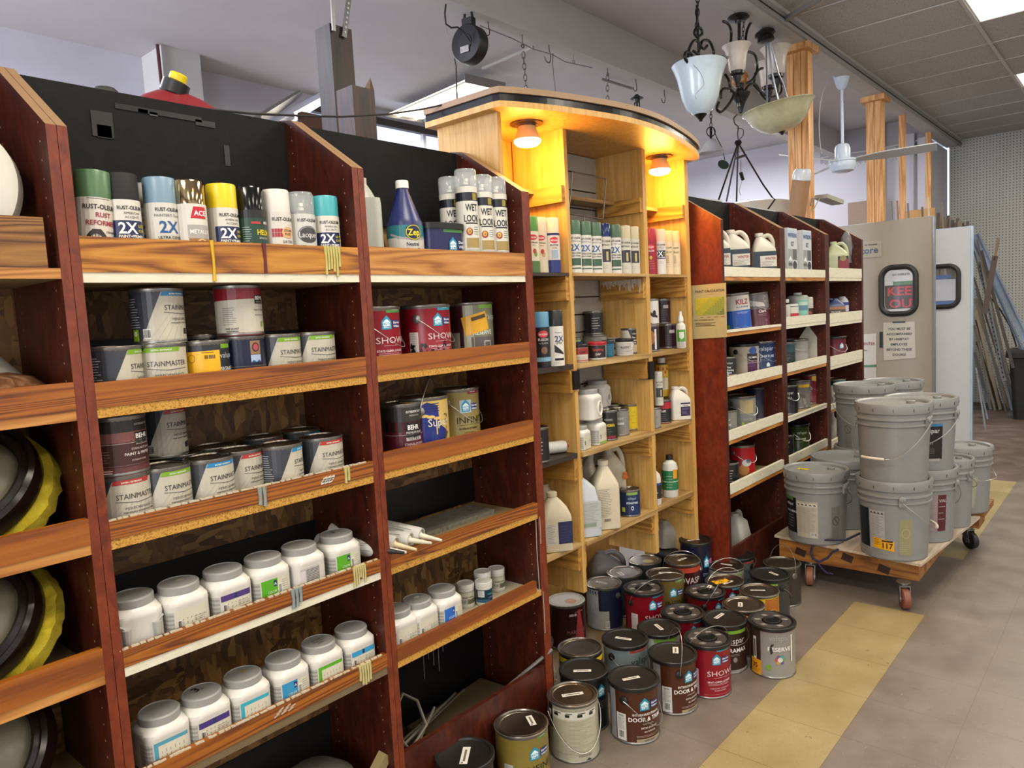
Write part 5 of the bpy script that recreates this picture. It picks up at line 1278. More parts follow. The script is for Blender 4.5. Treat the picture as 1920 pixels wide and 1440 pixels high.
# --- bay 2, top shelf
p = onY(690, 400, 1.60); jug(p.x - .002, 1.62, Zt, .10, .10, .275, '#a9ab9f', 0, 'pale grey jug half hidden by the upright beside the blue bottle', neck=0, handle=False, shoulder=.7)
p = onY(757, 420, 1.575); xb = p.x
def zep(L):
    f0 = L.surf; L.surf = lambda u, v, off: f0(u, v + .02, off)
    L.r(-.16, .16, .035, .095, '#b7b2a6', 1); L.r(-.16, .16, .085, .118, '#1b6a70', 2); L.p([(-.055, .098), (-.02, .086), (.03, .082), (.055, .09), (.055, .082), (.02, .076), (-.03, .082), (-.055, .092)], '#8f8f8d', 3)
    L.e(.014, .098, .024, .0215, '#141a3a', 4); L.e(.014, .098, .0225, .02, '#cdbb22', 5); L.e(.014, .098, .0205, .018, '#141a3a', 6); L.t('Zep', .014, .09, .024, '#d9c81e', 7, 'C', True, .9)
    L.t('Neutral', -.008, .062, .014, '#2b3148', 4, 'L', True, .85); L.t('Floor Cleaner', -.008, .046, .014, '#2b3148', 4, 'L', True, .85); L.t('READY', -.048, .048, .006, '#44414c', 4, 'L')
bottle(xb, 1.572, Zt, [(.045, 0), (.05, .004), (.0505, .145), (.045, .157), (.016, .236), (.0155, .242), (.018, .242), (.018, .261), (.0165, .263)], '#151f55', 12, 'navy floor cleaner bottle with a white cap on the pine-lipped shelf', capc='#d9d7d0', spec=zep, capn=3, lr=.0502)
p = onY(815, 430, 1.585)
def ws(L):
    L.r(-.02, .055, .125, .138, '#3f7a3c', 2); L.house(.015, .09, 1.2, '#1b7f99'); L.t('Sherwin', .036, .093, .012, '#c9c9dc', 4, 'L', True); L.t('Williams', .036, .08, .012, '#c9c9dc', 4, 'L', True); L.t('WEATHERSHIELD', -.022, .046, .0165, '#cfd0e2', 4, 'L', False, .95); L.lines(-.01, .055, .04, 2, .005, '#a9abc8'); L.r(-.072, -.05, .0, .06, '#b7b6b0', 2)
rt = empty('paint_pail', (p.x, 1.60, Zt), R_(-2), 'navy blue round-cornered pail between the navy bottle and clear-capped cans', 'pail')
m = MB(); m.loft([rsq_ring(.066, .03, 0), rsq_ring(.07, .032, .004), rsq_ring(.074, .034, .14)], M('#1a1d4a', .35)); m.build('pail_body', rt)
m = MB(); m.loft([rsq_ring(.078, .036, .134), rsq_ring(.079, .037, .15), rsq_ring(.074, .034, .152)], BLK); m.build('lid', rt)
L = LB(surf_rsq(.0735, .03), .008); ws(L); L.build(rt)
for i, (px, py, yy, tl) in enumerate(((845, 400, 1.625, None), (876, 400, 1.55, (0, 0)), (905, 405, 1.55, None), (932, 408, 1.55, None))):
    p = onY(px, py, yy)
    sp(px, py, '#cccccc', s_wet, 22 if i else 10, ('tall clear-capped spray can, leftmost and set back of the four', 'tall clear-capped spray can at the front left of the four', 'tall clear-capped spray can, third of the four', 'tall clear-capped spray can, rightmost of the four by the upright')[i], y=yy, clear=True, h=.252 if i != 1 else .262, r=.0325, caph=.052, group='four tall clear-capped cans', body='#b7b4a8')

# --- bay 1, second shelf: quarts
QG = 'grey and cream quarts on the second shelf'
Zs = Z[1]
def qt(px, py, y, z, spec, face, label, r=.0515, h=.112, body='#3a3c40', group=QG, lid='metal', **k):
    p = onY(px, py, y)
    return can(p.x, y, z, r, h, body, spec, face, label, lid, gal=False, group=group, name='quart_can', **k)
qt(213, 690, 1.565, Zs, q_stain, 78, 'slate and cream quart can against the left upright, mostly its slate side showing', r=.053)
qt(302, 690, 1.57, Zs, q_stain, 14, 'slate and cream quart can under the top stacked one, lime strip')
qt(297, 600, 1.575, Zs + .1135, q_stain_full, 58, 'slate and cream quart can stacked on top with a blue strip', args=('#1c6f99',))
qt(386, 690, 1.575, Zs, q_yellowtag, 6, 'dark quart can covered by a big yellow price tag')
qt(378, 650, 1.665, Zs, q_darkbw, 0, 'black quart can behind the yellow-tagged one', h=.125)
qt(456, 690, 1.585, Zs, q_superpaint, 12, 'navy quart can with a rose emblem beneath the red and cream one', body='#0e1430', h=.118)
qt(449, 600, 1.58, Zs + .1195, q_behr_red, 20, 'red-topped cream quart can stacked on the navy one', body='#b9b3a2')
qt(524, 670, 1.585, Zs, q_stain, 47, 'slate and cream quart can with a lime strip, second from the right of its shelf', h=.116)
qt(590, 665, 1.575, Zs, q_stain, 36, 'slate and cream quart can with a lime strip at the right end of its shelf', h=.116)
# --- bay 1, third shelf
Zs = Z[2]
QG3 = 'grey and cream quarts on the third shelf'
def q3(px, py, spec, face, label, z=None, h=.112, args=('#6f9a1f',), **k):
    zz = Zs if z is None else z; p = onZ(px, py, zz + h)
    y = max(p.y, YS + .053); p = Vector((p.x + (y - p.y) * p.x / max(p.y, .1) * .6, y, 0)) if y > p.y else p
    return can(p.x, p.y, zz, .0515, h, '#3a3c40', spec, face, label, 'metal', gal=False, group=k.pop('group', QG3), name='quart_can', args=args, **k)
RED, BLU, LIM = '#a3302a', '#1f78a8', '#6f9a1f'
q3(312, 877, q_stain, 42, 'slate and cream quart can with a lime strip at the front of the third shelf', args=(LIM,))
q3(397, 862, q_stain, 45, 'slate and cream quart can with a blue strip right of the lime-striped one', args=(BLU,))
q3(447, 842, q_stain, 54, 'slate and cream quart can with a red strip set behind two others', args=(RED,))
q3(532, 837, q_stain, 80, 'slate and cream quart can with a blue strip turned to show its green badge', args=(BLU,))
q3(610, 822, q_stain, 44, 'slate and cream quart can with a red strip ending the third shelf row', args=(RED,))
q3(491, 818, q_stain, 60, 'slate quart can with a dark red strip in the back row', args=(RED,))
q3(562, 805, q_stain, 60, 'slate quart can with a blue strip at the far back right', args=(BLU,))
q3(399, 836, q_stain, -20, 'slate quart can in the back row behind the blue-striped front can', args=(LIM,))
a_ = q3(333, 850, q_stain, 20, 'slate quart can with a blue strip carrying the upper can of the third shelf', args=(BLU,))
can(a_.location.x - .03, a_.location.y, Zs + .1135, .0515, .112, '#3a3c40', q_stain_full, 55, 'slate and cream quart can stacked high under the shelf above', 'metal', gal=False, group=QG3, name='quart_can', args=(RED,))
p = onY(232, 930, 1.562)
can(p.x, 1.562, Zs, .0525, .112, '#3a3c40', q_stain, 28, 'slate and cream quart can beneath the brown one against the left upright', 'metal', gal=False, group=QG3, name='quart_can', args=(RED,))
can(p.x - .001, 1.562, Zs + .1135, .0535, .116, '#3c201f', q_behr_brown, 22, 'dark brown quart can stacked against the left upright', 'metal', gal=False, name='quart_can')
# --- bay 1, fourth and fifth shelf: jars
JG = 'grey-lidded jars of the lower shelves'
Zs = Z[3]
def jr(px, py, z, spec, face, label, k=1.0, **kw):
    p = onZ(px, py, z + .1125 * k); y = max(p.y, YS + .0485 * k)
    return jar(p.x + (y - p.y) * .5, y, z, spec, face, label, k, group=JG, **kw)
jr(246, 1115, Zs, None, -4, 'grey-lidded jar turned to show its moulded grips, leftmost of the upper jar row', grip_front=True)
jr(333, 1098, Zs, lambda L: j_lines(L, '#4f8a22'), 2, 'grey-lidded jar with a pale label and green foot band, second of the upper row', spot='#b5ad90')
jr(417, 1071, Zs, lambda L: j_lines(L, '#46306f', True), 2, 'grey-lidded jar with a purple band across its pale label in the upper row')
jr(493, 1047, Zs, lambda L: j_togo(L, '#4f9a1c'), 0, 'grey-lidded jar with a bright green label, middle of the upper row')
jr(563, 1029, Zs, lambda L: j_back(L), 4, 'grey-lidded jar showing its small-print back label in the upper row')
jr(632, 1004, Zs, lambda L: j_togo(L, '#4f9a1c'), 0, 'grey-lidded jar with a green label and a 3 on its lid, upper row end', writing=[('3', .02)])
Zs = Z[4]
jr(296, 1340, Zs, lambda L: j_tint(L, '#4a8fa0'), 0, 'grey-lidded jar nearest the lower left with a turquoise band', k=1.0)
jr(377, 1298, Zs, lambda L: j_lines(L, '#3d2a6f', True), 2, 'grey-lidded jar with a 3 marked on its lid and a violet band', writing=[('3.', .03)])
jr(455, 1268, Zs, lambda L: j_tint(L, '#2f9ab0'), 0, 'grey-lidded jar with ochre spots on its lid, turquoise label edge', spot='#9c8a4a')
jr(532, 1240, Zs, lambda L: j_togo(L, '#2a86b0', '#1f6a90'), 0, 'grey-lidded jar with a blue label in the bottom jar row')
jr(598, 1207, Zs, lambda L: j_tint(L, '#4f9a1c'), 0, 'grey-lidded jar with handwriting all over its lid', writing=[('House', .011), ('Main St', .010), ('2022', .010)])
jr(660, 1181, Zs, lambda L: j_lines(L, '#2a8ab8', True), 0, 'grey-lidded jar with a blue band at the right end of the bottom jar row')
# bay 2, fifth shelf
jr(748, 1150, Zs, lambda L: j_lines(L, '#4f8a22'), 0, 'grey-lidded jar half hidden by the upright on the shelf with small jars')
jr(784, 1127, Zs, lambda L: j_lines(L, '#4f8a22'), 2, 'grey-lidded jar with white chips on its lid and a green foot band', spot='#d0cdc4')
jr(829, 1105, Zs, lambda L: j_togo(L, '#1f5fb0', '#1a4a90'), 0, 'grey-lidded jar with a royal blue label beside the small white jars')
def sj(px, py, spec, face, label, z=Zs, h=.075, **k):
    p = onZ(px, py, z + h); y = max(p.y, YS + .03); return small_jar(p.x + (y - p.y) * .5, y, z, spec, face, label, 'small white-capped sample jars', h=h, **k)
sj(872, 1092, sj_tan, 14, 'small white jar with a tan label, leftmost of the sample jars')
sj(906, 1088, sj_teal, 20, 'small white jar with a teal label in front of the tilted one')
sj(904, 1070, sj_tan, 10, 'small white jar tipped back behind the teal-labelled one', tilt=(0, 0), h=.088)
sj(930, 1064, sj_tan, 24, 'small white jar with a tan label, rightmost and furthest back')
box_item(1.735, 1.74, Zs, .07, .03, .03, '#6b4a28', 0, 'small scrap wood block behind the sample jars', name='wood_block', cat='wood block')
# --- bay 2, second shelf: gallons
Zs = Z[1]
p = onY(700, 640, 1.59); can(p.x, 1.59, Zs, .0755, .172, '#86101e', g_showcase, 30, 'dark red gallon can half hidden by the upright, green strip', 'metal', handle=('front', .07), group='red gallons of the second shelf', args=('#3b7a35',))
p = onY(799, 640, 1.605); can(p.x, 1.605, Zs, .0745, .174, '#86101e', g_showcase, 30, 'dark red gallon can splashed with black paint, teal strip', 'metal', handle=('front', .07), group='red gallons of the second shelf', args=('#2c8496', True))
p = onY(884, 640, 1.635); can(p.x, 1.635, Zs, .0725, .178, '#74745c', g_preserve, 22, 'pale gallon can with a tilted yellow price tag', 'metal')
# third shelf
Zs = Z[2]
p = onZ(750, 747, Zs + .165); can(p.x - .045, 1.578, Zs, .0555, .160, '#4d1320', g_behr_ultra, 20, 'maroon and charcoal can with a chrome window band', 'metal')
p = onZ(830, 735, Zs + .170); can(p.x - .085, 1.588, Zs, .0725, .168, '#bda05a', g_super, 24, 'cream can with spilled navy paint down its front', 'metal', handle=('up', (.35, .085)), ear=-30)
p = onZ(902, 722, Zs + .172); can(p.x - .085, 1.625, Zs, .069, .172, '#8a7a44', g_infinity, 22, 'gold can with a red strip and white house emblem on the third shelf', 'metal', handle=('front', .07), args=('#7d1a24', True))
# fourth shelf, sealant tubes with their tips over the lip
Zs = Z[3]
TG = 'sealant tubes lying over the shelf lip'
zc_ = Zs + .058
for i, (px, py, col, lb) in enumerate(((742, 1030, '#c9c6be', 'sealant tube with a white tip, nearest the upright'), (748, 1012, '#1a1312', 'sealant tube with a black tip'), (772, 1001, '#c8b98f', 'sealant tube with a cream tip, third from the upright'), (798, 992, '#c9c3ad', 'sealant tube with an ivory tip, fourth from the upright'), (818, 979, '#ccc6b0', 'sealant tube with an ivory tip, furthest from the upright'))):
    tip = onY(px + 8, py, YF + .0); x = tip.x - .06 + (.0 if i else .0)
    start = Vector((x - .045 - .02 * (i > 0), YF + .205, zc_ + (.02 if i % 2 == 0 and i else 0)))
    d = Vector((.075, -.2, -.012 - (.02 if i % 2 == 0 and i else 0)))
    caulk(start, d, lb, nozc=col, group=TG, nozlen=.062)
m = MB(); t = empty('scrap_board', (1.5, 1.66, Zs), 0, 'paint-stained board lying flat behind the sealant tubes', 'board')
m.box(-.16, .22, -.05, .07, 0, .014, mat_laminate('stained_board', '#5a4a34', '#77756a', '#86806c', (1, 4, 1), .6, False)); m.build('board', t, smooth=False)
# bottom deck of bay 2: wire rack bits, stick
t = empty('wire_rack', (1.25, 1.56, .118), 0, 'dusty bent wire rack lying in the bottom of the bay', 'wire rack')
DW = M('#6f675a', .6, .4); P_ = lambda x, y, z: (x - 1.25, y - 1.56, z - .118)
m = MB(); m.tube([P_(1.22, 1.55, .26), P_(1.22, 1.58, .30), P_(1.30, 1.62, .33), P_(1.335, 1.60, .30), P_(1.33, 1.56, .24), P_(1.24, 1.53, .22), P_(1.22, 1.55, .26)], .005, DW, 7); m.build('loop', t)
for a, b in (((1.23, 1.54, .24), (1.60, 1.72, .17)), ((1.24, 1.56, .22), (1.66, 1.74, .15)), ((1.26, 1.53, .215), (1.40, 1.60, .25)), ((1.23, 1.60, .2), (1.50, 1.66, .2))):
    m = MB(); m.tube([P_(*a), P_(*b)], .004, DW, 6); m.build('wire', t)
a, b = onY(945, 1293, 1.56), onY(1035, 1218, 1.487); t = empty('metal_rod', tuple(a), 0, 'grey metal rod leaning out of the bottom of the bay', 'rod'); m = MB(t); m.tube([a + (a - b) * .12, b], .006, M('#77746e', .4, .6), 8); m.build('rod', t)
box_item(1.58, 1.66, .118, .36, .16, .03, '#55472e', 4, 'dusty flat board on the bottom deck beside the wire rack', name='scrap_board', cat='board')
p = onY(590, 1440, 1.62); t = empty('metal_bowl', (p.x, 1.62, .118), 0, 'upturned grey metal bowl at the bottom edge of the picture', 'bowl'); m = MB(); m.lathe([(.12, 0), (.118, .06), (.10, .11), (.06, .14), (.0001, .15)], M('#77766c', .35, .4), 30); m.build('bowl', t)
m = MB(); t = empty('scrap_wood', (1.12, 1.53, .118), 0, 'pale splintered wood offcut leaning in the bottom right of the first full bay', 'wood offcut'); m.obox((0, 0, .1), (.7, 0, .7), (0, 1, 0), (-.7, 0, .7), .10, .03, .025, M('#8a7850', .7)); m.obox((.0, 0, .03), (1, 0, 0), (0, 1, 0), (0, 0, 1), .05, .05, .06, M('#6b5a3a', .7)); m.build('offcut', t, smooth=False)

# --- bay 0: bronze rimmed flush lights with insulation pads, white domes
GLS = M('#6a6450', .35); BRZ = M('#1c1310', .22, .3)
def fuzzy():
    m, nt, b = newmat('yellow_fibre'); N = NT(nt); f = N.noise(N.coords((1, 1, 1)), 22, 8, .8, .8)
    N.link(N.ramp(f, [(.3, '#b59d12'), (.5, '#cdb51c'), (.7, '#dcc83e')]), b.inputs['Base Color']); b.inputs['Roughness'].default_value = .95; N.bump(f, .9, .02, b); return m
FUZ = fuzzy()
def flush_light(c, nrm, r, label, pad=True, ring=True):
    t = empty('flush_light', c, 0, label, 'light fixture', 'bronze rimmed lights in the leftmost bay')
    az = Vector(nrm).normalized()
    m = MB(); m.lathe([(r * .70, -.012), (r * .74, .0), (r * .78, .014), (r * .84, .018), (r * .9, .010), (r * .93, .014), (r * .99, .008), (r, -.006), (r * .98, -.03), (r * .9, -.03)], BRZ, 56, axis=az); m.build('rim', t)
    m = MB(); m.lathe([(r * .73, -.002), (r * .62, .02), (r * .4, .038), (r * .2, .045), (.0001, .047)], GLS, 44, axis=az); m.build('glass', t)
    if pad:
        m = MB(); rn = random.Random(int(r * 1e4) + int(c[2] * 100)); n = 60; ax = az.orthogonal().normalized(); ay = az.cross(ax); rings = []
        for (k, z) in ((.2, -.035), (.95, -.035), (1.07, -.045), (1.09, -.07), (1.0, -.085), (.2, -.085)):
            rings.append([ax * (math.cos(2 * math.pi * j / n) * r * (k + (rn.uniform(-.02, .025) if k > .5 else 0))) + ay * (math.sin(2 * math.pi * j / n) * r * (k + (rn.uniform(-.02, .025) if k > .5 else 0))) + az * (z + rn.uniform(-.004, .004)) for j in range(n)])
        m.loft(rings, FUZ); m.build('insulation_pad', t)
    return t
flush_light((.335, 1.63, 1.150), (-.52, -.55, .66), .125, 'bronze rimmed flush light with a yellow pad, on the third shelf of the leftmost bay')
flush_light((.315, 1.63, .895), (-.60, -.52, .62), .125, 'bronze rimmed flush light with a yellow pad, on the fourth shelf of the leftmost bay')
flush_light((.31, 1.63, .640), (-.60, -.55, .60), .125, 'bronze rimmed flush light at the lower left corner of the picture', pad=False)
t = empty('glass_dome', (.375, 1.69, Z[1]), 0, 'white glass dome behind the brown dish in the leftmost bay', 'glass shade'); m = MB(); m.lathe([(.10, .012), (.098, .03), (.085, .07), (.055, .105), (.02, .12), (.0001, .122)], M('#b9b6aa', .25), 36); m.build('dome', t)
t = empty('stone_dish', (.375, 1.625, Z[1] + .001), 0, 'brown marbled glass dish at the front of the leftmost bay', 'dish')
mt_, nt_, b_ = newmat('brown_marble_glass'); N_ = NT(nt_); f_ = N_.noise(N_.coords(), 26, 5, .6, 1.5); N_.link(N_.ramp(f_, [(.3, '#4a2d1c'), (.5, '#6b4730'), (.7, '#8a6a50')]), b_.inputs['Base Color']); b_.inputs['Roughness'].default_value = .3
m = MB(); m.lathe([(.10, .0), (.112, .02), (.108, .045), (.085, .065), (.05, .075), (.0001, .078)], mt_, 36); m.build('dish', t)
t = empty('ring_shade', (.37, 1.66, 1.67), 0, 'white-edged dark round shade standing in the upper left corner of the leftmost bay', 'lamp shade'); az = Vector((-.6, -.7, .2)).normalized()
m = MB(); m.lathe([(.115, .0), (.13, .004), (.134, .03), (.12, .034)], M('#b9b3a4', .4), 48, axis=az); m.build('rim', t)
m = MB(); m.lathe([(.12, .02), (.10, .004), (.06, -.01), (.0001, -.014)], M('#140d0a', .3), 40, axis=az); m.build('bowl', t)

# ================================================================ maple display goods
KG = 'spray cans in the maple display'
def ks(pxr, z, cap, spec, label, y=1.665, face=8, r=.0305, **k):
    c = from_right(pxr, 470, y, r); return spray(c.x, y, z, cap, spec, face, label, r=r, group=KG, **k)
z0 = kz[0] + .001
ks(1011, z0, '#3f7a26', lambda L: s_krylon(L, '#c8bfa8', '#5f8f3c', '#4a6a34'), 'green-capped spray can, leftmost in the lit left column', face=14)
ks(1027, z0, '#c4b59a', lambda L: s_krylon(L, '#c4b59c', '#a38a5a'), 'cream-capped spray can between the green-capped and navy-banded ones', y=1.665)
ks(1050, z0, '#cdbb9a', s_frost, 'cream-capped spray can with a navy foot in the lit left column', y=1.65)
cw = ['#3b5a3f', '#3b5a3f', '#3b5a3f', '#1c2f5c', '#3b5a3f', '#b5a988', '#b5a988']
nm = ['leftmost green-capped 2X spray can of the middle column', 'second green-capped 2X spray can of the middle column', 'third green-capped 2X spray can of the middle column', 'blue-capped spray can between green-capped ones', 'green-capped 2X spray can right of the blue-capped one', 'beige-capped metallic spray can right of the green caps', 'beige-capped metallic spray can at the right end of the middle column']
for i, pr in enumerate((1090, 1110, 1129, 1146, 1165, 1183, 1199)):
    ks(pr, z0, cw[i], (lambda L: s_painters(L, '#35523a')) if cw[i] == '#3b5a3f' else s_metallic, nm[i], y=1.655, r=.030, face=4, capmat=M('#1a2c58', .12) if i == 3 else None)
ks(1190, z0, '#b5a988', s_metallic, 'beige-capped spray can in the second row behind the right pair', y=1.73, r=.030)
ks(1231, z0, '#9a1420', s_red, 'red-capped red spray can in the lit right column', y=1.655, face=6)
ks(1248, z0, '#cdb998', lambda L: s_2x(L), 'cream-capped spray can with a navy patch in the lit right column', y=1.655, face=6)
ks(1262, z0, '#c9ab78', s_chalk, 'tan-capped chalk spray can in the lit right column', y=1.665, face=0)
ks(1275, z0, '#c9ab78', s_chalk, 'tan-capped spray can at the right end of the lit right column', y=1.66, face=0)
z1 = kz[1] + .001
ks(1023, z1, '#5b8fae', s_fusion, 'pale blue-capped black spray can on the dark shelf', y=1.665, face=10, caph=.052)
ks(1049, z1, '#141416', s_black2x, 'black-capped white spray can on the dark shelf', y=1.645, face=6, caph=.055, r=.032)
def kq(pxr, y, z, spec, label, r=.042, h=.10, face=10, name='quart_can', body='#3a3c40', **k):
    c = from_right(pxr, 700, y, r); return can(c.x, y, z, r, h, body, spec, face, label, k.pop('lid', 'metal'), gal=False, name=name, **k)
def kt(pxr, y, z, r, h, body, lidc, spec, label, face=6):
    c = from_right(pxr, 650, y, r); return tub(c.x, y, z, r, h, body, lidc, spec, face, label)
def t_red(L): L.r(-.09, .09, .03, .055, '#8c2a1c', 1); L.t('DAP', .012, .034, .014, '#2a1c18', 4, 'C', True); L.lines(-.02, .03, .02, 2, .006, '#6b645c'); L.r(-.09, .09, .004, .008, '#a3442c', 2)
def t_blk(L): L.r(-.05, .04, .008, .056, '#211616', 1); L.t('Spackling', .0, .036, .013, '#b33a30', 4, 'C', True); L.t('DAP', .0, .018, .011, '#c9c4bb', 4, 'C', True)
def t_teal(L): L.r(-.09, .09, .004, .056, '#165a72', 1); L.lines(-.01, .03, .045, 4, .01, '#5a93a3')
def t_wht(L): L.r(-.05, .045, .006, .054, '#bdbab0', 1); L.lines(-.045, .04, .05, 8, .0055, '#4c4a46', .0013); L.t('PLASTIC', -.002, .03, .010, '#2c2a28', 4, 'C', True)
kt(1103, 1.66, z1, .036, .068, '#c4bfb2', '#1a1918', t_red, 'white tub with a rust red band and black lid, leftmost on its shelf')
kt(1112, 1.72, z1, .028, .052, '#30201e', '#7d8c86', t_blk, 'small dark red tub wedged behind the rust-banded one')
kt(1137, 1.655, z1, .037, .07, '#c4bfb2', '#a3202c', t_blk, 'white tub with a red lid and black label')
kt(1151, 1.69, z1, .026, .068, '#165a72', '#1d2a30', t_teal, 'teal tub between the red-lidded and white tubs')
kt(1161, 1.735, z1, .028, .06, '#8a8f8c', '#6d7270', t_wht, 'grey tub at the back behind the teal one')
kt(1188, 1.665, z1, .038, .07, '#c4bfb2', '#1a1918', t_wht, 'white tub with a black lid and small print')
kq(1204, 1.715, z1, q_easy, 'black and cream quart can at the right of its shelf', r=.042, h=.108, face=-6)
kq(1095, 1.80, z1, q_signature, 'blue can at the back left of the tub shelf', r=.046, h=.085)
c_ = kq(1140, 1.81, z1, q_silverlines, 'silver tin at the back carrying the black can', r=.05, h=.088)
kq(1135, 1.81, z1 + .09, q_darkbw, 'black can with scratched white lines, topmost on the tub shelf', r=.040, h=.10)
kq(1166, 1.80, z1, None, 'white-lidded tin behind the teal tub', r=.045, h=.07, body='#b0aca0', lid='paper')
kq(1238, 1.68, z1, q_purple, 'purple and gold can at the lower left of the right column', r=.044, h=.115)
kq(1272, 1.72, z1, q_darkmar, 'dark maroon can beside the spray bottle', r=.044, h=.112)
kq(1239, 1.68, z1 + .1165, q_swirl, 'white can with black swirls stacked on the purple one', r=.044, h=.112, face=0)
kq(1262, 1.755, z1 + .1135, q_darkmar, 'dark maroon can stacked at the back of the right column', r=.044, h=.115)
def b_green(L): L.r(-.02, .022, .03, .085, '#4f8f2c', 1); L.p([(-.01, .075), (.012, .075), (.012, .05), (.001, .04), (-.01, .05)], '#c9d0c0', 2); L.lines(-.015, .015, .028, 5, .005, '#3b3a38', .001)
c = from_right(1286, 630, 1.64, .022); bottle(c.x, 1.64, z1, [(.02, 0), (.022, .004), (.022, .10), (.02, .108), (.011, .116), (.011, .122), (.014, .122), (.012, .142), (.007, .15), (.006, .168)], '#cdcabf', 4, 'white spray-top bottle with a green label at the end of the right column', capc='#cfcdc6', spec=b_green, capn=4, lr=.0221)
# third row
z2 = kz[2] + .001
kq(1023, 1.66, z2, q_darkbw, 'dark slate can behind the dark red upright', r=.045, h=.125)
cd = onY(1030, 848, 1.70); caulk((cd.x - .12, 1.76, z2 + .024), (.9, -.45, 0), 'red-tipped glue tube lying on the dark shelf', nozc='#a3202c', bodyc='#c4c1ba', nozlen=.035, lines=False)
def wj(pxl, y, z, k, label, spec=None, grip=True, face=8):
    c = from_right(pxl, 760, y, .047 * k); o = jar(c.x, y, z, spec, face, label, k, group='white square jars in the maple display'); 
    if grip:
        m = MB(); pts = []
        for t in range(25):
            q = 2 * math.pi * t / 24; pts.append((.012 + .016 * math.cos(q), -.0475, .04 + .026 * math.sin(q)))
        m.tube(pts, .0035, JARBODY, 8, closed=False); m.lathe([(.013, 0), (.0001, .0005)], M('#8c8a80', .5), 18, c=(.012, -.0468, .04), axis=(0, -1, 0)); m.build('hand_grip', o)
    return o
wj(1101, 1.66, z2, .80, 'small white jar with a formula label at the front left of the third row', lambda L: j_lines(L, '#c0bba6'), False)
wj(1131, 1.675, z2, .90, 'white jar with a green-edged label carrying the big gripped jar', lambda L: j_lines(L, '#6f9a3f'), False)
wj(1124, 1.675, z2 + .104, 1.05, 'big white jar with a moulded grip, stacked in front', None)
wj(1143, 1.80, z2, 1.0, 'white jar hidden at the back under the rear gripped jar', None, False)
wj(1142, 1.80, z2 + .115, 1.0, 'white jar with a moulded grip stacked at the back', None)
kq(1154, 1.672, z2, q_helms, 'black varnish can with yellow lettering', r=.036, h=.122, body='#171a14', face=0)
kq(1176, 1.69, z2, q_val_silver, 'silver-grey quart can between the black and yellow ones', r=.038, h=.112, body='#77766f', face=0)
kq(1196, 1.73, z2, q_yellow, 'copper and yellow quart can in the third row', r=.042, h=.112, body='#8a5a24', face=-4)
kq(1158, 1.78, z2, None, 'plain tin at the back behind the varnish can', r=.04, h=.118)
kq(1236, 1.66, z2, q_silverlines, 'silver tin with fine print at the left of the right column', r=.036, h=.09, body='#8f8d83')
kq(1256, 1.69, z2, q_redblk, 'black quart can with a red top band', r=.040, h=.108, body='#1b1717', face=4)
ks(1234, z2 + .092, '#b5b1a8', s_metallic, 'white and navy spray can standing on the silver tin', y=1.66, r=.02, h=.12, caph=.03)
ks(1245, z2 + .11, '#c9c6bd', s_gold, 'gold insect spray can with a white cap, standing behind', y=1.745, r=.030, h=.15, caph=.03, capr=.6)
def jl_purple(L, a, h): L.r(-a * .1, a * .85, h * .12, h * .52, '#2b1f3f', 2); L.r(-a * .1, a * .85, h * .40, h * .47, '#cfcabc', 3); L.t('ODOR', a * .38, h * .41, h * .055, '#2b1f3f', 5, 'C', True); L.lines(0, a * .7, h * .35, 5, h * .04, '#8d84a3', .001)
c = onY(1274, 770, 1.67); jug(c.x, 1.67, z2, .094, .07, .155, '#c9c3b6', 18, 'white jug with a dark purple label in the right column', jl_purple, neck=-.02, nr=.014, capc='#cfc9bc', shoulder=.58)
# fourth row
z3 = kz[3] + .001
def jl_navy(L, a, h): L.r(-a * .9, -a * .1, h * .14, h * .50, '#b7b3a6', 2); L.lines(-a * .85, -a * .15, h * .48, 14, h * .024, '#4c4a46', .001); L.r(0, a * .95, h * .14, h * .52, '#1e2346', 2); L.lines(a * .1, a * .85, h * .44, 6, h * .05, '#3c4268', .0012)
c = onY(1041, 985, 1.655); jug(c.x, 1.655, z3, .112, .09, .215, '#b8ac93', 14, 'cream jug with a navy label in the left column', jl_navy, neck=-.008, nr=.017, handle=False, capc='#beb299', shoulder=.56)
c = onY(1022, 940, 1.78); jug(c.x, 1.78, z3, .11, .08, .215, '#b8ac93', 0, 'cream jug hidden behind the navy-labelled one', None, neck=0, nr=.017, handle=False, shoulder=.6)
def jl_pale(L, a, h): L.r(-a * .8, a * .9, h * .14, h * .55, '#a9ada6', 2); L.lines(-a * .7, a * .8, h * .52, 14, h * .022, '#6c706a', .001); L.r(-a * .6, a * .5, h * .16, h * .22, '#7d8c78', 3)
c = onY(1098, 950, 1.665); jug(c.x - .005, 1.665, z3, .105, .10, .255, '#aeb2b8', 20, 'bluish white bottle at the left of the middle column', jl_pale, neck=-.03, nr=.014, handle=False, shoulder=.42)
def jl_print(L, a, h): L.lines(-a * .75, a * .3, h * .60, 17, h * .025, '#55524a', .0013); L.bar(-a * .4, h * .12, a * .6, h * .05, '#b8ac93')
c = onY(1133, 935, 1.66); jug(c.x, 1.66, z3, .105, .11, .272, '#bcb198', 16, 'tall cream gallon jug with printed instructions, front of the middle column', jl_print, neck=.0, nr=.019, handle=False, capc='#c2b79d', shoulder=.60)
o = c = onY(1150, 925, 1.775); o = jug(c.x, 1.775, z3, .10, .10, .285, '#b5a98f', 16, 'tall cream gallon jug with an orange stain, behind the printed one', None, neck=-.02, nr=.019, shoulder=.62)
m = MB(); m.lathe([(.012, 0), (.0001, .002)], M('#b5601a', .6), 16, c=(.040, -.0555, .15), axis=(0, -1, 0)); m.lathe([(.009, 0), (.0001, .002)], M('#b5601a', .6), 16, c=(.040, -.0555, .165), axis=(0, -1, 0)); m.build('orange_stain', o)
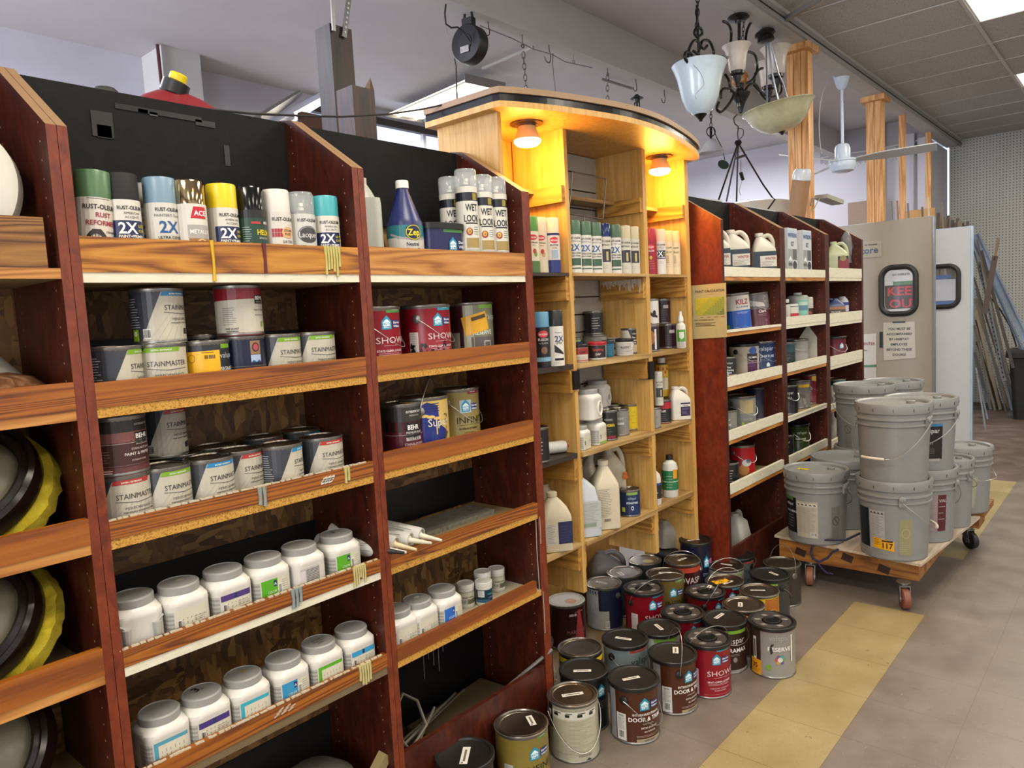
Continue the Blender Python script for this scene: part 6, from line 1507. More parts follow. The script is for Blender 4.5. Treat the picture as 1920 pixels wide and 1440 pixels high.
c = onY(1106, 900, 1.80); jug(c.x - .03, 1.80, z3, .09, .09, .28, '#a99f8c', -10, 'shaded cream jug at the back left of the middle column', None, neck=.02, nr=.018, shoulder=.6)
kq(1191, 1.665, z3, q_signature, 'blue quart can with a lime patch on the fourth row', r=.043, h=.112, body='#14284f', face=4)
kt(1206, 1.755, z3, .052, .125, '#231b2f', '#9a9080', None, 'dark purple tub with a tan lid behind the blue quart', face=4)
def b_shep(L): L.r(-.06, .06, .03, .09, '#222629', 1); L.t('ZEP', .0, .05, .014, '#c9c9c4', 4, 'C', True); L.r(-.06, .06, .09, .1, '#2c3f7a', 2)
c = from_right(1239, 900, 1.66, .030); bottle(c.x, 1.66, z3, [(.028, 0), (.03, .006), (.03, .12), (.026, .135), (.012, .15), (.012, .156), (.015, .156), (.015, .17)], '#c3c0b6', 6, 'white bottle with a black label at the left of the right column', capc='#1c1c1c', spec=b_shep, capn=2, lr=.0302)
c = from_right(1271, 900, 1.67, .036); bottle(c.x, 1.67, z3, [(.034, 0), (.036, .006), (.036, .135), (.031, .155), (.014, .168), (.014, .172), (.016, .172), (.016, .192)], '#c3c0b6', 4, 'white bottle with a green label, black cap and orange tag', capc='#151515', spec=s_greenbtl, capn=2, lr=.0363)
ks(1292, z3, '#cf4a12', s_orange, 'orange-capped orange and green spray can', y=1.665, face=0, h=.158, caph=.048, r=.031)
# kiosk deck
c = onY(1137, 1040, 1.94); o = jug(c.x, 1.94, .051, .17, .13, .225, '#6f6d6c', 10, 'grey gallon jug marked with a pen at the back of the display base', None, neck=-.03, nr=.02, shoulder=.55)
L = LB(surf_flat(-.066), 0); L.t('B5', .03, .10, .03, '#1d1c1c', 2, 'L', rot=.3); L.build(o, 'pen_mark')
c = onY(1256, 990, 1.765); jug(c.x, 1.765, .243, .125, .09, .135, '#8d8578', 25, 'beige jug with a loop handle behind the black-lidded cans', None, neck=-.03, nr=.02, shoulder=.5)

# ================================================================ right hand bays goods
def cbx(pxr, y, r): return from_right(pxr, 560, y, r)
zt = 1.528
def jl_wint(L, a, h): L.r(-a * .98, a * .98, h * .08, h * .58, '#22313d', 1); L.r(-a * .4, a * .98, h * .24, h * .48, '#bdb9ad', 2); L.t('WINTER', a * .0, h * .39, h * .075, '#8c2018', 4, 'L', True, .8); L.lines(-a * .3, a * .9, h * .35, 4, h * .03, '#4c4a46', .0014)
def jl_red(L, a, h): L.r(-a * .98, a * .1, h * .08, h * .58, '#1c1a1c', 1); L.r(a * .1, a * .98, h * .08, h * .58, '#bdb9ad', 1); L.p([(-a * .2, h * .08), (a * .98, h * .08), (a * .98, h * .4), (a * .3, h * .4)], '#b3281a', 2); L.t('EXCEL', a * .15, h * .22, h * .07, '#e0dcd4', 4, 'L', True, .8)
jug(cbx(1398, 1.56, .055).x - .17, 1.57, zt, .12, .10, .225, '#b7b1a2', 8, 'cream-topped jug with a dark label, mostly hidden behind the red end panel', jl_wint, neck=-.02, nr=.019, capc='#c3bdae', shoulder=.6)
jug(onY(1380, 480, 1.57).x, 1.57, zt, .12, .10, .235, '#b7b1a2', 8, 'cream-topped jug with a dark label and white cap, left of the uncapped one', jl_wint, neck=-.025, nr=.019, capc='#c3bdae', shoulder=.58)
jug(onY(1407, 480, 1.68).x, 1.68, zt, .12, .10, .215, '#b7b1a2', 14, 'uncapped cream jug with a red and black label', jl_red, neck=-.03, nr=.012, shoulder=.55)
jug(onY(1431, 480, 1.57).x, 1.57, zt, .12, .10, .235, '#b7b1a2', 10, 'cream-topped jug with its handle to the right, last before the kit boxes', jl_wint, neck=-.02, nr=.019, capc='#c3bdae', shoulder=.58)
# second shelf
def cq(pxl, pxr, y, z, r, h, spec, label, body='#3a3c40', face=12, lid='metal', gal=True, **k):
    c = onY((pxl + pxr) / 2, 620, y) if pxl else from_right(pxr, 620, y, r)
    return can(c.x, y, z, r, h, body, spec, face, label, lid, gal=gal, **k)
cq(0, 1409, 1.60, 1.27, .076, .18, g_kilz, 'white and blue gallon can leaning slightly left beside the calculator sheet', '#bdbab0', 22, 'paper', tilt=(0, -4))
cq(0, 1444, 1.60, 1.27, .072, .18, g_clark, 'grey and maroon gallon can leaning right of the white and blue one', '#4a1a28', 18, 'metal', tilt=(0, -4), handle=('front', .05))
cq(0, 1378, 1.57, 1.017, .055, .13, q_easy, 'cream can cut off by the end panel on the third shelf', '#b5ac9a', 0, gal=False)
cq(0, 1421, 1.62, 1.017, .076, .172, g_olympic, 'cream gallon can with a purple label block', '#b5ac9a', 16, 'black', handle=('front', .06))
cq(0, 1451, 1.60, 1.017, .074, .176, g_signature, 'navy gallon can with pale lettering on the third shelf', '#152a52', 16, 'metal', handle=('front', .07))
cq(0, 1377, 1.565, .764, .05, .125, q_val_silver, 'grey quart with a lime strip beside the end panel', '#6b7a74', 0, gal=False)
cq(0, 1413, 1.60, .764, .072, .165, lambda L: (L.r(-.13, .13, .0, .165, '#7b7f78', 1), L.r(-.02, .06, .09, .165, '#a8956a', 2), L.t('LUSTER', .0, .05, .016, '#a9aaa0', 4, 'L'), L.e(-.005, .03, .008, .012, '#a3b33c', 3)), 'grey tapered paint can with a tan patch on the fourth shelf', '#7b7f78', 8, 'metal', handle=('front', .06))
cq(0, 1441, 1.65, .764, .072, .176, lambda L: L.lines(.03, .05, .07, 4, .02, '#3c4a72'), 'very dark navy gallon at the right of the fourth shelf', '#0d1330', 8, 'black')
cq(0, 1378, 1.565, .509, .045, .12, q_darkbw, 'dark can cut off by the end panel on the lowest white-lipped shelf', '#141416', 0, gal=False)
cq(0, 1409, 1.60, .509, .066, .168, g_red_sock, 'red can with a picture of a brush on the lowest white-lipped shelf', '#a3141c', 8, 'metal', handle=('front', .05))
cq(0, 1413, 1.70, .509, .045, .12, None, 'pale tin wedged behind the red can', '#7c7a72', 0)
cq(0, 1451, 1.64, .509, .073, .18, g_dura, 'dark brown gallon at the right of the lowest white-lipped shelf', '#1b1613', 12, 'metal')
t = jug(onY(1388, 1000, 1.60).x, 1.62, .121, .14, .12, .21, '#b0aca2', 70, 'white plastic bottle with a long neck lying in the open base', None, neck=-.02, nr=.022, handle=True, tilt=(0, 0), shoulder=.35)
# winterizing kits
def kit(L, a, h):
    L.r(-a, a, 0, h, '#b9bcbc', 1); L.r(-a * .95, a * .95, h * .80, h * .96, '#a7b4c8', 2); L.t('WINTERIZING', 0, h * .82, h * .11, '#2c3b5e', 4, 'C', True, .68); L.t('KIT', 0, h * .64, h * .13, '#2c3b5e', 4, 'C', True, .8)
    L.r(-a * .9, -a * .05, h * .14, h * .58, '#8f9290', 2); L.r(a * .0, a * .9, h * .36, h * .58, '#5b5f5e', 2); L.e(a * .45, h * .25, a * .42, h * .09, '#3a3d3c', 3); L.p([(-a * .9, h * .34), (-a * .4, h * .44), (-a * .05, h * .34)], '#d0d2d0', 3); L.r(-a * .9, -a * .05, h * .24, h * .3, '#55585a', 3); L.r(-a, a, h * .02, h * .07, '#8fa0b4', 2)
for i, (px, lb) in enumerate(((1486, 'white kit box with blue lettering, left of the pair'), (1513.5, 'white kit box with blue lettering, right of the pair'))):
    c = onY(px, 480, 1.52); box_item(c.x, 1.545, 1.573 - .045, .142, .05, .27, '#b9bcbc', 0, lb, kit, group='kit boxes on the top shelf of the middle right bay')
# C2 second shelf
z_ = 1.27
c = onY(1474, 590, 1.56); bottle(c.x - .02, 1.55, z_, [(.018, 0), (.02, .004), (.02, .11), (.014, .12), (.014, .14)], '#bdb9ae', 0, 'slim white aerosol beside the bay upright', capc='#c9c6bd', capn=2)
def cbtl(L): L.r(-.05, .05, .01, .06, '#a3202c', 2)
c = onY(1483, 610, 1.55); bottle(c.x, 1.545, z_, [(.036, 0), (.038, .005), (.038, .095), (.035, .1), (.035, .112)], '#bdb9ae', 6, 'white tub with a red label on the middle right bay', capc='#c6c3ba', spec=cbtl, capn=2)
def b_teal(L): L.r(-.01, .07, .01, .13, '#7db3a4', 1); L.r(-.0, .06, .07, .11, '#5a7a8c', 2); L.r(-.0, .06, .1, .12, '#a9c9b4', 3)
c = onY(1496, 600, 1.60); bottle(c.x, 1.60, z_, [(.058, 0), (.06, .006), (.06, .15), (.054, .158), (.02, .162), (.024, .163), (.024, .175)], '#a9ada4', 8, 'white square-shouldered bottle with a teal label', capc='#b9bdb4', spec=b_teal, capn=2, lr=.0603)
def b_dk(L): L.r(-.05, .05, .01, .08, '#2a1c1c', 1); L.e(.01, .05, .02, .014, '#8a3a24', 3); L.lines(-.02, .03, .11, 3, .01, '#6c6a66')
c = onY(1512, 600, 1.58); bottle(c.x, 1.58, z_, [(.038, 0), (.04, .005), (.04, .14), (.036, .146), (.016, .148), (.016, .15)], '#b9b6ab', 8, 'white bottle with a dark label next to the blue one', spec=b_dk, lr=.0403)
c = onY(1520, 605, 1.62); bottle(c.x + .02, 1.62, z_, [(.034, 0), (.036, .005), (.036, .11), (.03, .13), (.014, .145)], '#1c5a9a', 8, 'blue bottle with a rounded shoulder on the middle right bay')
c = onY(1530, 615, 1.56); can(c.x, 1.57, z_, .034, .085, '#23302c', None, 0, 'small dark green tin at the end of the middle right bay', gal=False, name='tin', cat='tin')
# C2 third
z_ = 1.017
cq(0, 1489, 1.59, z_, .062, .15, g_teal, 'dark teal can at the left of the middle right bay', '#26454c', 0)
c = onY(1497, 640, 1.58); can(c.x + .01, 1.60, z_, .07, .155, '#8a8880', None, 0, 'bare silver tin with vertical sheen on the middle right bay', 'metal', handle=('front', .03), name='tin', cat='tin')
t = empty('gable_carton', (onY(1519, 640, 1.60).x, 1.60, z_), R_(8), 'white gable-topped carton with a blue and green band', 'carton')
m = MB(); m.box(-.062, .062, -.05, .05, 0, .155, M('#b5b2a2', .5)); m.prism([(-.05, .155), (.05, .155), (.004, .225), (.004, .245), (-.004, .245), (-.004, .225)], 'x', -.062, .062, M('#b5b2a2', .5)); m.build('carton', t, smooth=False)
L = LB(surf_flat(-.05), 0); L.r(.0, .058, .12, .138, '#2a6f9c', 2); L.r(.0, .058, .105, .115, '#5fa83c', 2); L.lines(.005, .052, .09, 6, .012, '#7a775f', .003); L.build(t)
# C2 fourth and fifth
cq(0, 1493, 1.56, .764, .055, .165, g_val_dark, 'black can with pale lettering at the left of the fourth shelf', '#16171a', 4, handle=('front', .05))
cq(0, 1516, 1.59, .764, .060, .165, g_weathered, 'weathered grey can with a yellow strip', '#6b6760', 6)
cq(0, 1536, 1.60, .764, .060, .18, g_redyellow, 'dark red can with a yellow corner', '#6d1626', 8, handle=('front', .06))
cq(0, 1484, 1.56, .509, .05, .145, g_val_dark, 'dark can with pale lettering beside the bay upright, lowest shelf', '#16171a', 4)
cq(0, 1513, 1.585, .509, .064, .165, g_season, 'olive green gallon can on the lowest shelf of the middle right bay', '#2f3a1c', 8, 'black', handle=('front', .06))
cq(0, 1534, 1.63, .509, .068, .185, g_plainhouse, 'drab green gallon can with a blue emblem behind the olive one', '#6b6a44', 8)
# C3
def jl_oil(L, a, h): L.r(a * .0, a * .98, h * .1, h * .58, '#1f1718', 2); L.r(a * .0, a * .98, h * .24, h * .5, '#7d1f24', 3); L.e(a * .5, h * .52, a * .3, h * .08, '#8a7a4c', 4); L.r(a * .0, a * .98, h * .18, h * .23, '#c4c0b2', 4)
c = onY(1569, 480, 1.57); jug(c.x, 1.57, 1.532, .13, .10, .235, '#aeb08c', 6, 'pale yellow jug with a dark red label on the last bay', jl_oil, neck=-.02, nr=.018, shoulder=.58, capc='#b6b896')
t = empty('plastic_bag_pack', (onY(1588, 480, 1.57).x, 1.57, 1.532), R_(10), 'clear plastic wrapped pack leaning beside the pale yellow jug', 'bag')
m = MB(); m.obox((0, 0, .07), (1, 0, .3), (0, 1, 0), (-.3, 0, 1), .07, .03, .14, M('#4f5157', .3)); m.build('pack', t, smooth=False)
m = MB(); rn = random.Random(5); m.loft([[(math.cos(q * math.pi / 6) * s_ * (1 + rn.uniform(-.15, .15)), math.sin(q * math.pi / 6) * s_ * .5 * (1 + rn.uniform(-.2, .2)) + .0, z) for q in range(12)] for s_, z in ((.05, .1), (.055, .16), (.075, .21), (.06, .27), (.02, .31))], M('#c9cdd0', .1, 0, .25)); m.build('plastic_film', t)
m = MB(); m.obox((.035, -.02, .17), (1, .2, -.3), (.2, -1, 0), (.3, 0, 1), .07, .002, .06, M('#b0b2b0', .5)); m.build('paper_tag', t, smooth=False)
c = onY(1566, 590, 1.56); jug(c.x, 1.56, 1.251, .115, .08, .155, '#2f3f6b', 6, 'small jug with a blue handle and brown label', lambda L, a, h: (L.r(-a, a, h * .08, h * .62, '#4a3b36', 1), L.r(-a, a, h * .5, h * .62, '#9a6a3a', 2), L.t('PROOF', 0, h * .36, h * .11, '#c9c4ba', 4, 'C', True), L.r(a * .3, a * .7, h * .08, h * .25, '#b9b5a8', 3)), neck=0, nr=.016, shoulder=.6)
c = onY(1582, 590, 1.58); bottle(c.x, 1.59, 1.251, [(.04, 0), (.042, .005), (.042, .12), (.034, .14), (.018, .16), (.018, .175)], '#aeb2b8', 6, 'white and blue bottle behind the blue-handled jug', capc='#23305a', capn=1, spec=lambda L: (L.r(-.01, .06, .01, .12, '#2c3f7a', 1), L.r(.015, .05, .06, .1, '#b9b6c0', 2)), lr=.0423)
c = onY(1594, 590, 1.60); box_item(c.x, 1.60, 1.251, .09, .05, .155, '#4f8f2c', 0, 'bright green carton at the end of the last bay', lambda L, a, h: (L.r(-a, a, h * .5, h * .8, '#b9c4a4', 2), L.lines(-a * .8, a * .8, h * .7, 3, h * .1, '#3b6a24', .003), L.r(-a * .5, a * .3, h * .2, h * .35, '#9fbf6a', 2)))
cq(0, 1584, 1.575, .987, .07, .165, g_maroonhouse, 'maroon can with a blue emblem and yellow sticker on the last bay', '#5f1626', 4, 'black', handle=('front', .06))
c = onY(1588, 640, 1.62); box_item(c.x - .02, 1.64, .987, .09, .07, .205, '#1f5a38', 10, 'green and white carton beside the maroon can', lambda L, a, h: L.r(-a, a, h * .62, h, '#b9bcb0', 2))
cq(0, 1583, 1.59, .722, .066, .15, g_teal, 'teal-topped can behind the buckets on the last bay', '#2f7f86', 4)
c = onY(1566, 720, 1.55); bottle(c.x - .03, 1.55, .722, [(.022, 0), (.024, .004), (.024, .12), (.016, .13), (.016, .15)], '#bdbbb2', 0, 'white squeeze bottle at the edge of the last bay', capc='#23211f', capn=2)
c = onY(1566, 850, 1.55); bottle(c.x, 1.57, .482, [(.028, 0), (.03, .004), (.03, .14), (.016, .16), (.016, .19)], '#b5b3ab', 0, 'white spray bottle low in the last bay beside the buckets')
# ================================================================ cans standing on the floor
FG = None
def fc(px, py, r, body, spec, face, label, lid='metal', z=0.0, h=.185, **k):
    p = onZ(px, py, z + h)
    return can(p.x, p.y, z, r, h, body, spec, face, label, lid, **k)
DK = .051
fc(1061.7, 1124, .076, '#2a0c10', g_maroon, 24, 'dark maroon gallon with a white lid and a rusty ring on it', 'paper', z=DK, spot='#b5825e')
p = onY(1022, 1180, 1.60); can(p.x, 1.66, DK, .07, .185, '#141416', g_dark_house, 30, 'black can peeping out behind the dark red upright', 'black', handle=('front', .10))
fc(1131.7, 1091.7, .0765, '#8d9088', g_drip, 10, 'grey gallon with dripped grey paint and navy panel', 'metal', z=DK, sk=(-45, -.1, .1), handle=('front', .05), ear=40)
fc(1171, 1071.7, .078, '#2b2a28', g_dark_house, 10, 'dark gallon with white paint splattered over its silver lid', 'metal', z=DK, h=.18, sk=(-75, -.25, -.2, .045, .02))
fc(1209, 1049, .076, '#3a3d3a', g_plainhouse, 10, 'dark gallon with tan residue on its silver lid, at the back by the maple divider', 'metal', z=DK, spot='#a89a6a')
fc(1206.7, 1101.7, .080, '#7d0c1a', g_showcase, 26, 'dark red gallon with a segmented black lid and raised wire handle', 'ring', z=DK, h=.195, handle=('up', (.55, .085)), ear=-70)
fc(1246.7, 1075, .081, '#6b5a2c', g_infinity, 24, 'olive gold gallon with a silver lid behind the segmented-lid red ones', 'metal', z=DK, h=.195, sk=(-20, .1, .2), handle=('up', (.5, .06)), ear=-100)
fc(1279, 1049, .080, '#3b1410', g_valspar_red, 20, 'dark red-brown gallon with an orange-red strip under its silver lid', 'metal', z=DK, h=.207, sk=(30, .05, .15), handle=('up', (.35, .095)), ear=-110)
can(3.04, 1.735, DK, .058, .190, '#121214', None, 10, 'black can with a black lid in the shade of the maple display', 'black')
p = onZ(1305, 1011, .300); can(p.x - .005, p.y, DK, .073, .247, '#14152e', g_dynasty, 26, 'tall midnight blue can with a black lid against the red end panel', 'black', sk=(-5, -.1, .1, .06, .012))
fc(1280, 1147.5, .081, '#6d0c18', g_showcase, 30, 'dark red gallon with a segmented black lid, left of the raised-handle one', 'ring', h=.19)
fc(1235, 1176.7, .078, '#b5b8b0', g_valspar_white, 22, 'pale gallon with a black lid and lime strip', 'black', sk=(-85, .05, .1), h=.188)
fc(1171.7, 1196.7, .081, '#7d8a8e', g_valspar_grey, 26, 'blue-grey gallon with a red strip and black lid', 'black', sk=(-45, -.05, .05, .062, .016), h=.188, handle=('front', .10), ear=-65)
fc(1087.5, 1212.5, .080, '#1c1a1a', g_yellow_band, 20, 'dark gallon with a bare silver lid and a yellow band', 'metal', h=.188)
fc(1094, 1254, .080, '#1d2021', g_dark_house, 24, 'charcoal gallon with a black lid behind the silver-lidded cream one', 'black', sk=(-22, -.1, -.1, .06, .016), h=.188)
fc(1187.5, 1270, .081, '#4a2512', g_door, 24, 'brown door and trim gallon with a black lid, front row', 'black', sk=(0, -.1, .0, .06, .015), h=.188, handle=('front', .095), ear=-48)
fc(1261, 1224, .081, '#4a2512', g_door, 40, 'brown door and trim gallon with its wire handle raised, second row', 'black', sk=(50, .3, .15, .05, .02), h=.188, handle=('up', (.30, .125)), ear=-25)
fc(1073.5, 1300, .0805, '#a39f88', g_backlabel, 2, 'cream gallon with printed instructions and a silver lid, front row', 'metal', sk=(12, .0, .0, .07, .017), h=.188, handle=('front', .11), ear=-72)
fc(976.9, 1355, .0805, '#857432', g_infinity, 26, 'gold gallon with a bare silver lid, front row at the shelving corner', 'metal', sk=(78, .42, .0, .055, .02), h=.188, args=('#5b7a35',))
fc(871, 1414, .080, '#17130f', None, 20, 'black-lidded dark can cut off by the bottom picture edge', 'black', sk=(60, .0, -.05, .08, .022), h=.188)
fc(1380, 1040, .082, '#5b5f5f', g_valspar_grey, 40, 'grey gallon with a messy black lid under the open mahogany base', 'black', h=.185, handle=('up', (1.25, .02)), ear=20)
fc(1361, 1060, .081, '#a9a69a', g_alex, 14, 'cream gallon with a silver lid behind the yellow-tagged one', 'metal', sk=(-35, .1, .25, .055, .014), h=.187, handle=('up', (.15, .08)), ear=-80)
fc(1358, 1088, .082, '#6d0c1c', g_showcase, 24, 'dark red gallon with a yellow price tag on its silver lid', 'metal', sk=[(12, -.2, .0, .075, .042, True), (25, .1, -.25, .06, .014)], h=.18, handle=('up', (.10, .10)), ear=-85)
fc(1322.5, 1108, .080, '#6d0c18', g_showcase, 40, 'dark red gallon with a segmented black lid and white tag, handle raised to the left', 'ring', sk=(35, .45, .25, .055, .018), h=.188, handle=('up', (.75, .09)), ear=-45)
fc(1423, 1106, .081, '#c6b212', g_cabot, 10, 'yellow and orange stain gallon with a silver lid', 'metal', sk=(-2, -.05, .05, .06, .012), h=.186)
fc(1394, 1132, .082, '#4a1c16', g_yellow_band, 10, 'gallon with a yellow rim band and a purplish silver lid', 'metal', sk=(80, -.15, .0, .045, .018), h=.186)
fc(1358.5, 1159, .081, '#2f1c16', g_duramax, 26, 'dark brown gallon with a lime strip, black lid and tag on top', 'black', sk=(35, -.1, .35, .06, .016), h=.188, handle=('front', .03), ear=-80)
fc(1326, 1196, .081, '#86101e', g_showcase, 22, 'dark red gallon with a segmented black lid at the front right, handle raised', 'ring', h=.192, handle=('up', (.45, .10)), ear=-78)
fc(1447, 1163.5, .0835, '#8c8981', g_reserve, 6, 'pale metallic gallon with an orange 35 price tag, nearest the cream floor strip', 'ring', h=.192)
fc(1443, 1076, .083, '#3a3a38', g_alex, -20, 'dark grey gallon with a black lid left of the cart wheel', 'black', sk=(-25, .15, .2, .05, .014), h=.186, handle=('front', .08), ear=60)
fc(1466, 1054, .083, '#3b3430', None, 10, 'brown and grey gallon with a raised wire handle, closest to the cart', 'metal', h=.186, handle=('up', (.20, .12)), ear=30)

# ================================================================ cart with buckets
ZT = .222
cart = empty('platform_cart', (4.0, 1.05, 0), 0, 'wooden platform cart on four casters carrying the grey buckets', 'cart')
def crt(name, x0, x1, y0, y1, z0, z1, mt, parent=None): m = MB(cart); m.box(x0, x1, y0, y1, z0, z1, mt); return m.build(name, parent or cart, smooth=False)
a1, a2, a3 = onZ(1452, 1003, ZT), onZ(1727, 1058, ZT), onZ(1838, 968, ZT)
x0c = (a1.x + a2.x) / 2; y0c = a2.y; y1c = a1.y; x1c = 4.58
m = MB(cart); m.prism([(a1.x, a1.y), (a2.x, a2.y), (a3.x, a3.y), (x1c, y1c)], 'z', ZT - .012, ZT, PLY_TOP); m.build('plywood_top', cart, smooth=False)
crt('front_timber', x0c + .03, x0c + .075, y0c + .025, y1c - .03, ZT - .105, ZT - .012, CART_WOOD)
crt('rear_timber', 4.60, 4.78, .70, y1c - .0, ZT - .115, ZT - .012, CART_WOOD)
crt('side_timber', x0c + .075, 4.60, y0c + .025, y0c + .07, ZT - .105, ZT - .012, CART_WOOD); crt('side_timber', x0c + .075, 4.60, y1c - .07, y1c - .03, ZT - .105, ZT - .012, CART_WOOD)
crt('rear_plank', 4.50, 4.80, .66, 1.38, ZT - .020, ZT + .012, CART_WOOD)
m = MB(cart)
for yy, zz in ((.92, .145), (1.08, .17), (1.3, .16)):
    m.obox((x0c + .0295, yy, zz), (0, 1, .3), (1, 0, 0), (0, -.3, 1), .05, .001, .035, M('#2e190c', .7)); 
m.build('burn_marks', cart, smooth=False)
WHL = M('#7a4534', .5); ZN = M('#8f8d88', .35, .8)
def caster(x, y, col, ang, label=None):
    t = empty('caster', (x - 4.0, y - 1.05, 0)); t.parent = cart; t.rotation_euler = (0, 0, ang)
    m = MB(); m.lathe([(.012, -.017), (.040, -.017), (.046, -.012), (.046, .012), (.040, .017), (.012, .017)], M(col, .45), 30, c=(.0, 0, .046), axis=(0, 1, 0)); m.lathe([(.011, -.024), (.011, .024)], ZN, 14, c=(0, 0, .046), axis=(0, 1, 0)); m.build('wheel', t)
    m = MB()
    for s_ in (-1, 1): m.prism([(-.014, .035), (.014, .035), (.05, .098), (.05, .104), (-.0, .104)], 'y', s_ * .021 - .0015, s_ * .021 + .0015, ZN)
    m.box(-.005, .06, -.023, .023, .100, .105, ZN); m.lathe([(.020, .104), (.020, .112), (.03, .113), (.03, .117)], ZN, 20, c=(.025, 0, 0)); m.build('fork', t, smooth=True)
w1 = onZ(1697, 1141, 0); w2 = onZ(1517, 1099, 0); w3 = onZ(1820, 1028, 0)
caster(w1.x + .0, w1.y, '#7a4534', .5); caster(w2.x + .02, w2.y, '#8a5a40', .2); caster(w3.x, w3.y, '#1c1a1a', .9); caster(w3.x, 1.3, '#1c1a1a', .3)
# rope loop
t = empty('rope', (x0c, 1.2, ZT), 0, 'purple-blue rope looped over the front edge of the cart', 'rope')
R = [onX(q[0], q[1], x0c - .006 + q[2]) for q in ((1612, 1000, .16), (1585, 1013, .04), (1556, 1012, .008), (1535, 1012, 0), (1524, 1022, -.004), (1520, 1036, -.004), (1524, 1048, -.006), (1538, 1053, -.008), (1552, 1046, -.008), (1560, 1036, -.006), (1572, 1030, -.004))]
R = [Vector((p.x, p.y, max(p.z, ZT + .006) if i < 3 else p.z)) for i, p in enumerate(R)]
m = MB(t); m.tube(R, .0055, M('#2b2742', .8), 8); m.build('rope', t)
R2 = [onX(q[0], q[1], x0c - .012) for q in ((1524, 1044), (1534, 1056), (1541, 1066), (1550, 1074), (1562, 1076))]
m = MB(t); m.tube(R2, .004, M('#2b2742', .8), 8); m.build('rope_end', t)
H5 = .36
def bk(x, y, zb, label, h=H5, **k): return bucket(x, y, zb, label, h=h, **k)
def l_black(L):
    L.r(-.17, -.085, .05, .225, '#121113', 1); L.r(-.17, -.10, .21, .228, '#4f6f3a', 2); L.t('valspar', -.155, .185, .022, '#b9b7b2', 3, 'L', True, .9); L.t('DURAMAX', -.155, .15, .016, '#b9b7b2', 3, 'L', True); L.lines(-.155, -.10, .135, 5, .014, '#7d7b78', .002)
    L.r(-.083, .015, .035, .215, '#a89f8e', 2); L.r(-.08, .012, .19, .205, '#c0b8a8', 3)
    for i in range(5): L.p([(-.078 + i * .018, .196), (-.07 + i * .018, .203), (-.064 + i * .018, .194)], '#2a2826', 4)
    L.lines(-.078, .008, .18, 20, .0062, '#77705f', .0012); L.bar(-.018, .042, .028, .022)
    L.r(.075, .12, .03, .19, '#6f6e67', 1); L.e(.098, .12, .018, .022, '#3f3e3a', 2); L.e(.098, .12, .0145, .018, '#6f6e67', 3); L.p([(.086, .135), (.089, .138), (.111, .105), (.108, .102)], '#3f3e3a', 4); L.lines(.08, .116, .085, 6, .009, '#4c4a45', .002)
def l_117(L):
    L.r(-.17, -.105, .05, .23, '#121420', 1); L.r(-.10, -.035, .05, .225, '#9c9c9c', 1); L.lines(-.098, -.038, .2, 18, .0075, '#6d6d6c', .0013)
    for i in range(4): L.p([(-.096 + i * .015, .212), (-.09 + i * .015, .22), (-.084 + i * .015, .21)], '#2a2826', 4)
    L.p([(-.088, .055), (.0, .045), (.002, .092), (-.086, .102)], '#d69a10', 3); L.t('117', -.045, .057, .034, '#20180a', 5, 'L', True, .9); L.r(-.048, -.004, .086, .093, '#20180a', 4); L.lines(-.084, -.055, .094, 5, .006, '#4a3a0c', .0014, 4)
    L.r(.02, .072, .03, .195, '#8a8464', 1); L.e(.046, .13, .018, .022, '#9c967a', 2); L.e(.046, .13, .014, .018, '#8a8464', 3); L.lines(.025, .066, .09, 6, .01, '#a09a7c', .002)
def l_70(L):
    L.r(-.02, .09, .07, .235, '#18110f', 1); L.t('valspar', .0, .195, .030, '#b5b2ac', 3, 'L', True, .9); L.r(.0, .09, .225, .237, '#2d6f9a', 2); L.t('111', .03, .14, .016, '#b5b2ac', 3, 'L'); L.lines(.0, .07, .12, 3, .01, '#7a736c', .002)
    L.p([(-.065, .185), (-.015, .18), (-.015, .235), (-.065, .238)], '#d69a10', 3); L.t('70', -.06, .195, .034, '#20180a', 5, 'L', True, .9); L.r(-.055, .08, .06, .072, '#9c9892', 2); L.r(-.075, -.02, .065, .178, '#8f8f8c', 1)
def l_pink(L):
    L.r(-.06, .04, .06, .235, '#8f7f7c', 1); L.lines(-.055, .036, .225, 24, .0065, '#77605f', .0012); L.r(.04, .08, .06, .235, '#4f1c20', 2); L.t('VAL', .044, .2, .02, '#a9a09c', 3, 'L', True); L.lines(.044, .075, .18, 3, .03, '#9c8f8c', .003)
def l_stick(L): L.p([(-.04, .05), (.03, .035), (.045, .2), (-.03, .21)], '#9a967c', 2); L.lines(-.03, .03, .19, 16, .009, '#aba78f', .002)
def l_emb(L):
    L.r(-.06, -.01, .03, .19, '#7b7a74', 1); L.e(-.035, .12, .02, .024, '#5c5b56', 2); L.e(-.035, .12, .016, .02, '#7b7a74', 3); L.p([(-.048, .136), (-.045, .139), (-.022, .104), (-.025, .101)], '#5c5b56', 4); L.lines(-.055, -.014, .085, 6, .011, '#5c5b56', .002)
def l_tag(L):
    L.p([(-.09, .02), (-.04, .0), (-.03, .03), (-.08, .045)], '#d8bd10', 2); L.t('20', -.075, .012, .022, '#20180a', 3, 'L', True)
NE = .016
bk(3.66, 1.245, ZT, 'grey bucket at the front left, black label and yellow tag on its lid', .355, r=.150, face=-4, ear=62, drop=.11, spec=l_black, grip=False, lid_spec=l_tag)
bk(3.622, .885, ZT, 'grey bucket with an orange 117 price tag at the front of the cart', face=0, ear=12, drop=.135, spec=l_117)
bk(3.622, .885, ZT + H5 - NE, 'plain grey bucket stacked on the one with the 117 tag', face=0, ear=60, mode='back', drop=.15)
bk(3.955, .845, ZT, 'grey bucket with a pinkish label under the stacked one at the cart edge', .352, face=12, ear=60, drop=.14, spec=l_pink)
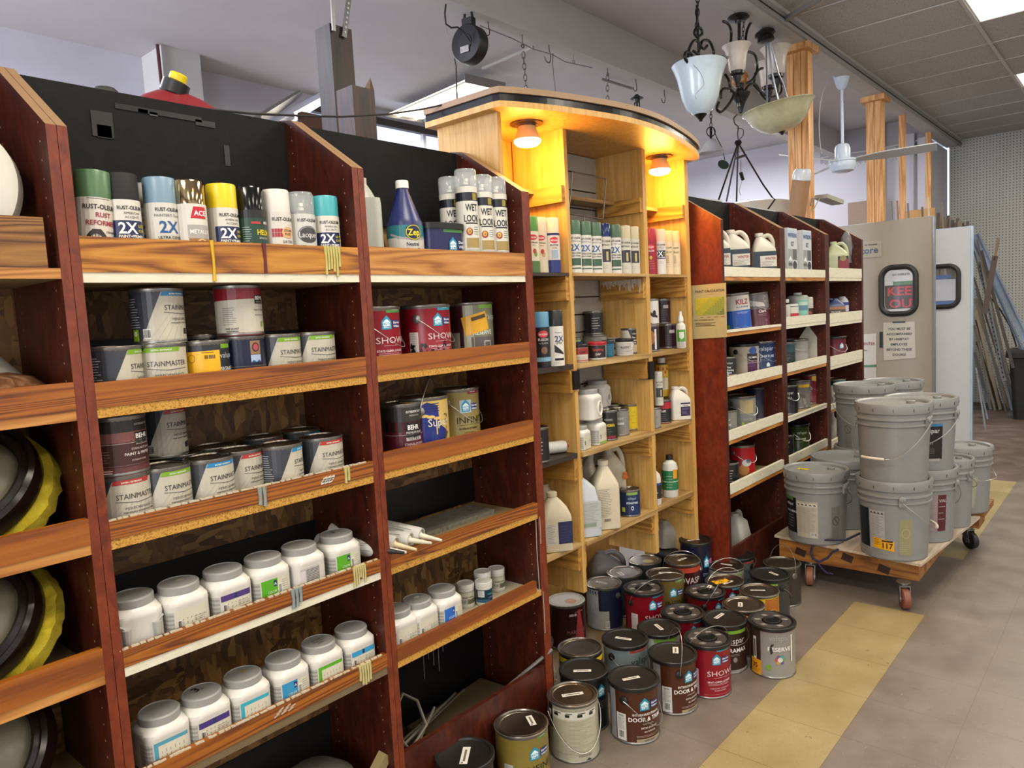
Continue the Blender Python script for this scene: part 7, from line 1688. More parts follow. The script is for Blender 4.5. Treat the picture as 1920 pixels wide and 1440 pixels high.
bk(3.955, .845, ZT + .352 - NE, 'grey bucket with an orange 70 tag stacked at the cart edge', .352, face=0, ear=70, drop=.12, spec=l_70, mode='back')
bk(3.985, 1.215, ZT, 'dark grey bucket in the shade between the front stacks', face=0, ear=80, drop=.10, grip=False)
bk(4.32, 1.20, ZT, 'grey bucket at the bottom of the rear left stack', face=0, ear=-80, drop=.10)
bk(4.32, 1.20, ZT + H5 - NE, 'grey bucket with moulded warning marks, top of the rear left stack', face=-22, ear=-60, drop=.12, spec=l_emb)
bk(4.66, 1.14, .235, 'grey bucket hidden beneath the furthest one', .347, face=0, ear=0, drop=.1, grip=False)
bk(4.66, 1.14, .235 + .347 - NE, 'grey bucket furthest back, only its lid showing beside the swing door', .347, face=0, ear=0, drop=.1, grip=False)
bk(4.52, .775, .235, 'grey bucket with a scraped cream sticker at the right rear of the cart', .35, r=.15, face=14, ear=-40, drop=.08, spec=l_stick, grip=False)
bk(4.235, .79, ZT, 'grey bucket wedged between the edge stack and the rear right one', .345, r=.125, face=0, ear=55, drop=.08, grip=False)

# ================================================================ swing doors, signs, metal stock
def rrect(w, h, r, n=7):
    pts = []
    for qx, qy, a0 in ((1, -1, -90), (1, 1, 0), (-1, 1, 90), (-1, -1, 180)):
        for i in range(n + 1):
            t = R_(a0 + 90 * i / n); pts.append(((w / 2 - r) * qx + r * math.cos(t), (h / 2 - r) * qy + r * math.sin(t)))
    return pts
def swing_door(idx, X, ya, yb, ztop, col, win, edgec):
    """leaf in the plane x = X between ya < yb with a rounded vision panel win = (yc, zc, w, h)"""
    t = empty('door_%d' % idx, (X, ya, 0)); structure(t)
    yc, zc, w_, h_ = win; inner = [(yc + a, zc + b) for a, b in rrect(w_, h_, .07)]; n = len(inner)
    m = MB(t); mt = M(col, .45, var=.03); cs = [(ya, .02), (yb, .02), (yb, ztop), (ya, ztop)]
    bm = bmesh.new(); es = []
    for lp in (inner, cs):
        vv = [bm.verts.new((0, a, b)) for a, b in lp]; es += [bm.edges.new((vv[k], vv[(k + 1) % len(vv)])) for k in range(len(vv))]
    bmesh.ops.triangle_fill(bm, use_beauty=True, edges=es); bm.verts.index_update()
    V = [v.co.copy() for v in bm.verts]; Fc = [tuple(v.index for v in f.verts) for f in bm.faces]; bm.free()
    for x in (X, X + .04): m.add([(x, v.y, v.z) for v in V], Fc, mt)
    n2 = n + 4; vs = [(x, v.y, v.z) for x in (X, X + .04) for v in V]
    m.add(vs, [(k, (k + 1) % n, n2 + (k + 1) % n, n2 + k) for k in range(n)] + [(n + k, n + (k + 1) % 4, n2 + n + (k + 1) % 4, n2 + n + k) for k in range(4)], mt)
    m.build('leaf', t, smooth=False)
    m = MB(t); e = M(edgec, .3, .3); m.box(X - .006, X + .046, ya - .012, ya, .02, ztop, e); m.box(X, X + .04, yb, yb + .01, .02, ztop, e); m.box(X, X + .04, ya, yb, ztop, ztop + .003, e); m.build('edge_strip', t, smooth=False)
    m = MB(t); P3 = [(X - .006, yc + a, zc + b) for a, b in rrect(w_ + .03, h_ + .03, .08)]; m.tube(P3, .022, M('#121213', .5), 8, closed=True); m.build('window_gasket', t)
    m = MB(t); m.add([(X + .02, a, b) for a, b in inner], [tuple(range(n))], M('#dfe6ee', .05, alpha=.10, var=0)); m.build('glass', t, smooth=False)
    return t
XG = 6.6
gl, gr_ = onX(1560, 424, XG).y, onX(1749, 404, XG).y
w0, w1_ = onX(1654, 545, XG), onX(1716, 541, XG); wt, wb = onX(1686, 503, XG), onX(1686, 586, XG)
swing_door(1, XG, gr_, gl, onX(1748, 405, XG).z, '#8a8272', ((w0.y + w1_.y) / 2, (wt.z + wb.z) / 2, w0.y - w1_.y - .02, wt.z - wb.z - .01), '#7f8288')
XW = 7.75
yl, yr = onX(1740, 430, XW).y + .12, onX(1821, 423, XW).y
w0, w1_ = onX(1728, 540, XW), onX(1796, 536, XW); wt, wb = onX(1775, 501, XW), onX(1775, 573, XW)
swing_door(2, XW, yr, yl + .2, onX(1820, 424, XW).z, '#b9bcc0', ((w0.y + w1_.y) / 2, (wt.z + wb.z) / 2, w0.y - w1_.y - .02, wt.z - wb.z - .01), '#b5cfe8')
def surf_x(x, yc, z0):      # faces the camera side (-X); u runs to the viewer's right (-Y)
    return lambda u, v, off: (x - off, yc - u, z0 + v)
def paper(name, x, corners, col, label, cat='sign', draw=None, lie=.004):
    """sheet stuck on a surface x=const; corners in pixels tl, tr, br, bl"""
    P = [onX(*c, x - lie) for c in corners]; t = empty(name, tuple(P[3]), 0, label, cat)
    m = MB(t); m.add([tuple(p) for p in P] + [(p.x + .0015, p.y, p.z) for p in P], [(0, 1, 2, 3), (7, 6, 5, 4), (0, 4, 5, 1), (1, 5, 6, 2), (2, 6, 7, 3), (3, 7, 4, 0)], M(col, .5)); m.build('sheet', t, smooth=False)
    yc = sum(p.y for p in P) / 4; w_ = abs(P[0].y - P[1].y); h_ = abs(P[0].z - P[3].z); z0 = min(P[2].z, P[3].z)
    L = LB(surf_x(x - lie - .0006, yc, z0), 0); draw(L, w_, h_)
    o = L.build(None, 'print'); o.parent = t; o.location = -Vector(t.location); return t
def d_sign(L, w_, h_):
    for i, s_ in enumerate(('YOU MUST BE', 'ACCOMPANIED', 'BY HABITAT', 'EMPLOYEE', 'BEYOND THESE', 'DOORS!')): L.t(s_, 0, h_ * (.80 - i * .135), h_ * .085, '#2e2b29', 2, 'C', True, 1.0)
    L.r(-w_ * .2, w_ * .2, h_ * .98, h_ * 1.02, '#1a1918', 3)
paper('paper_sign', XG, ((1656, 605), (1715, 603), (1717, 671), (1657, 676)), '#a9a396', 'plastic-sleeved notice about employees taped under the grey door window', draw=d_sign)
paper('tape_strip', XG, ((1649, 622), (1655, 622), (1655, 652), (1649, 652)), '#1a1918', 'strip of black tape left of the sleeved notice on the grey door', 'tape', draw=lambda L, a, b: L.r(-a * .4, a * .4, b * .1, b * .9, '#141312', 1))
def d_ore(L, w_, h_): L.t('Store', w_ * .40, h_ * .25, h_ * .55, '#38485e', 2, 'R', True); L.t('for Humanity', w_ * .38, h_ * .72, h_ * .13, '#33302d', 2, 'R', True); L.r(w_ * .02, w_ * .1, h_ * .12, h_ * .16, '#4f8a4a', 2)
paper('store_sign', XG, ((1590, 455), (1653, 451), (1653, 481), (1590, 486)), '#948c7e', 'grey plate with blue letters near the top of the grey door', draw=d_ore)
def d_enter(L, w_, h_): L.t('ENTER', w_ * .46, h_ * .68, h_ * .11, '#7f2a35', 2, 'R', True); L.t('line', w_ * .1, h_ * .5, h_ * .06, '#2c2b29', 2, 'R', True); L.r(-w_ * .3, w_ * .5, h_ * .0, h_ * .06, '#2f6b45', 3)
paper('paper_sign', XG, ((1600, 628), (1643, 625), (1643, 683), (1600, 688)), '#b3afa6', 'white notice with red letters beside the last mahogany bay', draw=d_enter)
paper('paper_sign', XG, ((1600, 690), (1643, 688), (1643, 728), (1600, 732)), '#aaa69d', 'lower white notice with red letters and green tape, behind the buckets', draw=lambda L, a, b: (L.t('CLEAR', a * .1, b * .35, b * .3, '#7f2a35', 2, 'R', True), L.r(a * .1, a * .5, b * .1, b * .25, '#7fae7a', 3)))
# notice behind the glass of the grey door
Xn = XG + .30
def d_keep(L, w_, h_):
    L.t('NO ENTRY', 0, h_ * .89, h_ * .085, '#a32a3a', 2, 'C', True, 1.1); L.t('DO OPERATE', 0, h_ * .74, h_ * .045, '#4b4a55', 2, 'C', True)
    L.r(-w_ * .42, w_ * .5, h_ * .18, h_ * .58, '#3d3437', 1); L.r(-w_ * .2, w_ * .5, h_ * .58, h_ * .64, '#4f8a5a', 2); L.t('KEEP', w_ * .06, h_ * .41, h_ * .20, '#d8283c', 3, 'C', True, 1.15); L.t('OUT', w_ * .10, h_ * .2, h_ * .20, '#d8283c', 3, 'C', True, 1.15)
paper('warning_sign', Xn, ((1652, 490), (1728, 487), (1728, 597), (1652, 600)), '#e8ecf4', 'white board with a keep out sign seen through the grey door window', draw=d_keep)
paper('white_board', XW + .35, ((1745, 525), (1793, 523), (1793, 563), (1745, 565)), '#e4e9f2', 'white card on blue backing seen through the white door window', draw=lambda L, a, b: (L.r(-a * .5, a * .3, b * 1.02, b * 1.2, '#2f6fc0', 1), L.r(-a * .5, a * .4, -b * .22, -b * .02, '#2f6fc0', 1)))
# paint calculator on the red end panel
def d_calc(L, w_, h_):
    L.t('PAINT CALCULATOR', w_ * .06, h_ * .86, h_ * .06, '#4a3f2c', 2, 'C', True); L.t('ROOM WIDTH', w_ * .06, h_ * .81, h_ * .022, '#6b5c3c', 2, 'C')
    cols = ('#c9b81e', '#b3b12c', '#8f9a3c', '#6f7a36')
    for i in range(12):
        for j in range(9):
            k = min(3, max(0, int((i + (8 - j)) / 5.5))); L.r(-w_ * .34 + i * w_ * .065, -w_ * .34 + (i + .9) * w_ * .065, h_ * (.44 + j * .036), h_ * (.44 + (j + .85) * .036), cols[k], 2)
    for i in range(4): L.e(-w_ * .25 + i * w_ * .19, h_ * .40, w_ * .015, w_ * .015, cols[3 - i] if i else '#c9b81e', 2, 8); L.r(-w_ * .22 + i * w_ * .19, -w_ * .13 + i * w_ * .19, h_ * .395, h_ * .405, '#6b5c3c', 2)
    L.t('HOW TO DETERMINE AMOUNT', -w_ * .38, h_ * .34, h_ * .03, '#4a3f2c', 2, 'L', True, .9); L.lines(-w_ * .36, w_ * .2, h_ * .30, 3, h_ * .025, '#6b5c3c', .003)
    L.t('ROOM LENGTH', -w_ * .42, h_ * .45, h_ * .022, '#6b5c3c', 2, 'L', rot=math.pi / 2)
paper('calculator_sheet', 3.195, ((1292, 536), (1361, 530), (1363, 632), (1298, 636)), '#b5a574', 'cream paint calculator chart taped to the red end panel', draw=d_calc, lie=.006)
# posters standing on top of the right bays
def top_sign(c4, x, label, txt, col='#a39f96'):
    P = [onY(*q, 1.785) for q in c4]; t = empty('standing_sign', tuple(P[3]), 0, label, 'sign'); m = MB(t)
    m.add([tuple(p) for p in P] + [(p.x, p.y + .004, p.z) for p in P], [(0, 1, 2, 3), (7, 6, 5, 4), (0, 4, 5, 1), (1, 5, 6, 2), (2, 6, 7, 3), (3, 7, 4, 0)], M(col, .6)); m.build('board', t, smooth=False)
    w_ = P[1].x - P[0].x; h_ = P[0].z - P[3].z; L = LB(lambda u, v, off: (u, -off - .001, v), 0)
    for i, s_ in enumerate(txt): L.t(s_, w_ * .55, h_ * (.68 - i * .28), h_ * .17, '#8a4a44', 2, 'C', True, .9)
    L.build(t, 'print'); m = MB(t); m.obox(((P[0] + P[1]) / 2), (P[1] - P[0]), (0, 1, 0), (0, 0, 1), w_, .008, .008, M('#c9ccd0', .2, .3)); m.build('edge_rail', t, smooth=False)
top_sign(((1290, 370), (1353, 377), (1353, 410), (1290, 402)), 3.2, 'white plastic sign with faded red letters above the red end panel', ('POISON & AIR', 'SENSORS'))
top_sign(((1400, 388), (1454, 396), (1454, 420), (1400, 412)), 3.9, 'small white sign with faded letters above the second right bay', ('POISON & AIR',))

# leaning metal stock beside the white door, bin, boards
MG = 'lengths of metal and wood stock leaning past the white door'
STK = [('#6b6f73', .4, .6), ('#84898f', .35, .7), ('#4e453c', .6, 0), ('#7d7464', .6, 0), ('#9aa7b5', .3, .7), ('#38332f', .6, 0), ('#a59a86', .6, 0)]
rn = random.Random(21)
specs = [  # (top px, top py, bottom px, bottom py)
 (1826, 470, 1912, 768), (1826, 520, 1902, 768), (1828, 560, 1892, 766), (1830, 600, 1880, 768), (1832, 640, 1872, 766), (1834, 500, 1906, 770), (1824, 440, 1897, 770),
 (1830, 540, 1886, 772), (1826, 610, 1866, 770), (1829, 580, 1876, 768), (1832, 450, 1890, 700), (1840, 470, 1900, 690), (1827, 660, 1858, 768), (1830, 690, 1852, 786), (1832, 700, 1848, 804), (1833, 560, 1860, 760), (1835, 530, 1868, 752)]
for i, (tx, ty, bx, by) in enumerate(specs):
    b = onZ(bx, by, .0) if by >= 752 else onX(bx, by, 9.3)
    tpt = onX(tx, ty, b.x + .25)
    c = STK[(i * 3) % 7]; d = (tpt - b); ln = d.length
    t = empty('trim_length', tuple(b), 0, ('pale' if c[0] in ('#a59a86', '#9aa7b5', '#84898f') else 'dark') + (' metal' if c[2] else ' wooden') + ' strip leaning in the bundle between the white door and the black bin', 'strip', MG)
    m = MB(); dn_ = d.normalized(); sx = dn_.cross(Vector((1, 0, 0))).normalized(); sy = dn_.cross(sx)
    wd = rn.choice((.016, .022, .03)); m.obox(d / 2 , sx, sy, dn_, wd, .010, ln, M(*c)); m.build('strip', t, smooth=False)
# angled steel angles against the pegboard
for i, (a, b, c, wd, lb) in enumerate((((1830, 440), (1925, 640), '#8fa0b5', .07, 'wide blue-grey steel channel leaning across the pegboard'), ((1826, 452), (1922, 668), '#7d90a8', .03, 'narrow blue steel channel beneath the wide one'), ((1836, 492), (1884, 715), '#8d9093', .035, 'perforated grey steel angle ending at the black bin'))):
    P, Q = onX(*a, 9.9), onX(*b, 9.5); d = Q - P; t = empty('steel_channel', tuple(P), 0, lb, 'steel channel')
    m = MB(); dn_ = d.normalized(); sx = dn_.cross(Vector((1, 0, 0))).normalized(); sy = dn_.cross(sx); m.obox(d / 2, sx, sy, dn_, wd, .02, d.length, M(c, .3, .6)); m.obox(d / 2 + sx * wd * .4 - Vector((.02, 0, 0)), sx, sy, dn_, .01, .04, d.length, M(c, .3, .6)); m.build('channel', t, smooth=False)
    if i == 2:
        m = MB()
        for k in range(26): m.obox(d * (k + 1) / 27 - Vector((.0215, 0, 0)) , sx, sy, dn_, .012, .004, .02, M('#202224', .6))
        m.build('slots', t, smooth=False)
P, Q = onX(1866, 480, 9.0), onX(1846, 588, 8.9); t = empty('wood_batten', tuple(P), 0, 'dark brown slat crossing in front of the steel channels', 'slat'); d = Q - P; m = MB(); m.obox(d / 2, d.normalized().cross(Vector((1, 0, 0))), (1, 0, 0), d.normalized(), .05, .02, d.length * 1.0, M('#3a2c24', .6)); m.obox(d * .0 - d * .12, d.normalized().cross(Vector((1, 0, 0))), (1, 0, 0), d.normalized(), .022, .02, d.length * .4, M('#5b4a3c', .6)); m.build('slat', t, smooth=False)
P = [onX(*q, 9.8) for q in ((1852, 552), (1875, 580), (1894, 612), (1906, 650))]; t = empty('hose', tuple(P[0]), 0, 'thin black hose curving down the pegboard', 'hose'); m = MB(t); m.tube(P, .008, M('#141414', .6), 8); m.build('hose', t)
bb = onZ(1908, 768, 0); t = empty('black_bin', (9.75, bb.y - .35, 0), 0, 'black plastic bin at the right picture edge under the pegboard', 'bin')
m = MB(); m.loft([rsq_ring(.30, .05, 0), rsq_ring(.34, .06, .66), rsq_ring(.37, .07, .67), rsq_ring(.37, .07, .72), rsq_ring(.35, .06, .72)], M('#1d1e20', .5)); m.build('bin_body', t); m = MB(); m.box(-.36, .1, -.36, .36, .72, .75, M('#2a2b2d', .5)); m.build('lid', t, smooth=False)
# boards standing behind the doors
BG = 'dark narrow boards stacked upright behind the white door'
for i in range(13):
    px0 = 1748 + i * 4.6; a = onX(px0, 400 + (i % 4) * 3 + i * 1.3, 9.0 + (i % 3) * .1); h_ = a.z
    t = empty('upright_board', (a.x, a.y, 0), 0, 'narrow dark board in the upright stack above the white door', 'board', BG)
    m = MB(); mt = M(('#4a4036', '#6b6152', '#3a332c', '#574c40')[i % 4], .6); m.obox((0, 0, h_ / 2), (1, 0, 0), (0, 1, .05), (0, -.05, 1), .02, .028 + .01 * (i % 2), h_, mt); m.build('board', t, smooth=False)
for i, (px, py, c, lb) in enumerate(((1671, 377, '#6b6560', 'thin grey rod'), (1682, 376, '#8a6248', 'thin reddish rod'), (1702, 381, '#6b6560', 'grey rod beside the third stud'), (1729, 388, '#5b554c', 'short grey rod'), (1740, 370, '#b5a890', 'pale thin rod'), (1766, 377, '#6b5f50', 'brown rod'))):
    a = onX(px, py, 8.9); t = empty('thin_rod', (a.x, a.y, 0), 0, lb + ' poking up behind the swing doors', 'rod'); m = MB(); m.tube([(0, -.10, 0), (0, 0, a.z)], .010, M(c, .6), 6); m.build('rod', t)
a = onX(1705, 395, 9.2); simple = empty('plywood_offcut', (a.x, a.y, 0), 0, 'orange plywood offcut behind the grey door', 'board'); m = MB(); m.box(0, .015, -.25, .03, 0, a.z, M('#a9804a', .6)); m.build('board', simple, smooth=False)
a = onX(1610, 378, 9.3); t = empty('cardboard_sheet', (a.x, a.y, 0), 0, 'brown cardboard panel leaning on the end wall left of the double stud', 'panel'); m = MB(); m.box(0, .02, -.2, .12, 0, a.z, M('#7d6b5b', .7)); m.build('panel', t, smooth=False)
# ================================================================ things overhead
BKM = M('#151414', .45)
def chain(parent, p0, p1, r=.006, wire=.0016, mt=None, name='chain'):
    p0, p1 = Vector(p0), Vector(p1); d = p1 - p0; L_ = d.length; n = max(2, int(L_ / (r * 3.2))); dn_ = d.normalized(); a = dn_.orthogonal().normalized(); b = dn_.cross(a); m = MB(parent)
    for i in range(n):
        c = p0 + d * ((i + .5) / n); s_ = a if i % 2 else b; hl = L_ / n * .66
        m.tube([c + s_ * (r * math.cos(q)) + dn_ * (hl * math.sin(q)) for q in [2 * math.pi * k / 10 for k in range(10)]], wire, mt or BKM, 5, closed=True)
    return m.build(name, parent)
def hook(px, py, lab, s=1.0, col='#2a2626', kind='J', y=3.005, grp='hooks screwed under the white beam'):
    top = onY(px, py, y); top.z = 3.135; t = empty('ceiling_hook', tuple(top), 0, lab, 'hook', grp); m = MB(); c = M(col, .4, .4); s_ = s
    if kind == 'J': P = [(0, 0, 0), (.002, 0, -.03 * s_), (.012 * s_, 0, -.06 * s_)] + [(.012 * s_ - .028 * s_ + .028 * s_ * math.cos(q), 0, -.075 * s_ - .028 * s_ * math.sin(q)) for q in [math.pi * k / 8 for k in range(9)]]
    elif kind == 'eye': P = [(0, 0, 0), (0, 0, -.04 * s_)] + [(.012 * s_ * math.sin(q), 0, -.052 * s_ + .012 * s_ * math.cos(q)) for q in [2 * math.pi * k / 10 for k in range(10)]]
    else: P = [(0, 0, 0), (0, 0, -.05)] + [(.014 * math.sin(q) * (1 if q < 5 else -1), 0, -.065 + .014 * math.cos(q)) for q in [2 * math.pi * k / 12 for k in range(11)]]
    m.tube(P, .0035 * s_, c, 6); m.build('hook', t); return t
hook(915, 44, 'small dark red hook just right of the cord reel', .8, '#3a1418'); h2 = hook(979, 68, 'S hook carrying the first chain over the maple canopy', 1, '#5a5654', 'S')
hook(1029, 84, 'large open hook between the two chains', 1.1, '#5a5250'); hook(1075, 103, 'small eye screw in the beam underside', .9, '#8a8784', 'eye'); hook(1139, 128, 'straight hook carrying the second chain', .9, '#5a5250', 'eye')
hook(1192, 148, 'hook holding the small black lantern top', .9, '#2a2626'); hook(1245, 168, 'open hook left of the bell-shaped glass pendant', 1, '#3a3634')
def hung(name, pts, lab, cat, r=.003, c='#3a3735', y=3.0):
    P = [onY(*q, y) for q in pts]; t = empty(name, tuple(P[0]), 0, lab, cat); m = MB(t); m.tube(P, r, M(c, .5), 6); m.build('wire', t); return t
for (a, b, lab) in (((981, 98), (987, 172), 'grey chain hanging behind the canopy, left of the large open hook'), ((1139, 141), (1139, 190), 'grey chain hanging behind the canopy, right of the eye screw')):
    P, Q = onY(*a, 3.0), onY(*b, 3.0); t = empty('hanging_chain', tuple(P), 0, lab, 'chain', 'grey chains behind the canopy'); chain(t, P, Q, .010, .0028, M('#5f5b57', .4, .5))
hung('hanging_wire', ((1037, 100), (1036, 120), (1039, 150), (1042, 175)), 'thin grey wire hanging beside the large open hook', 'wire', .003, '#5f5b57')
# sagging cable on the ceiling behind the beam
hung('ceiling_cable', ((900, 48), (960, 72), (1000, 92), (1035, 102), (1060, 116), (1110, 127)), 'thin grey cable stapled along the far side of the beam', 'cable', .003, '#6b6765', 3.10)
# cord reel
c = onY(881, 84, 3.0); t = empty('cord_reel', tuple(c), R_(-84), 'black cord reel hanging from the white beam', 'cord reel')
m = MB(); m.lathe([(.03, -.045), (.100, -.045), (.107, -.035), (.107, .03), (.100, .042), (.05, .046), (.048, .052), (.0001, .052)], BKM, 40, axis=(0, -1, 0)); m.build('reel_drum', t)
m = MB(); m.box(-.035, .035, -.02, .02, .10, .145, BKM); m.tube([(-.03, 0, .14), (-.022, 0, .195), (.022, 0, .195), (.03, 0, .14)], .008, BKM, 8); m.build('bracket', t)
L = LB(surf_flat(-.054), 0); L.r(-.03, .03, -.055, -.02, '#9c9a96', 1); L.t('1', -.018, -.048, .022, '#2b2a28', 3, 'L'); L.lines(.0, .026, -.025, 4, .006, '#4c4a46', .001); L.build(t)
hung('reel_cord', ((836, 8), (834, 25), (836, 45), (846, 52), (858, 51), (870, 60), (882, 78)), 'black cord looping from the beam into the cord reel', 'cord', .005, '#1c1a1a', 2.94); hung('reel_cord', ((836, 50), (838, 62), (841, 74)), 'loose grey cord end left of the cord reel', 'cord', .003, '#77726c', 2.94)
hung('reel_cord', ((852, 110), (855, 122), (856, 150), (857, 187)), 'cord hanging from the reel down behind the canopy', 'cord', .004, '#1c1a1a', 2.9)
# long black cable running over the header boards to the canopy
P = [onY(*q, y) for q, y in (((300, 184), 1.80), ((400, 206), 1.80), ((470, 213), 1.83), ((560, 217), 1.86), ((640, 219), 1.88), ((730, 214), 1.88), ((790, 205), 1.88))] + [onZ(870, 188, 2.128), onZ(905, 178, 2.128)]
P[0].z = 1.95; t = empty('extension_cable', tuple(P[0]), 0, 'long black cable sagging from the red fuel can to the maple canopy', 'cable'); m = MB(t); m.tube(P, .0032, M('#252221', .6), 6); m.build('cable', t)
# red fuel can, caps
p = onY(330, 205, 1.93); t = empty('fuel_can', (p.x, 1.955, 1.84), R_(-10), 'red plastic fuel can with a black collar and yellow cap behind the header board', 'fuel can')
m = MB(); m.loft([rsq_ring(.13, .04, 0, 6, .10), rsq_ring(.135, .04, .09, 6, .10), rsq_ring(.125, .04, .125, 6, .095), rsq_ring(.075, .035, .165, 6, .06), rsq_ring(.04, .03, .185, 6, .035)], M('#7d1c22', .45)); m.build('can_body', t)
m = MB(); ax = Vector((.35, -.25, 1)); m.lathe([(.030, 0), (.034, .005), (.034, .035), (.026, .038)], BLK, 24, c=(.0, -.02, .175), axis=ax); m.build('collar', t)
m = MB(); m.lathe([(.022, .03), (.022, .055), (.019, .058), (.0001, .058)], M('#d1b90c', .4), 20, c=(.0, -.02, .175), axis=ax); m.build('cap', t)
p = onY(200, 172, 1.85); t = empty('storage_jar', (p.x, 1.86, 1.84), 0, 'dark lid edge showing above the header board', 'lid'); m = MB(); m.lathe([(.028, 0), (.028, .132), (.022, .138), (.0001, .138)], M('#2c2d2a', .6), 24); m.build('lid', t)
p = onY(243, 175, 1.9); t = empty('grey_cap', (p.x, 1.90, 1.84), 0, 'round grey cap beside the red fuel can', 'cap'); m = MB(); m.lathe([(.035, 0), (.035, .11), (.026, .135), (.0001, .145)], M('#8f8f86', .6), 24); m.build('cap', t)
# dark timbers and perforated strap
p0, p1 = onY(625, 56, 2.6), onY(660, 235, 2.6)
t = empty('old_timber', (p0.x, 2.6, 0), 0, 'tall dark old timber standing behind the second header board', 'timber')
wpx = onY(657, 60, 2.6).x - onY(600, 60, 2.6).x
m = MB(); m.box(-.055, .055, -.05, .05, 0, p0.z, POST_OLD); m.build('timber', t, smooth=False)
q = onY(667, 170, 2.35); t = empty('old_timber', (q.x, 2.35, 0), 0, 'short dark red timber with a splintered top beside the tall one', 'timber'); m = MB(); m.box(-.055, .05, -.05, .05, 0, q.z, mat_wood('dark_red_timber', '#180a07', '#2c1410', '#3a1c15', 'Z', 9)); m.add([(.03, -.05, q.z), (.05, -.05, q.z), (.048, -.04, q.z + .035), (.036, -.05, q.z + .045), (.03, 0, q.z)], [(0, 1, 2, 3), (0, 3, 4)], M('#5b4028', .7)); m.build('timber', t, smooth=False)
m = MB(t); 
for (ptop, pbot, lb) in (((656, -20), (645, 70), 'perforated metal strap holding the tall dark timber'), ((622, -20), (626, 58), 'plain metal strap behind the tall dark timber')):
    P, Q = onY(*ptop, 2.54), onY(*pbot, 2.54); d = Q - P; t = empty('metal_strap', tuple(P), 0, lb, 'strap'); m = MB(); m.obox(d / 2, d.normalized().cross(Vector((0, 1, 0))), (0, 1, 0), d.normalized(), .022 if 'perf' in lb else .016, .006, d.length, M('#5f615f' if 'perf' in lb else '#8a8a88', .4, .6))
    if 'perf' in lb:
        for k in range(9): m.obox(d * (k + 1) / 10 - Vector((0, .004, 0)), d.normalized().cross(Vector((0, 1, 0))), (0, 1, 0), d.normalized(), .007, .003, .009, M('#b9b9bc', .6))
    m.build('strap', t, smooth=False)
p = onY(605, 235, 3.4); t = empty('brown_board', (p.x, 3.4, 0), 0, 'reddish brown board behind the tall dark timber', 'board'); m = MB(); m.box(-.14, .14, -.02, .02, 0, onY(605, 219, 3.4).z, M('#4a2a1a', .6)); m.build('board', t, smooth=False)
# strip light and slotted rail at the rear left
A, B = onY(512, 232, 3.2), onY(620, 172, 4.4); t = empty('white_strip', tuple(A), 0, 'long white tube batten rising behind the dark timbers', 'tube light'); d = B - A; dn_ = d.normalized(); sx = dn_.cross(Vector((0, 0, 1))).normalized(); m = MB(); m.obox(d / 2, sx, dn_, sx.cross(dn_), .07, d.length * 1.2, .03, M('#c9d0e2', .4)); m.build('batten', t, smooth=False); m = MB(); m.tube([-d * .08 - Vector((0, 0, .03)), d * 1.05 - Vector((0, 0, .03))], .018, M('#dfe6fa', .3, emit=.55), 10); m.build('tube', t)
A, B = onY(484, 226, 3.0), onY(563, 175, 4.2); t = empty('slotted_rail', tuple(A), 0, 'dark slotted metal rail above the white tube batten', 'rail'); d = B - A; dn_ = d.normalized(); sx = dn_.cross(Vector((0, 0, 1))).normalized(); m = MB(); m.obox(d / 2, sx, dn_, sx.cross(dn_), .03, d.length, .035, M('#55534e', .5, .5)); m.build('rail', t, smooth=False)
# fluorescent fixture with shadow gap
A, B = Vector((4.80, 5.32, 3.30)), Vector((4.66, 4.2, 3.30)); t = empty('fluorescent_light', (4.73, 4.76, 3.30), math.atan2(-(B.x - A.x), (B.y - A.y)) + math.pi, 'lit two-tube fluorescent fixture on the ceiling left of the canopy', 'ceiling light')
m = MB(); HM = M('#8d8b86', .4, .3); m.prism([(-.22, -.02), (-.12, .05), (.12, .05), (.22, -.02), (.215, -.02), (.118, .044), (-.118, .044), (-.215, -.02)], 'y', -.58, .58, HM)
m.box(-.218, .218, -.583, -.58, -.02, .05, HM); m.box(-.218, .218, .58, .583, -.02, .05, HM); m.build('reflector', t, smooth=False)
for x in (-.095, .095): m = MB(); m.tube([(x, -.56, .005), (x, .56, .005)], .019, M('#fff4dc', .4, emit=4.5), 12); m.build('tube', t)
m = MB(); m.box(-.20, .20, -.575, .575, .006, .010, M('#fff4dc', .5, emit=1.4)); m.build('reflector_panel', t, smooth=False)
A, B = onZ(905, 128, 3.38), onZ(1000, 88, 3.38); t = empty('conduit', tuple(A), 0, 'grey conduit running from the fluorescent fixture to the beam', 'conduit'); m = MB(t); m.tube([A, B], .012, M('#a3a19c', .4), 8); m.build('conduit', t)
# far ceiling marks: junction conduit
for (a, b, z_, lab) in (((1127, 148), (1185, 166), 3.38, 'short flat conduit on the ceiling beyond the canopy'),):
    A, B = onZ(*a, z_), onZ(*b, z_); t = empty('conduit', tuple(A), 0, lab, 'conduit'); m = MB(t); m.tube([A, B], .012, M('#8f8d8a', .5), 6); m.build('conduit', t)
A, B = onY(1169, 158, 5.6), onY(1169, 196, 5.6); t = empty('wall_conduit', tuple(A), 0, 'pale vertical conduit box on the back wall beyond the canopy', 'conduit'); m = MB(t); m.box(A.x - .08, A.x + .08, 5.57, 5.62, B.z - .6, 3.40, M('#bdbbb9', .6)); m.build('conduit', t, smooth=False)
c = onY(1194, 185, 3.0); t = empty('lantern_top', tuple(c), 0, 'small black lantern top hanging behind the canopy', 'lantern'); m = MB(); m.lathe([(.012, .03), (.018, .022), (.03, .012), (.048, .004), (.05, .0), (.024, -.004), (.022, -.03), (.0001, -.03)], BKM, 20)
for i in range(4): q = i * math.pi / 2 + .4; m.tube([(.018 * math.cos(q), .018 * math.sin(q), -.02), (.02 * math.cos(q), .02 * math.sin(q), -.12)], .005, BKM, 6)
m.build('lantern', t)

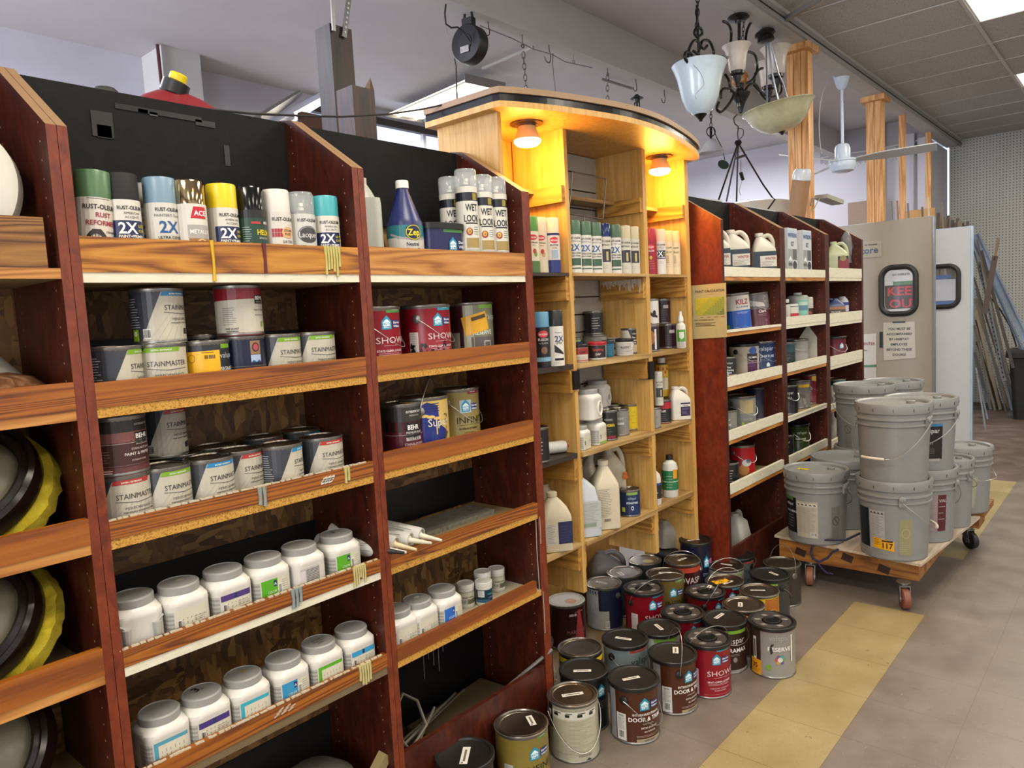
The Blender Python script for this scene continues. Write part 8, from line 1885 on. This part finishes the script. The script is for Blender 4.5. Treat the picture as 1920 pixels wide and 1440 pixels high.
# chandeliers and shades hanging over the right bays
YC = 2.0
def P_(px, py, y=YC): return onY(px, py, y)
ALAB = M('#c4c2b6', .28, trans=.0, coat=.3); FROST = M('#aebcc2', .25, coat=.4); CREAMG = M('#a5a283', .3, coat=.4); IRON = M('#161211', .32, .3); SHADE = M('#b5aca0', .35)
def curve(pts, n=6):
    P = [Vector(p) for p in pts]; out = []
    for i in range(len(P) - 1):
        p0, p1, p2, p3 = P[max(i - 1, 0)], P[i], P[i + 1], P[min(i + 2, len(P) - 1)]
        for q in range(n):
            t = q / n; out.append(.5 * (2 * p1 + (p2 - p0) * t + (2 * p0 - 5 * p1 + 4 * p2 - p3) * t * t + (3 * p1 - p0 - 3 * p2 + p3) * t ** 3))
    out.append(P[-1]); return out
def bell(r, h, mt, lip=1.12):
    return [(r * .30, -h), (r * .42, -h * .97), (r * .62, -h * .82), (r * .74, -h * .58), (r * .80, -h * .35), (r * .90, -h * .14), (r * lip, 0), (r * (lip - .03), .004), (r * .86, -h * .14), (r * .76, -h * .35)]
# 1 bell-shaped glass pendant
c = P_(1311, 122); k = depth(c) / F_PX; r = 51 * k; z_ = c.z + 0 * k; cz = P_(1311, 118).z
t = empty('pendant_light', tuple(c), 0, 'large bell-shaped frosted glass pendant with black scrollwork, left of the chandelier', 'pendant light')
m = MB(); h_ = 92 * k; m.lathe([(.0001, -h_), (r * .25, -h_ * .98), (r * .50, -h_ * .86), (r * .66, -h_ * .66), (r * .74, -h_ * .45), (r * .82, -h_ * .25), (r * .93, -h_ * .08), (r * 1.0, 0), (r * .98, .006), (r * .92, .004), (r * .88, -h_ * .10)], FROST, 44); m.build('glass_shade', t)
m = MB(); m.lathe([(.0001, -h_ - .035), (.008, -h_ - .034), (.012, -h_ - .022), (.026, -h_ - .008), (.036, -h_ + .004), (.03, -h_ + .014)], IRON, 24); m.build('finial', t)
m = MB(t); m.tube([P_(1311, 118), P_(1307, 30), P_(1307, 10)], .008, IRON, 8); m.build('stem', t)
for pts in (((1290, 118), (1292, 92), (1302, 76), (1312, 84), (1308, 100), (1300, 96)), ((1337, 112), (1338, 96), (1330, 78), (1318, 76), (1314, 86), (1320, 92), (1326, 86)), ((1290, 118), (1284, 108), (1286, 98), (1296, 102), (1298, 116)), ((1307, 70), (1302, 62), (1306, 52), (1314, 54), (1316, 64), (1308, 70))):
    m = MB(t); m.tube(curve([P_(*q) for q in pts]), .0085, IRON, 8); m.build('scroll_arm', t)
chain(t, P_(1307, 55), P_(1309, -60), .012, .003, IRON)
m = MB(t); m.tube(curve([P_(*q, YC - .20) for q in ((1300, 122), (1308, 130), (1316, 142), (1320, 158), (1312, 168), (1304, 178), (1305, 186))]), .002, M('#8a8f90', .4), 5); m.build('loose_wire', t)
# 2 chandelier
cc = P_(1388, 175); t = empty('chandelier', tuple(cc), 0, 'black iron chandelier with pale tulip shades, hanging amid the other lights', 'chandelier')
m = MB(t); m.tube([P_(1386, 200), P_(1386, 45)], .010, IRON, 10); m.build('centre_stem', t)
m = MB(); zz = 0
m.lathe([(.0001, -.125), (.012, -.118), (.016, -.10), (.03, -.06), (.055, -.02), (.062, .0), (.03, .01), (.022, .03), (.028, .05), (.02, .06), (.0001, .06)], IRON, 28); m.build('centre_hub', t)
ct = P_(1384, 34); m = MB(t); m.lathe([(.0001, .03), (.03, .026), (.06, .012), (.068, .0), (.055, -.01), (.02, -.015), (.018, -.03), (.0001, -.03)], IRON, 30, c=ct); m.build('ceiling_cup', t)
for pts in (((1370, 82), (1371, 60), (1366, 46), (1356, 40)), ((1398, 82), (1400, 60), (1408, 42), (1420, 34)), ((1404, 97), (1416, 104), (1420, 128), (1412, 148), (1400, 156)), ((1360, 140), (1366, 150), (1368, 160), (1372, 172)),
            ((1394, 178), (1402, 162), (1416, 158), (1430, 180), (1444, 192), (1456, 190), (1458, 176), (1460, 150)), ((1414, 160), (1416, 140), (1424, 130), (1430, 128)), ((1414, 160), (1425, 172), (1444, 182), (1462, 176), (1466, 162), (1462, 150)),
            ((1380, 180), (1370, 168), (1358, 166), (1352, 172), (1352, 186)), ((1378, 176), (1366, 196), (1352, 210), (1344, 204), (1348, 192)), ((1362, 112), (1354, 106), (1350, 114), (1358, 122))):
    m = MB(t); m.tube(curve([P_(*q) for q in pts]), .0085, IRON, 8); m.build('scroll_arm', t)
def tulip(px, py, rpx, hpx, y, mt=SHADE):
    c = P_(px, py, y); k = depth(c) / F_PX; r, h_ = rpx * k, hpx * k
    m = MB(t); m.lathe([(r * .44, -h_), (r * .56, -h_ * .9), (r * .62, -h_ * .6), (r * .68, -h_ * .35), (r * .80, -h_ * .15), (r * 1.0, 0), (r * .97, .003), (r * .77, -h_ * .15), (r * .62, -h_ * .4)], mt, 32, c=c); m.build('glass_shade', t)
    m = MB(t); m.lathe([(r * .10, -h_ * 1.55), (r * .16, -h_ * 1.4), (r * .28, -h_ * 1.25), (r * .30, -h_ * 1.15), (r * .48, -h_ * 1.08), (r * .50, -h_ * .97), (r * .40, -h_ * .95)], IRON, 24, c=c); m.build('lamp_holder', t)
tulip(1381, 86, 27, 48, YC - .06); tulip(1454, 90, 28, 50, YC - .02); tulip(1440, 118, 24, 44, YC + .12)
m = MB(t); c = P_(1388, 150, YC + .1); m.lathe([(.0001, -.055), (.03, -.05), (.055, -.02), (.058, .01), (.045, .04), (.02, .055), (.0001, .056)], M('#8a5a28', .4), 26, c=c); m.build('amber_globe', t)
m = MB(t); m.tube(curve([P_(*q) for q in ((1382, 0), (1384, 10), (1388, 16), (1378, 20), (1378, 30))]), .004, IRON, 6); m.build('hook', t); chain(t, P_(1395, 34), P_(1392, 84), .008, .002, IRON)
# 3 cream bowl light
c = P_(1459, 205, 1.92); k = depth(c) / F_PX; r = 66 * k; t = empty('bowl_light', tuple(c), 0, 'wide cream marbled glass bowl light hanging right of the chandelier', 'pendant light'); t.rotation_euler = Matrix.Rotation(-.15, 4, Vector((.75, .655, 0))).to_euler()
mt_, nt_, b_ = newmat('cream_marble_glass'); N_ = NT(nt_); f_ = N_.noise(N_.coords(), 7, 4, .6, 1.0); N_.link(N_.ramp(f_, [(.3, '#a09c7c'), (.6, '#b5b290'), (.8, '#c9c7aa')]), b_.inputs['Base Color']); b_.inputs['Roughness'].default_value = .25; b_.inputs['Coat Weight'].default_value = .4
h_ = 42 * k; m = MB(); m.lathe([(.0001, -h_), (r * .3, -h_ * .97), (r * .55, -h_ * .78), (r * .75, -h_ * .48), (r * .87, -h_ * .15), (r * .92, 0), (r * 1.0, .012), (r * .99, .018), (r * .90, .008), (r * .84, -h_ * .12)], mt_, 52); m.build('glass_bowl', t)
m = MB(); m.lathe([(.0001, -h_ - .022), (.008, -h_ - .02), (.012, -h_ - .008), (.024, -h_ + .0), (.02, -h_ + .008)], IRON, 18); m.build('finial', t)
kk = MB(); 
for pts in (((1480, 188), (1476, 160), (1470, 140), (1462, 70)), ((1438, 192), (1446, 140), (1456, 70)), ((1462, 196), (1458, 140), (1459, 70))):
    m = MB(); m.tube([P_(*q, 1.92) - c for q in pts], .006, M('#8f949a', .3, .6), 8); o = m.build('support_rod', t)
m = MB(); cu_ = P_(1455, 66, 1.92) - c; m.lathe([(.0001, .05), (.035, .048), (.062, .03), (.066, .01), (.05, .0), (.055, -.03), (.03, -.036), (.0001, -.036)], IRON, 28, c=cu_); m.build('canopy_cup', t)
m = MB(); m.tube([P_(*q, 1.92) - c for q in ((1450, 40), (1451, 52), (1454, 58))], .004, IRON, 6); m.build('hook', t)
# square bar along the ceiling that carries the lights
A, B = onY(1450, 50, 1.95), onZ(1528, 3, 3.22); t = empty('hanging_bar', tuple(A), 0, 'square metal bar fixed under the tiled ceiling near the chandelier', 'bar'); d = B - A; dn_ = d.normalized(); m = MB(); m.obox(d * .55, dn_.cross(Vector((0, 0, 1))), dn_, (0, 0, 1), .03, d.length * 1.1, .028, M('#7d7b76', .4, .4)); m.build('bar', t, smooth=False)
# 4 small bell pendant behind
c = P_(1334, 280, 2.9); k = depth(c) / F_PX; t = empty('pendant_light', tuple(c), 0, 'small bell pendant with a frosted shade behind the canopy end', 'pendant light'); r, h_ = 26 * k, 24 * k
m = MB(); m.lathe([(r * .14, h_ * .8), (r * .3, h_ * .7), (r * .55, h_ * .35), (r * .75, 0), (r * 1.0, -h_ * .25), (r * .98, -h_ * .28), (r * .7, -.01)], M('#b5b5ba', .3, alpha=.85), 34); m.build('glass_shade', t)
m = MB(t); m.tube([P_(1333, 262, 2.9), P_(1333, 238, 2.9)], .012, IRON, 8); m.tube([P_(1333 + 8 * math.cos(q), 247 + 9 * math.sin(q), 2.9) for q in [2 * math.pi * i / 14 for i in range(14)]], .005, IRON, 6, closed=True); m.build('scroll_top', t); chain(t, P_(1333, 238, 2.9), P_(1333, 207, 2.9), .010, .003, IRON)
m = MB(t); m.tube(curve([P_(*q, 2.9) for q in ((1337, 238), (1343, 256), (1354, 278), (1359, 300))]), .004, IRON, 6); m.build('loose_cord', t)
c = P_(1356, 309, 2.9); t = empty('dark_disc', tuple(c), 0, 'small dark green disc dangling from a cord below the bell pendant', 'lamp plate'); m = MB(); m.lathe([(.0001, .0), (.05, .0), (.05, .006), (.0001, .006)], M('#25342e', .3), 26, axis=(-.5, -.6, .45)); m.build('disc', t)
# 5 pan frame: four rods from a ring
t = empty('pot_rack_frame', tuple(P_(1383, 265, 2.2)), 0, 'black four-rod hanging frame below the chandelier', 'hanging frame')
ap = P_(1384, 268, 2.2)
for q in ((1347, 376), (1362, 378), (1381, 378)): m = MB(t); m.tube([ap, P_(*q, 2.2 + (.1 if q[0] == 1362 else 0))], .006, IRON, 7); m.build('rod', t)
m = MB(t); m.tube([ap, P_(1430, 345, 2.2), P_(1447, 369, 2.2)], .006, IRON, 7); m.tube([P_(1447, 369, 2.2), P_(1453, 374, 2.2), P_(1440, 392, 2.2)], .006, IRON, 7); m.build('rod', t)
m = MB(t); m.lathe([(.0001, .02), (.02, .015), (.026, 0), (.014, -.02), (.0001, -.02)], IRON, 16, c=ap); m.build('hub', t); m = MB(t); m.tube(curve([P_(*q, 2.2) for q in ((1382, 215), (1376, 222), (1378, 232), (1384, 238), (1383, 250), (1384, 262))]), .004, IRON, 6); m.tube(curve([P_(*q, 2.2) for q in ((1382, 240), (1393, 243), (1393, 254), (1386, 262))]), .003, IRON, 6); m.build('hook', t)
A = P_(1380, 297, 2.2); m = MB(t); m.tube([A, P_(1398, 291, 2.2)], .009, IRON, 8); m.build('cross_handle', t)
t = empty('mains_plug', tuple(P_(1390, 330, 2.2)), 0, 'small black plug dangling inside the four-rod frame', 'plug'); m = MB(t); m.tube([P_(1389, 300, 2.2), P_(1389, 322, 2.2)], .002, IRON, 5); m.tube([P_(1389, 324, 2.2), P_(1393, 337, 2.2)], .013, BKM, 8); m.tube(curve([P_(*q, 2.2) for q in ((1391, 340), (1388, 350), (1386, 358), (1389, 366))]), .002, M('#77726c', .6), 5); m.build('plug', t)
# 6 ceiling fan
c = P_(1580, 300, 1.97); k = depth(c) / F_PX
t = empty('ceiling_fan', tuple(c), 0, 'white three-blade ceiling fan on a long rod beside the studs', 'ceiling fan'); FW = M('#b5c0cc', .25)
m = MB(); m.lathe([(.0001, -.10), (.05, -.10), (.085, -.09), (.10, -.06), (.104, -.04), (.102, -.02), (.108, -.015), (.108, .0), (.06, .01), (.06, .09), (.05, .12), (.035, .13), (.0001, .13)], FW, 40); m.build('motor_housing', t)
top = P_(1574, 137, 1.97); m = MB(t); m.tube([c + Vector((0, 0, .12)), (c.x, c.y, top.z)], .012, FW, 10); m.build('down_rod', t)
m = MB(t); m.lathe([(.02, -.12), (.04, -.10), (.07, .0), (.075, .03), (.04, .032)], FW, 30, c=(c.x, c.y, top.z)); m.build('ceiling_cup', t)
def blade(pts_px, y_off):
    root_, tip = pts_px; A = c + Vector((0, 0, -.01)); 
    B = tip; d = (B - A); d.z *= 1; dn_ = d.normalized(); s_ = dn_.cross(Vector((0, 0, 1))).normalized(); up = s_.cross(dn_); up = (up - s_ * .30).normalized(); s_ = up.cross(dn_)
    m = MB(t); L_ = d.length; n = 8; v1 = []
    for i in range(n + 1):
        f = i / n; w_ = .03 + .035 * min(1, f * 3); q = A + dn_ * (.10 + (L_ - .10) * f)
        v1.append((q - s_ * w_, q + s_ * w_))
    for i in range(n):
        a, b = v1[i]; c2, d2 = v1[i + 1]; u = up * .004
        m.add([a - u, b - u, d2 - u, c2 - u, a + u, b + u, d2 + u, c2 + u], [(0, 1, 2, 3), (7, 6, 5, 4), (0, 4, 5, 1), (3, 2, 6, 7), (0, 3, 7, 4), (1, 5, 6, 2)], M('#a9adac', .3))
    m.build('blade', t, smooth=False)
q_ = onZ(1757, 277, c.z - .01) - c; R_b = min(.8, math.hypot(q_.x, q_.y)); a0 = math.atan2(q_.y, q_.x)
tip1 = None
for i in range(3):
    q = a0 + i * 2 * math.pi / 3; tip = c + Vector((R_b * math.cos(q), R_b * math.sin(q), .0)); blade((None, tip), 0)
m = MB(t); m.tube(curve([P_(*q, 1.97) for q in ((1552, 150), (1541, 180), (1536, 225), (1538, 270), (1541, 288))]), .003, M('#a5a5a8', .5), 5); m.build('pull_cord', t)
hook(1581, 180, 'S hook hanging beside the fan rod', 1.2, '#4a4644', 'S', y=2.3, grp=None).location = P_(1581, 178, 2.3)
# cardboard tube
A, B = P_(1494, 420, 1.86), P_(1503, 335, 1.80); A = P_(1488, 440, 1.88); d = B - A
t = empty('cardboard_tube', tuple(A), 0, 'brown cardboard tube with plastic over its top leaning on the nearest stud', 'tube'); m = MB(t); m.tube([A, B], .058, M('#8d6a48', .6), 24); m.build('tube', t)
m = MB(t); m.tube([B - d * .02, B + d * .10, B + d * .17], .06, M('#b5b8ba', .25), 16, radii=[.061, .058, .045]); m.build('plastic_wrap', t)
# clamp lamp
t = empty('clip_lamp', tuple(P_(1524, 372, 1.85)), 0, 'small grey desk lamp clipped to the nearest stud', 'lamp'); m = MB(t); m.tube([P_(1520, 385, 1.85), P_(1524, 372, 1.85), P_(1538, 369, 1.85)], .006, M('#6b6560', .5), 7); m.tube([P_(1538, 369, 1.85), P_(1524, 396, 1.85)], .004, M('#8a8784', .5), 6); m.build('arm', t)
A, B = P_(1540, 369, 1.85), P_(1570, 380, 1.85); d = B - A; dn_ = d.normalized(); m = MB(t); m.obox((A + B) / 2, dn_, (0, 1, 0), dn_.cross(Vector((0, 1, 0))), d.length * 1.05, .09, .03, M('#8f8f80', .5)); m.build('lamp_head', t, smooth=False)
# suspended strip light far behind
A, B = P_(1430, 350, 4.6), P_(1482, 366, 4.6); t = empty('hanging_strip_light', tuple(A), 0, 'white strip light hanging on wires far behind the chandelier', 'tube light'); d = B - A; dn_ = d.normalized(); m = MB(t); m.obox((A + B) / 2 + d * .3, dn_, (0, 1, 0), dn_.cross(Vector((0, 1, 0))), d.length * 1.6, .14, .07, M('#a9a9ad', .5)); m.build('housing', t, smooth=False)
m = MB(t); m.tube([A - Vector((0, .05, .07)), A + d * 1.6 - Vector((0, .05, .07))], .03, M('#c9c4b4', .4), 10); m.build('tube', t)
for a, b in (((1430, 345), (1450, 293)), ((1450, 293), (1480, 296)), ((1480, 296), (1474, 352))): m = MB(t); m.tube([P_(*a, 4.6), P_(*b, 4.6)], .005, M('#4f4d4b', .5), 5); m.build('wire', t)
P0, P1 = P_(1449, 293, 4.6), P_(1449, 250, 4.6); chain(t, P0, P1, .016, .005, M('#6b6967', .5))
# curved white object behind the right bays, wall conduits
c = P_(1420, 392, 3.2); t = empty('white_barrel', (c.x, 3.2, 0), 0, 'white round-topped drum showing behind the right bays', 'drum'); m = MB(); zt_ = P_(1420, 383, 3.2).z; m.lathe([(.33, 0), (.33, zt_), (.30, zt_ + .01), (.29, zt_ - .02), (.0001, zt_ - .02)], M('#b3aa9a', .5), 40); m.build('drum', t)
for pts, lab in ((((1640, 281), (1690, 270), (1725, 262), (1742, 252)), 'white cable drooping between the thin studs'), (((1540, 296), (1600, 286), (1640, 281)), 'white conduit along the end wall behind the fan')):
    P = [onX(*q, 9.72) for q in pts]; t = empty('wall_cable', tuple(P[0]), 0, lab, 'cable'); m = MB(t); m.tube(curve(P), .012, M('#b9b9b9', .5), 6); m.build('cable', t)
A, B = onX(1705, 262, 9.7), onX(1705, 400, 9.7); t = empty('junction_box', tuple(A), 0, 'grey electrical box and vertical conduit on the end wall', 'electrical box'); m = MB(t); m.box(9.66, 9.74, A.y - .06, A.y + .06, A.z - .12, A.z + .06, M('#a9a9ac', .5)); m.build('box', t, smooth=False); m = MB(t); m.tube([(9.70, A.y - .04, A.z - .1), (9.70, A.y - .04, .3)], .022, M('#a3a3a6', .5), 8); m.build('conduit', t)
A, B = onX(1291, 309, 9.73), onX(1426, 279, 9.73)
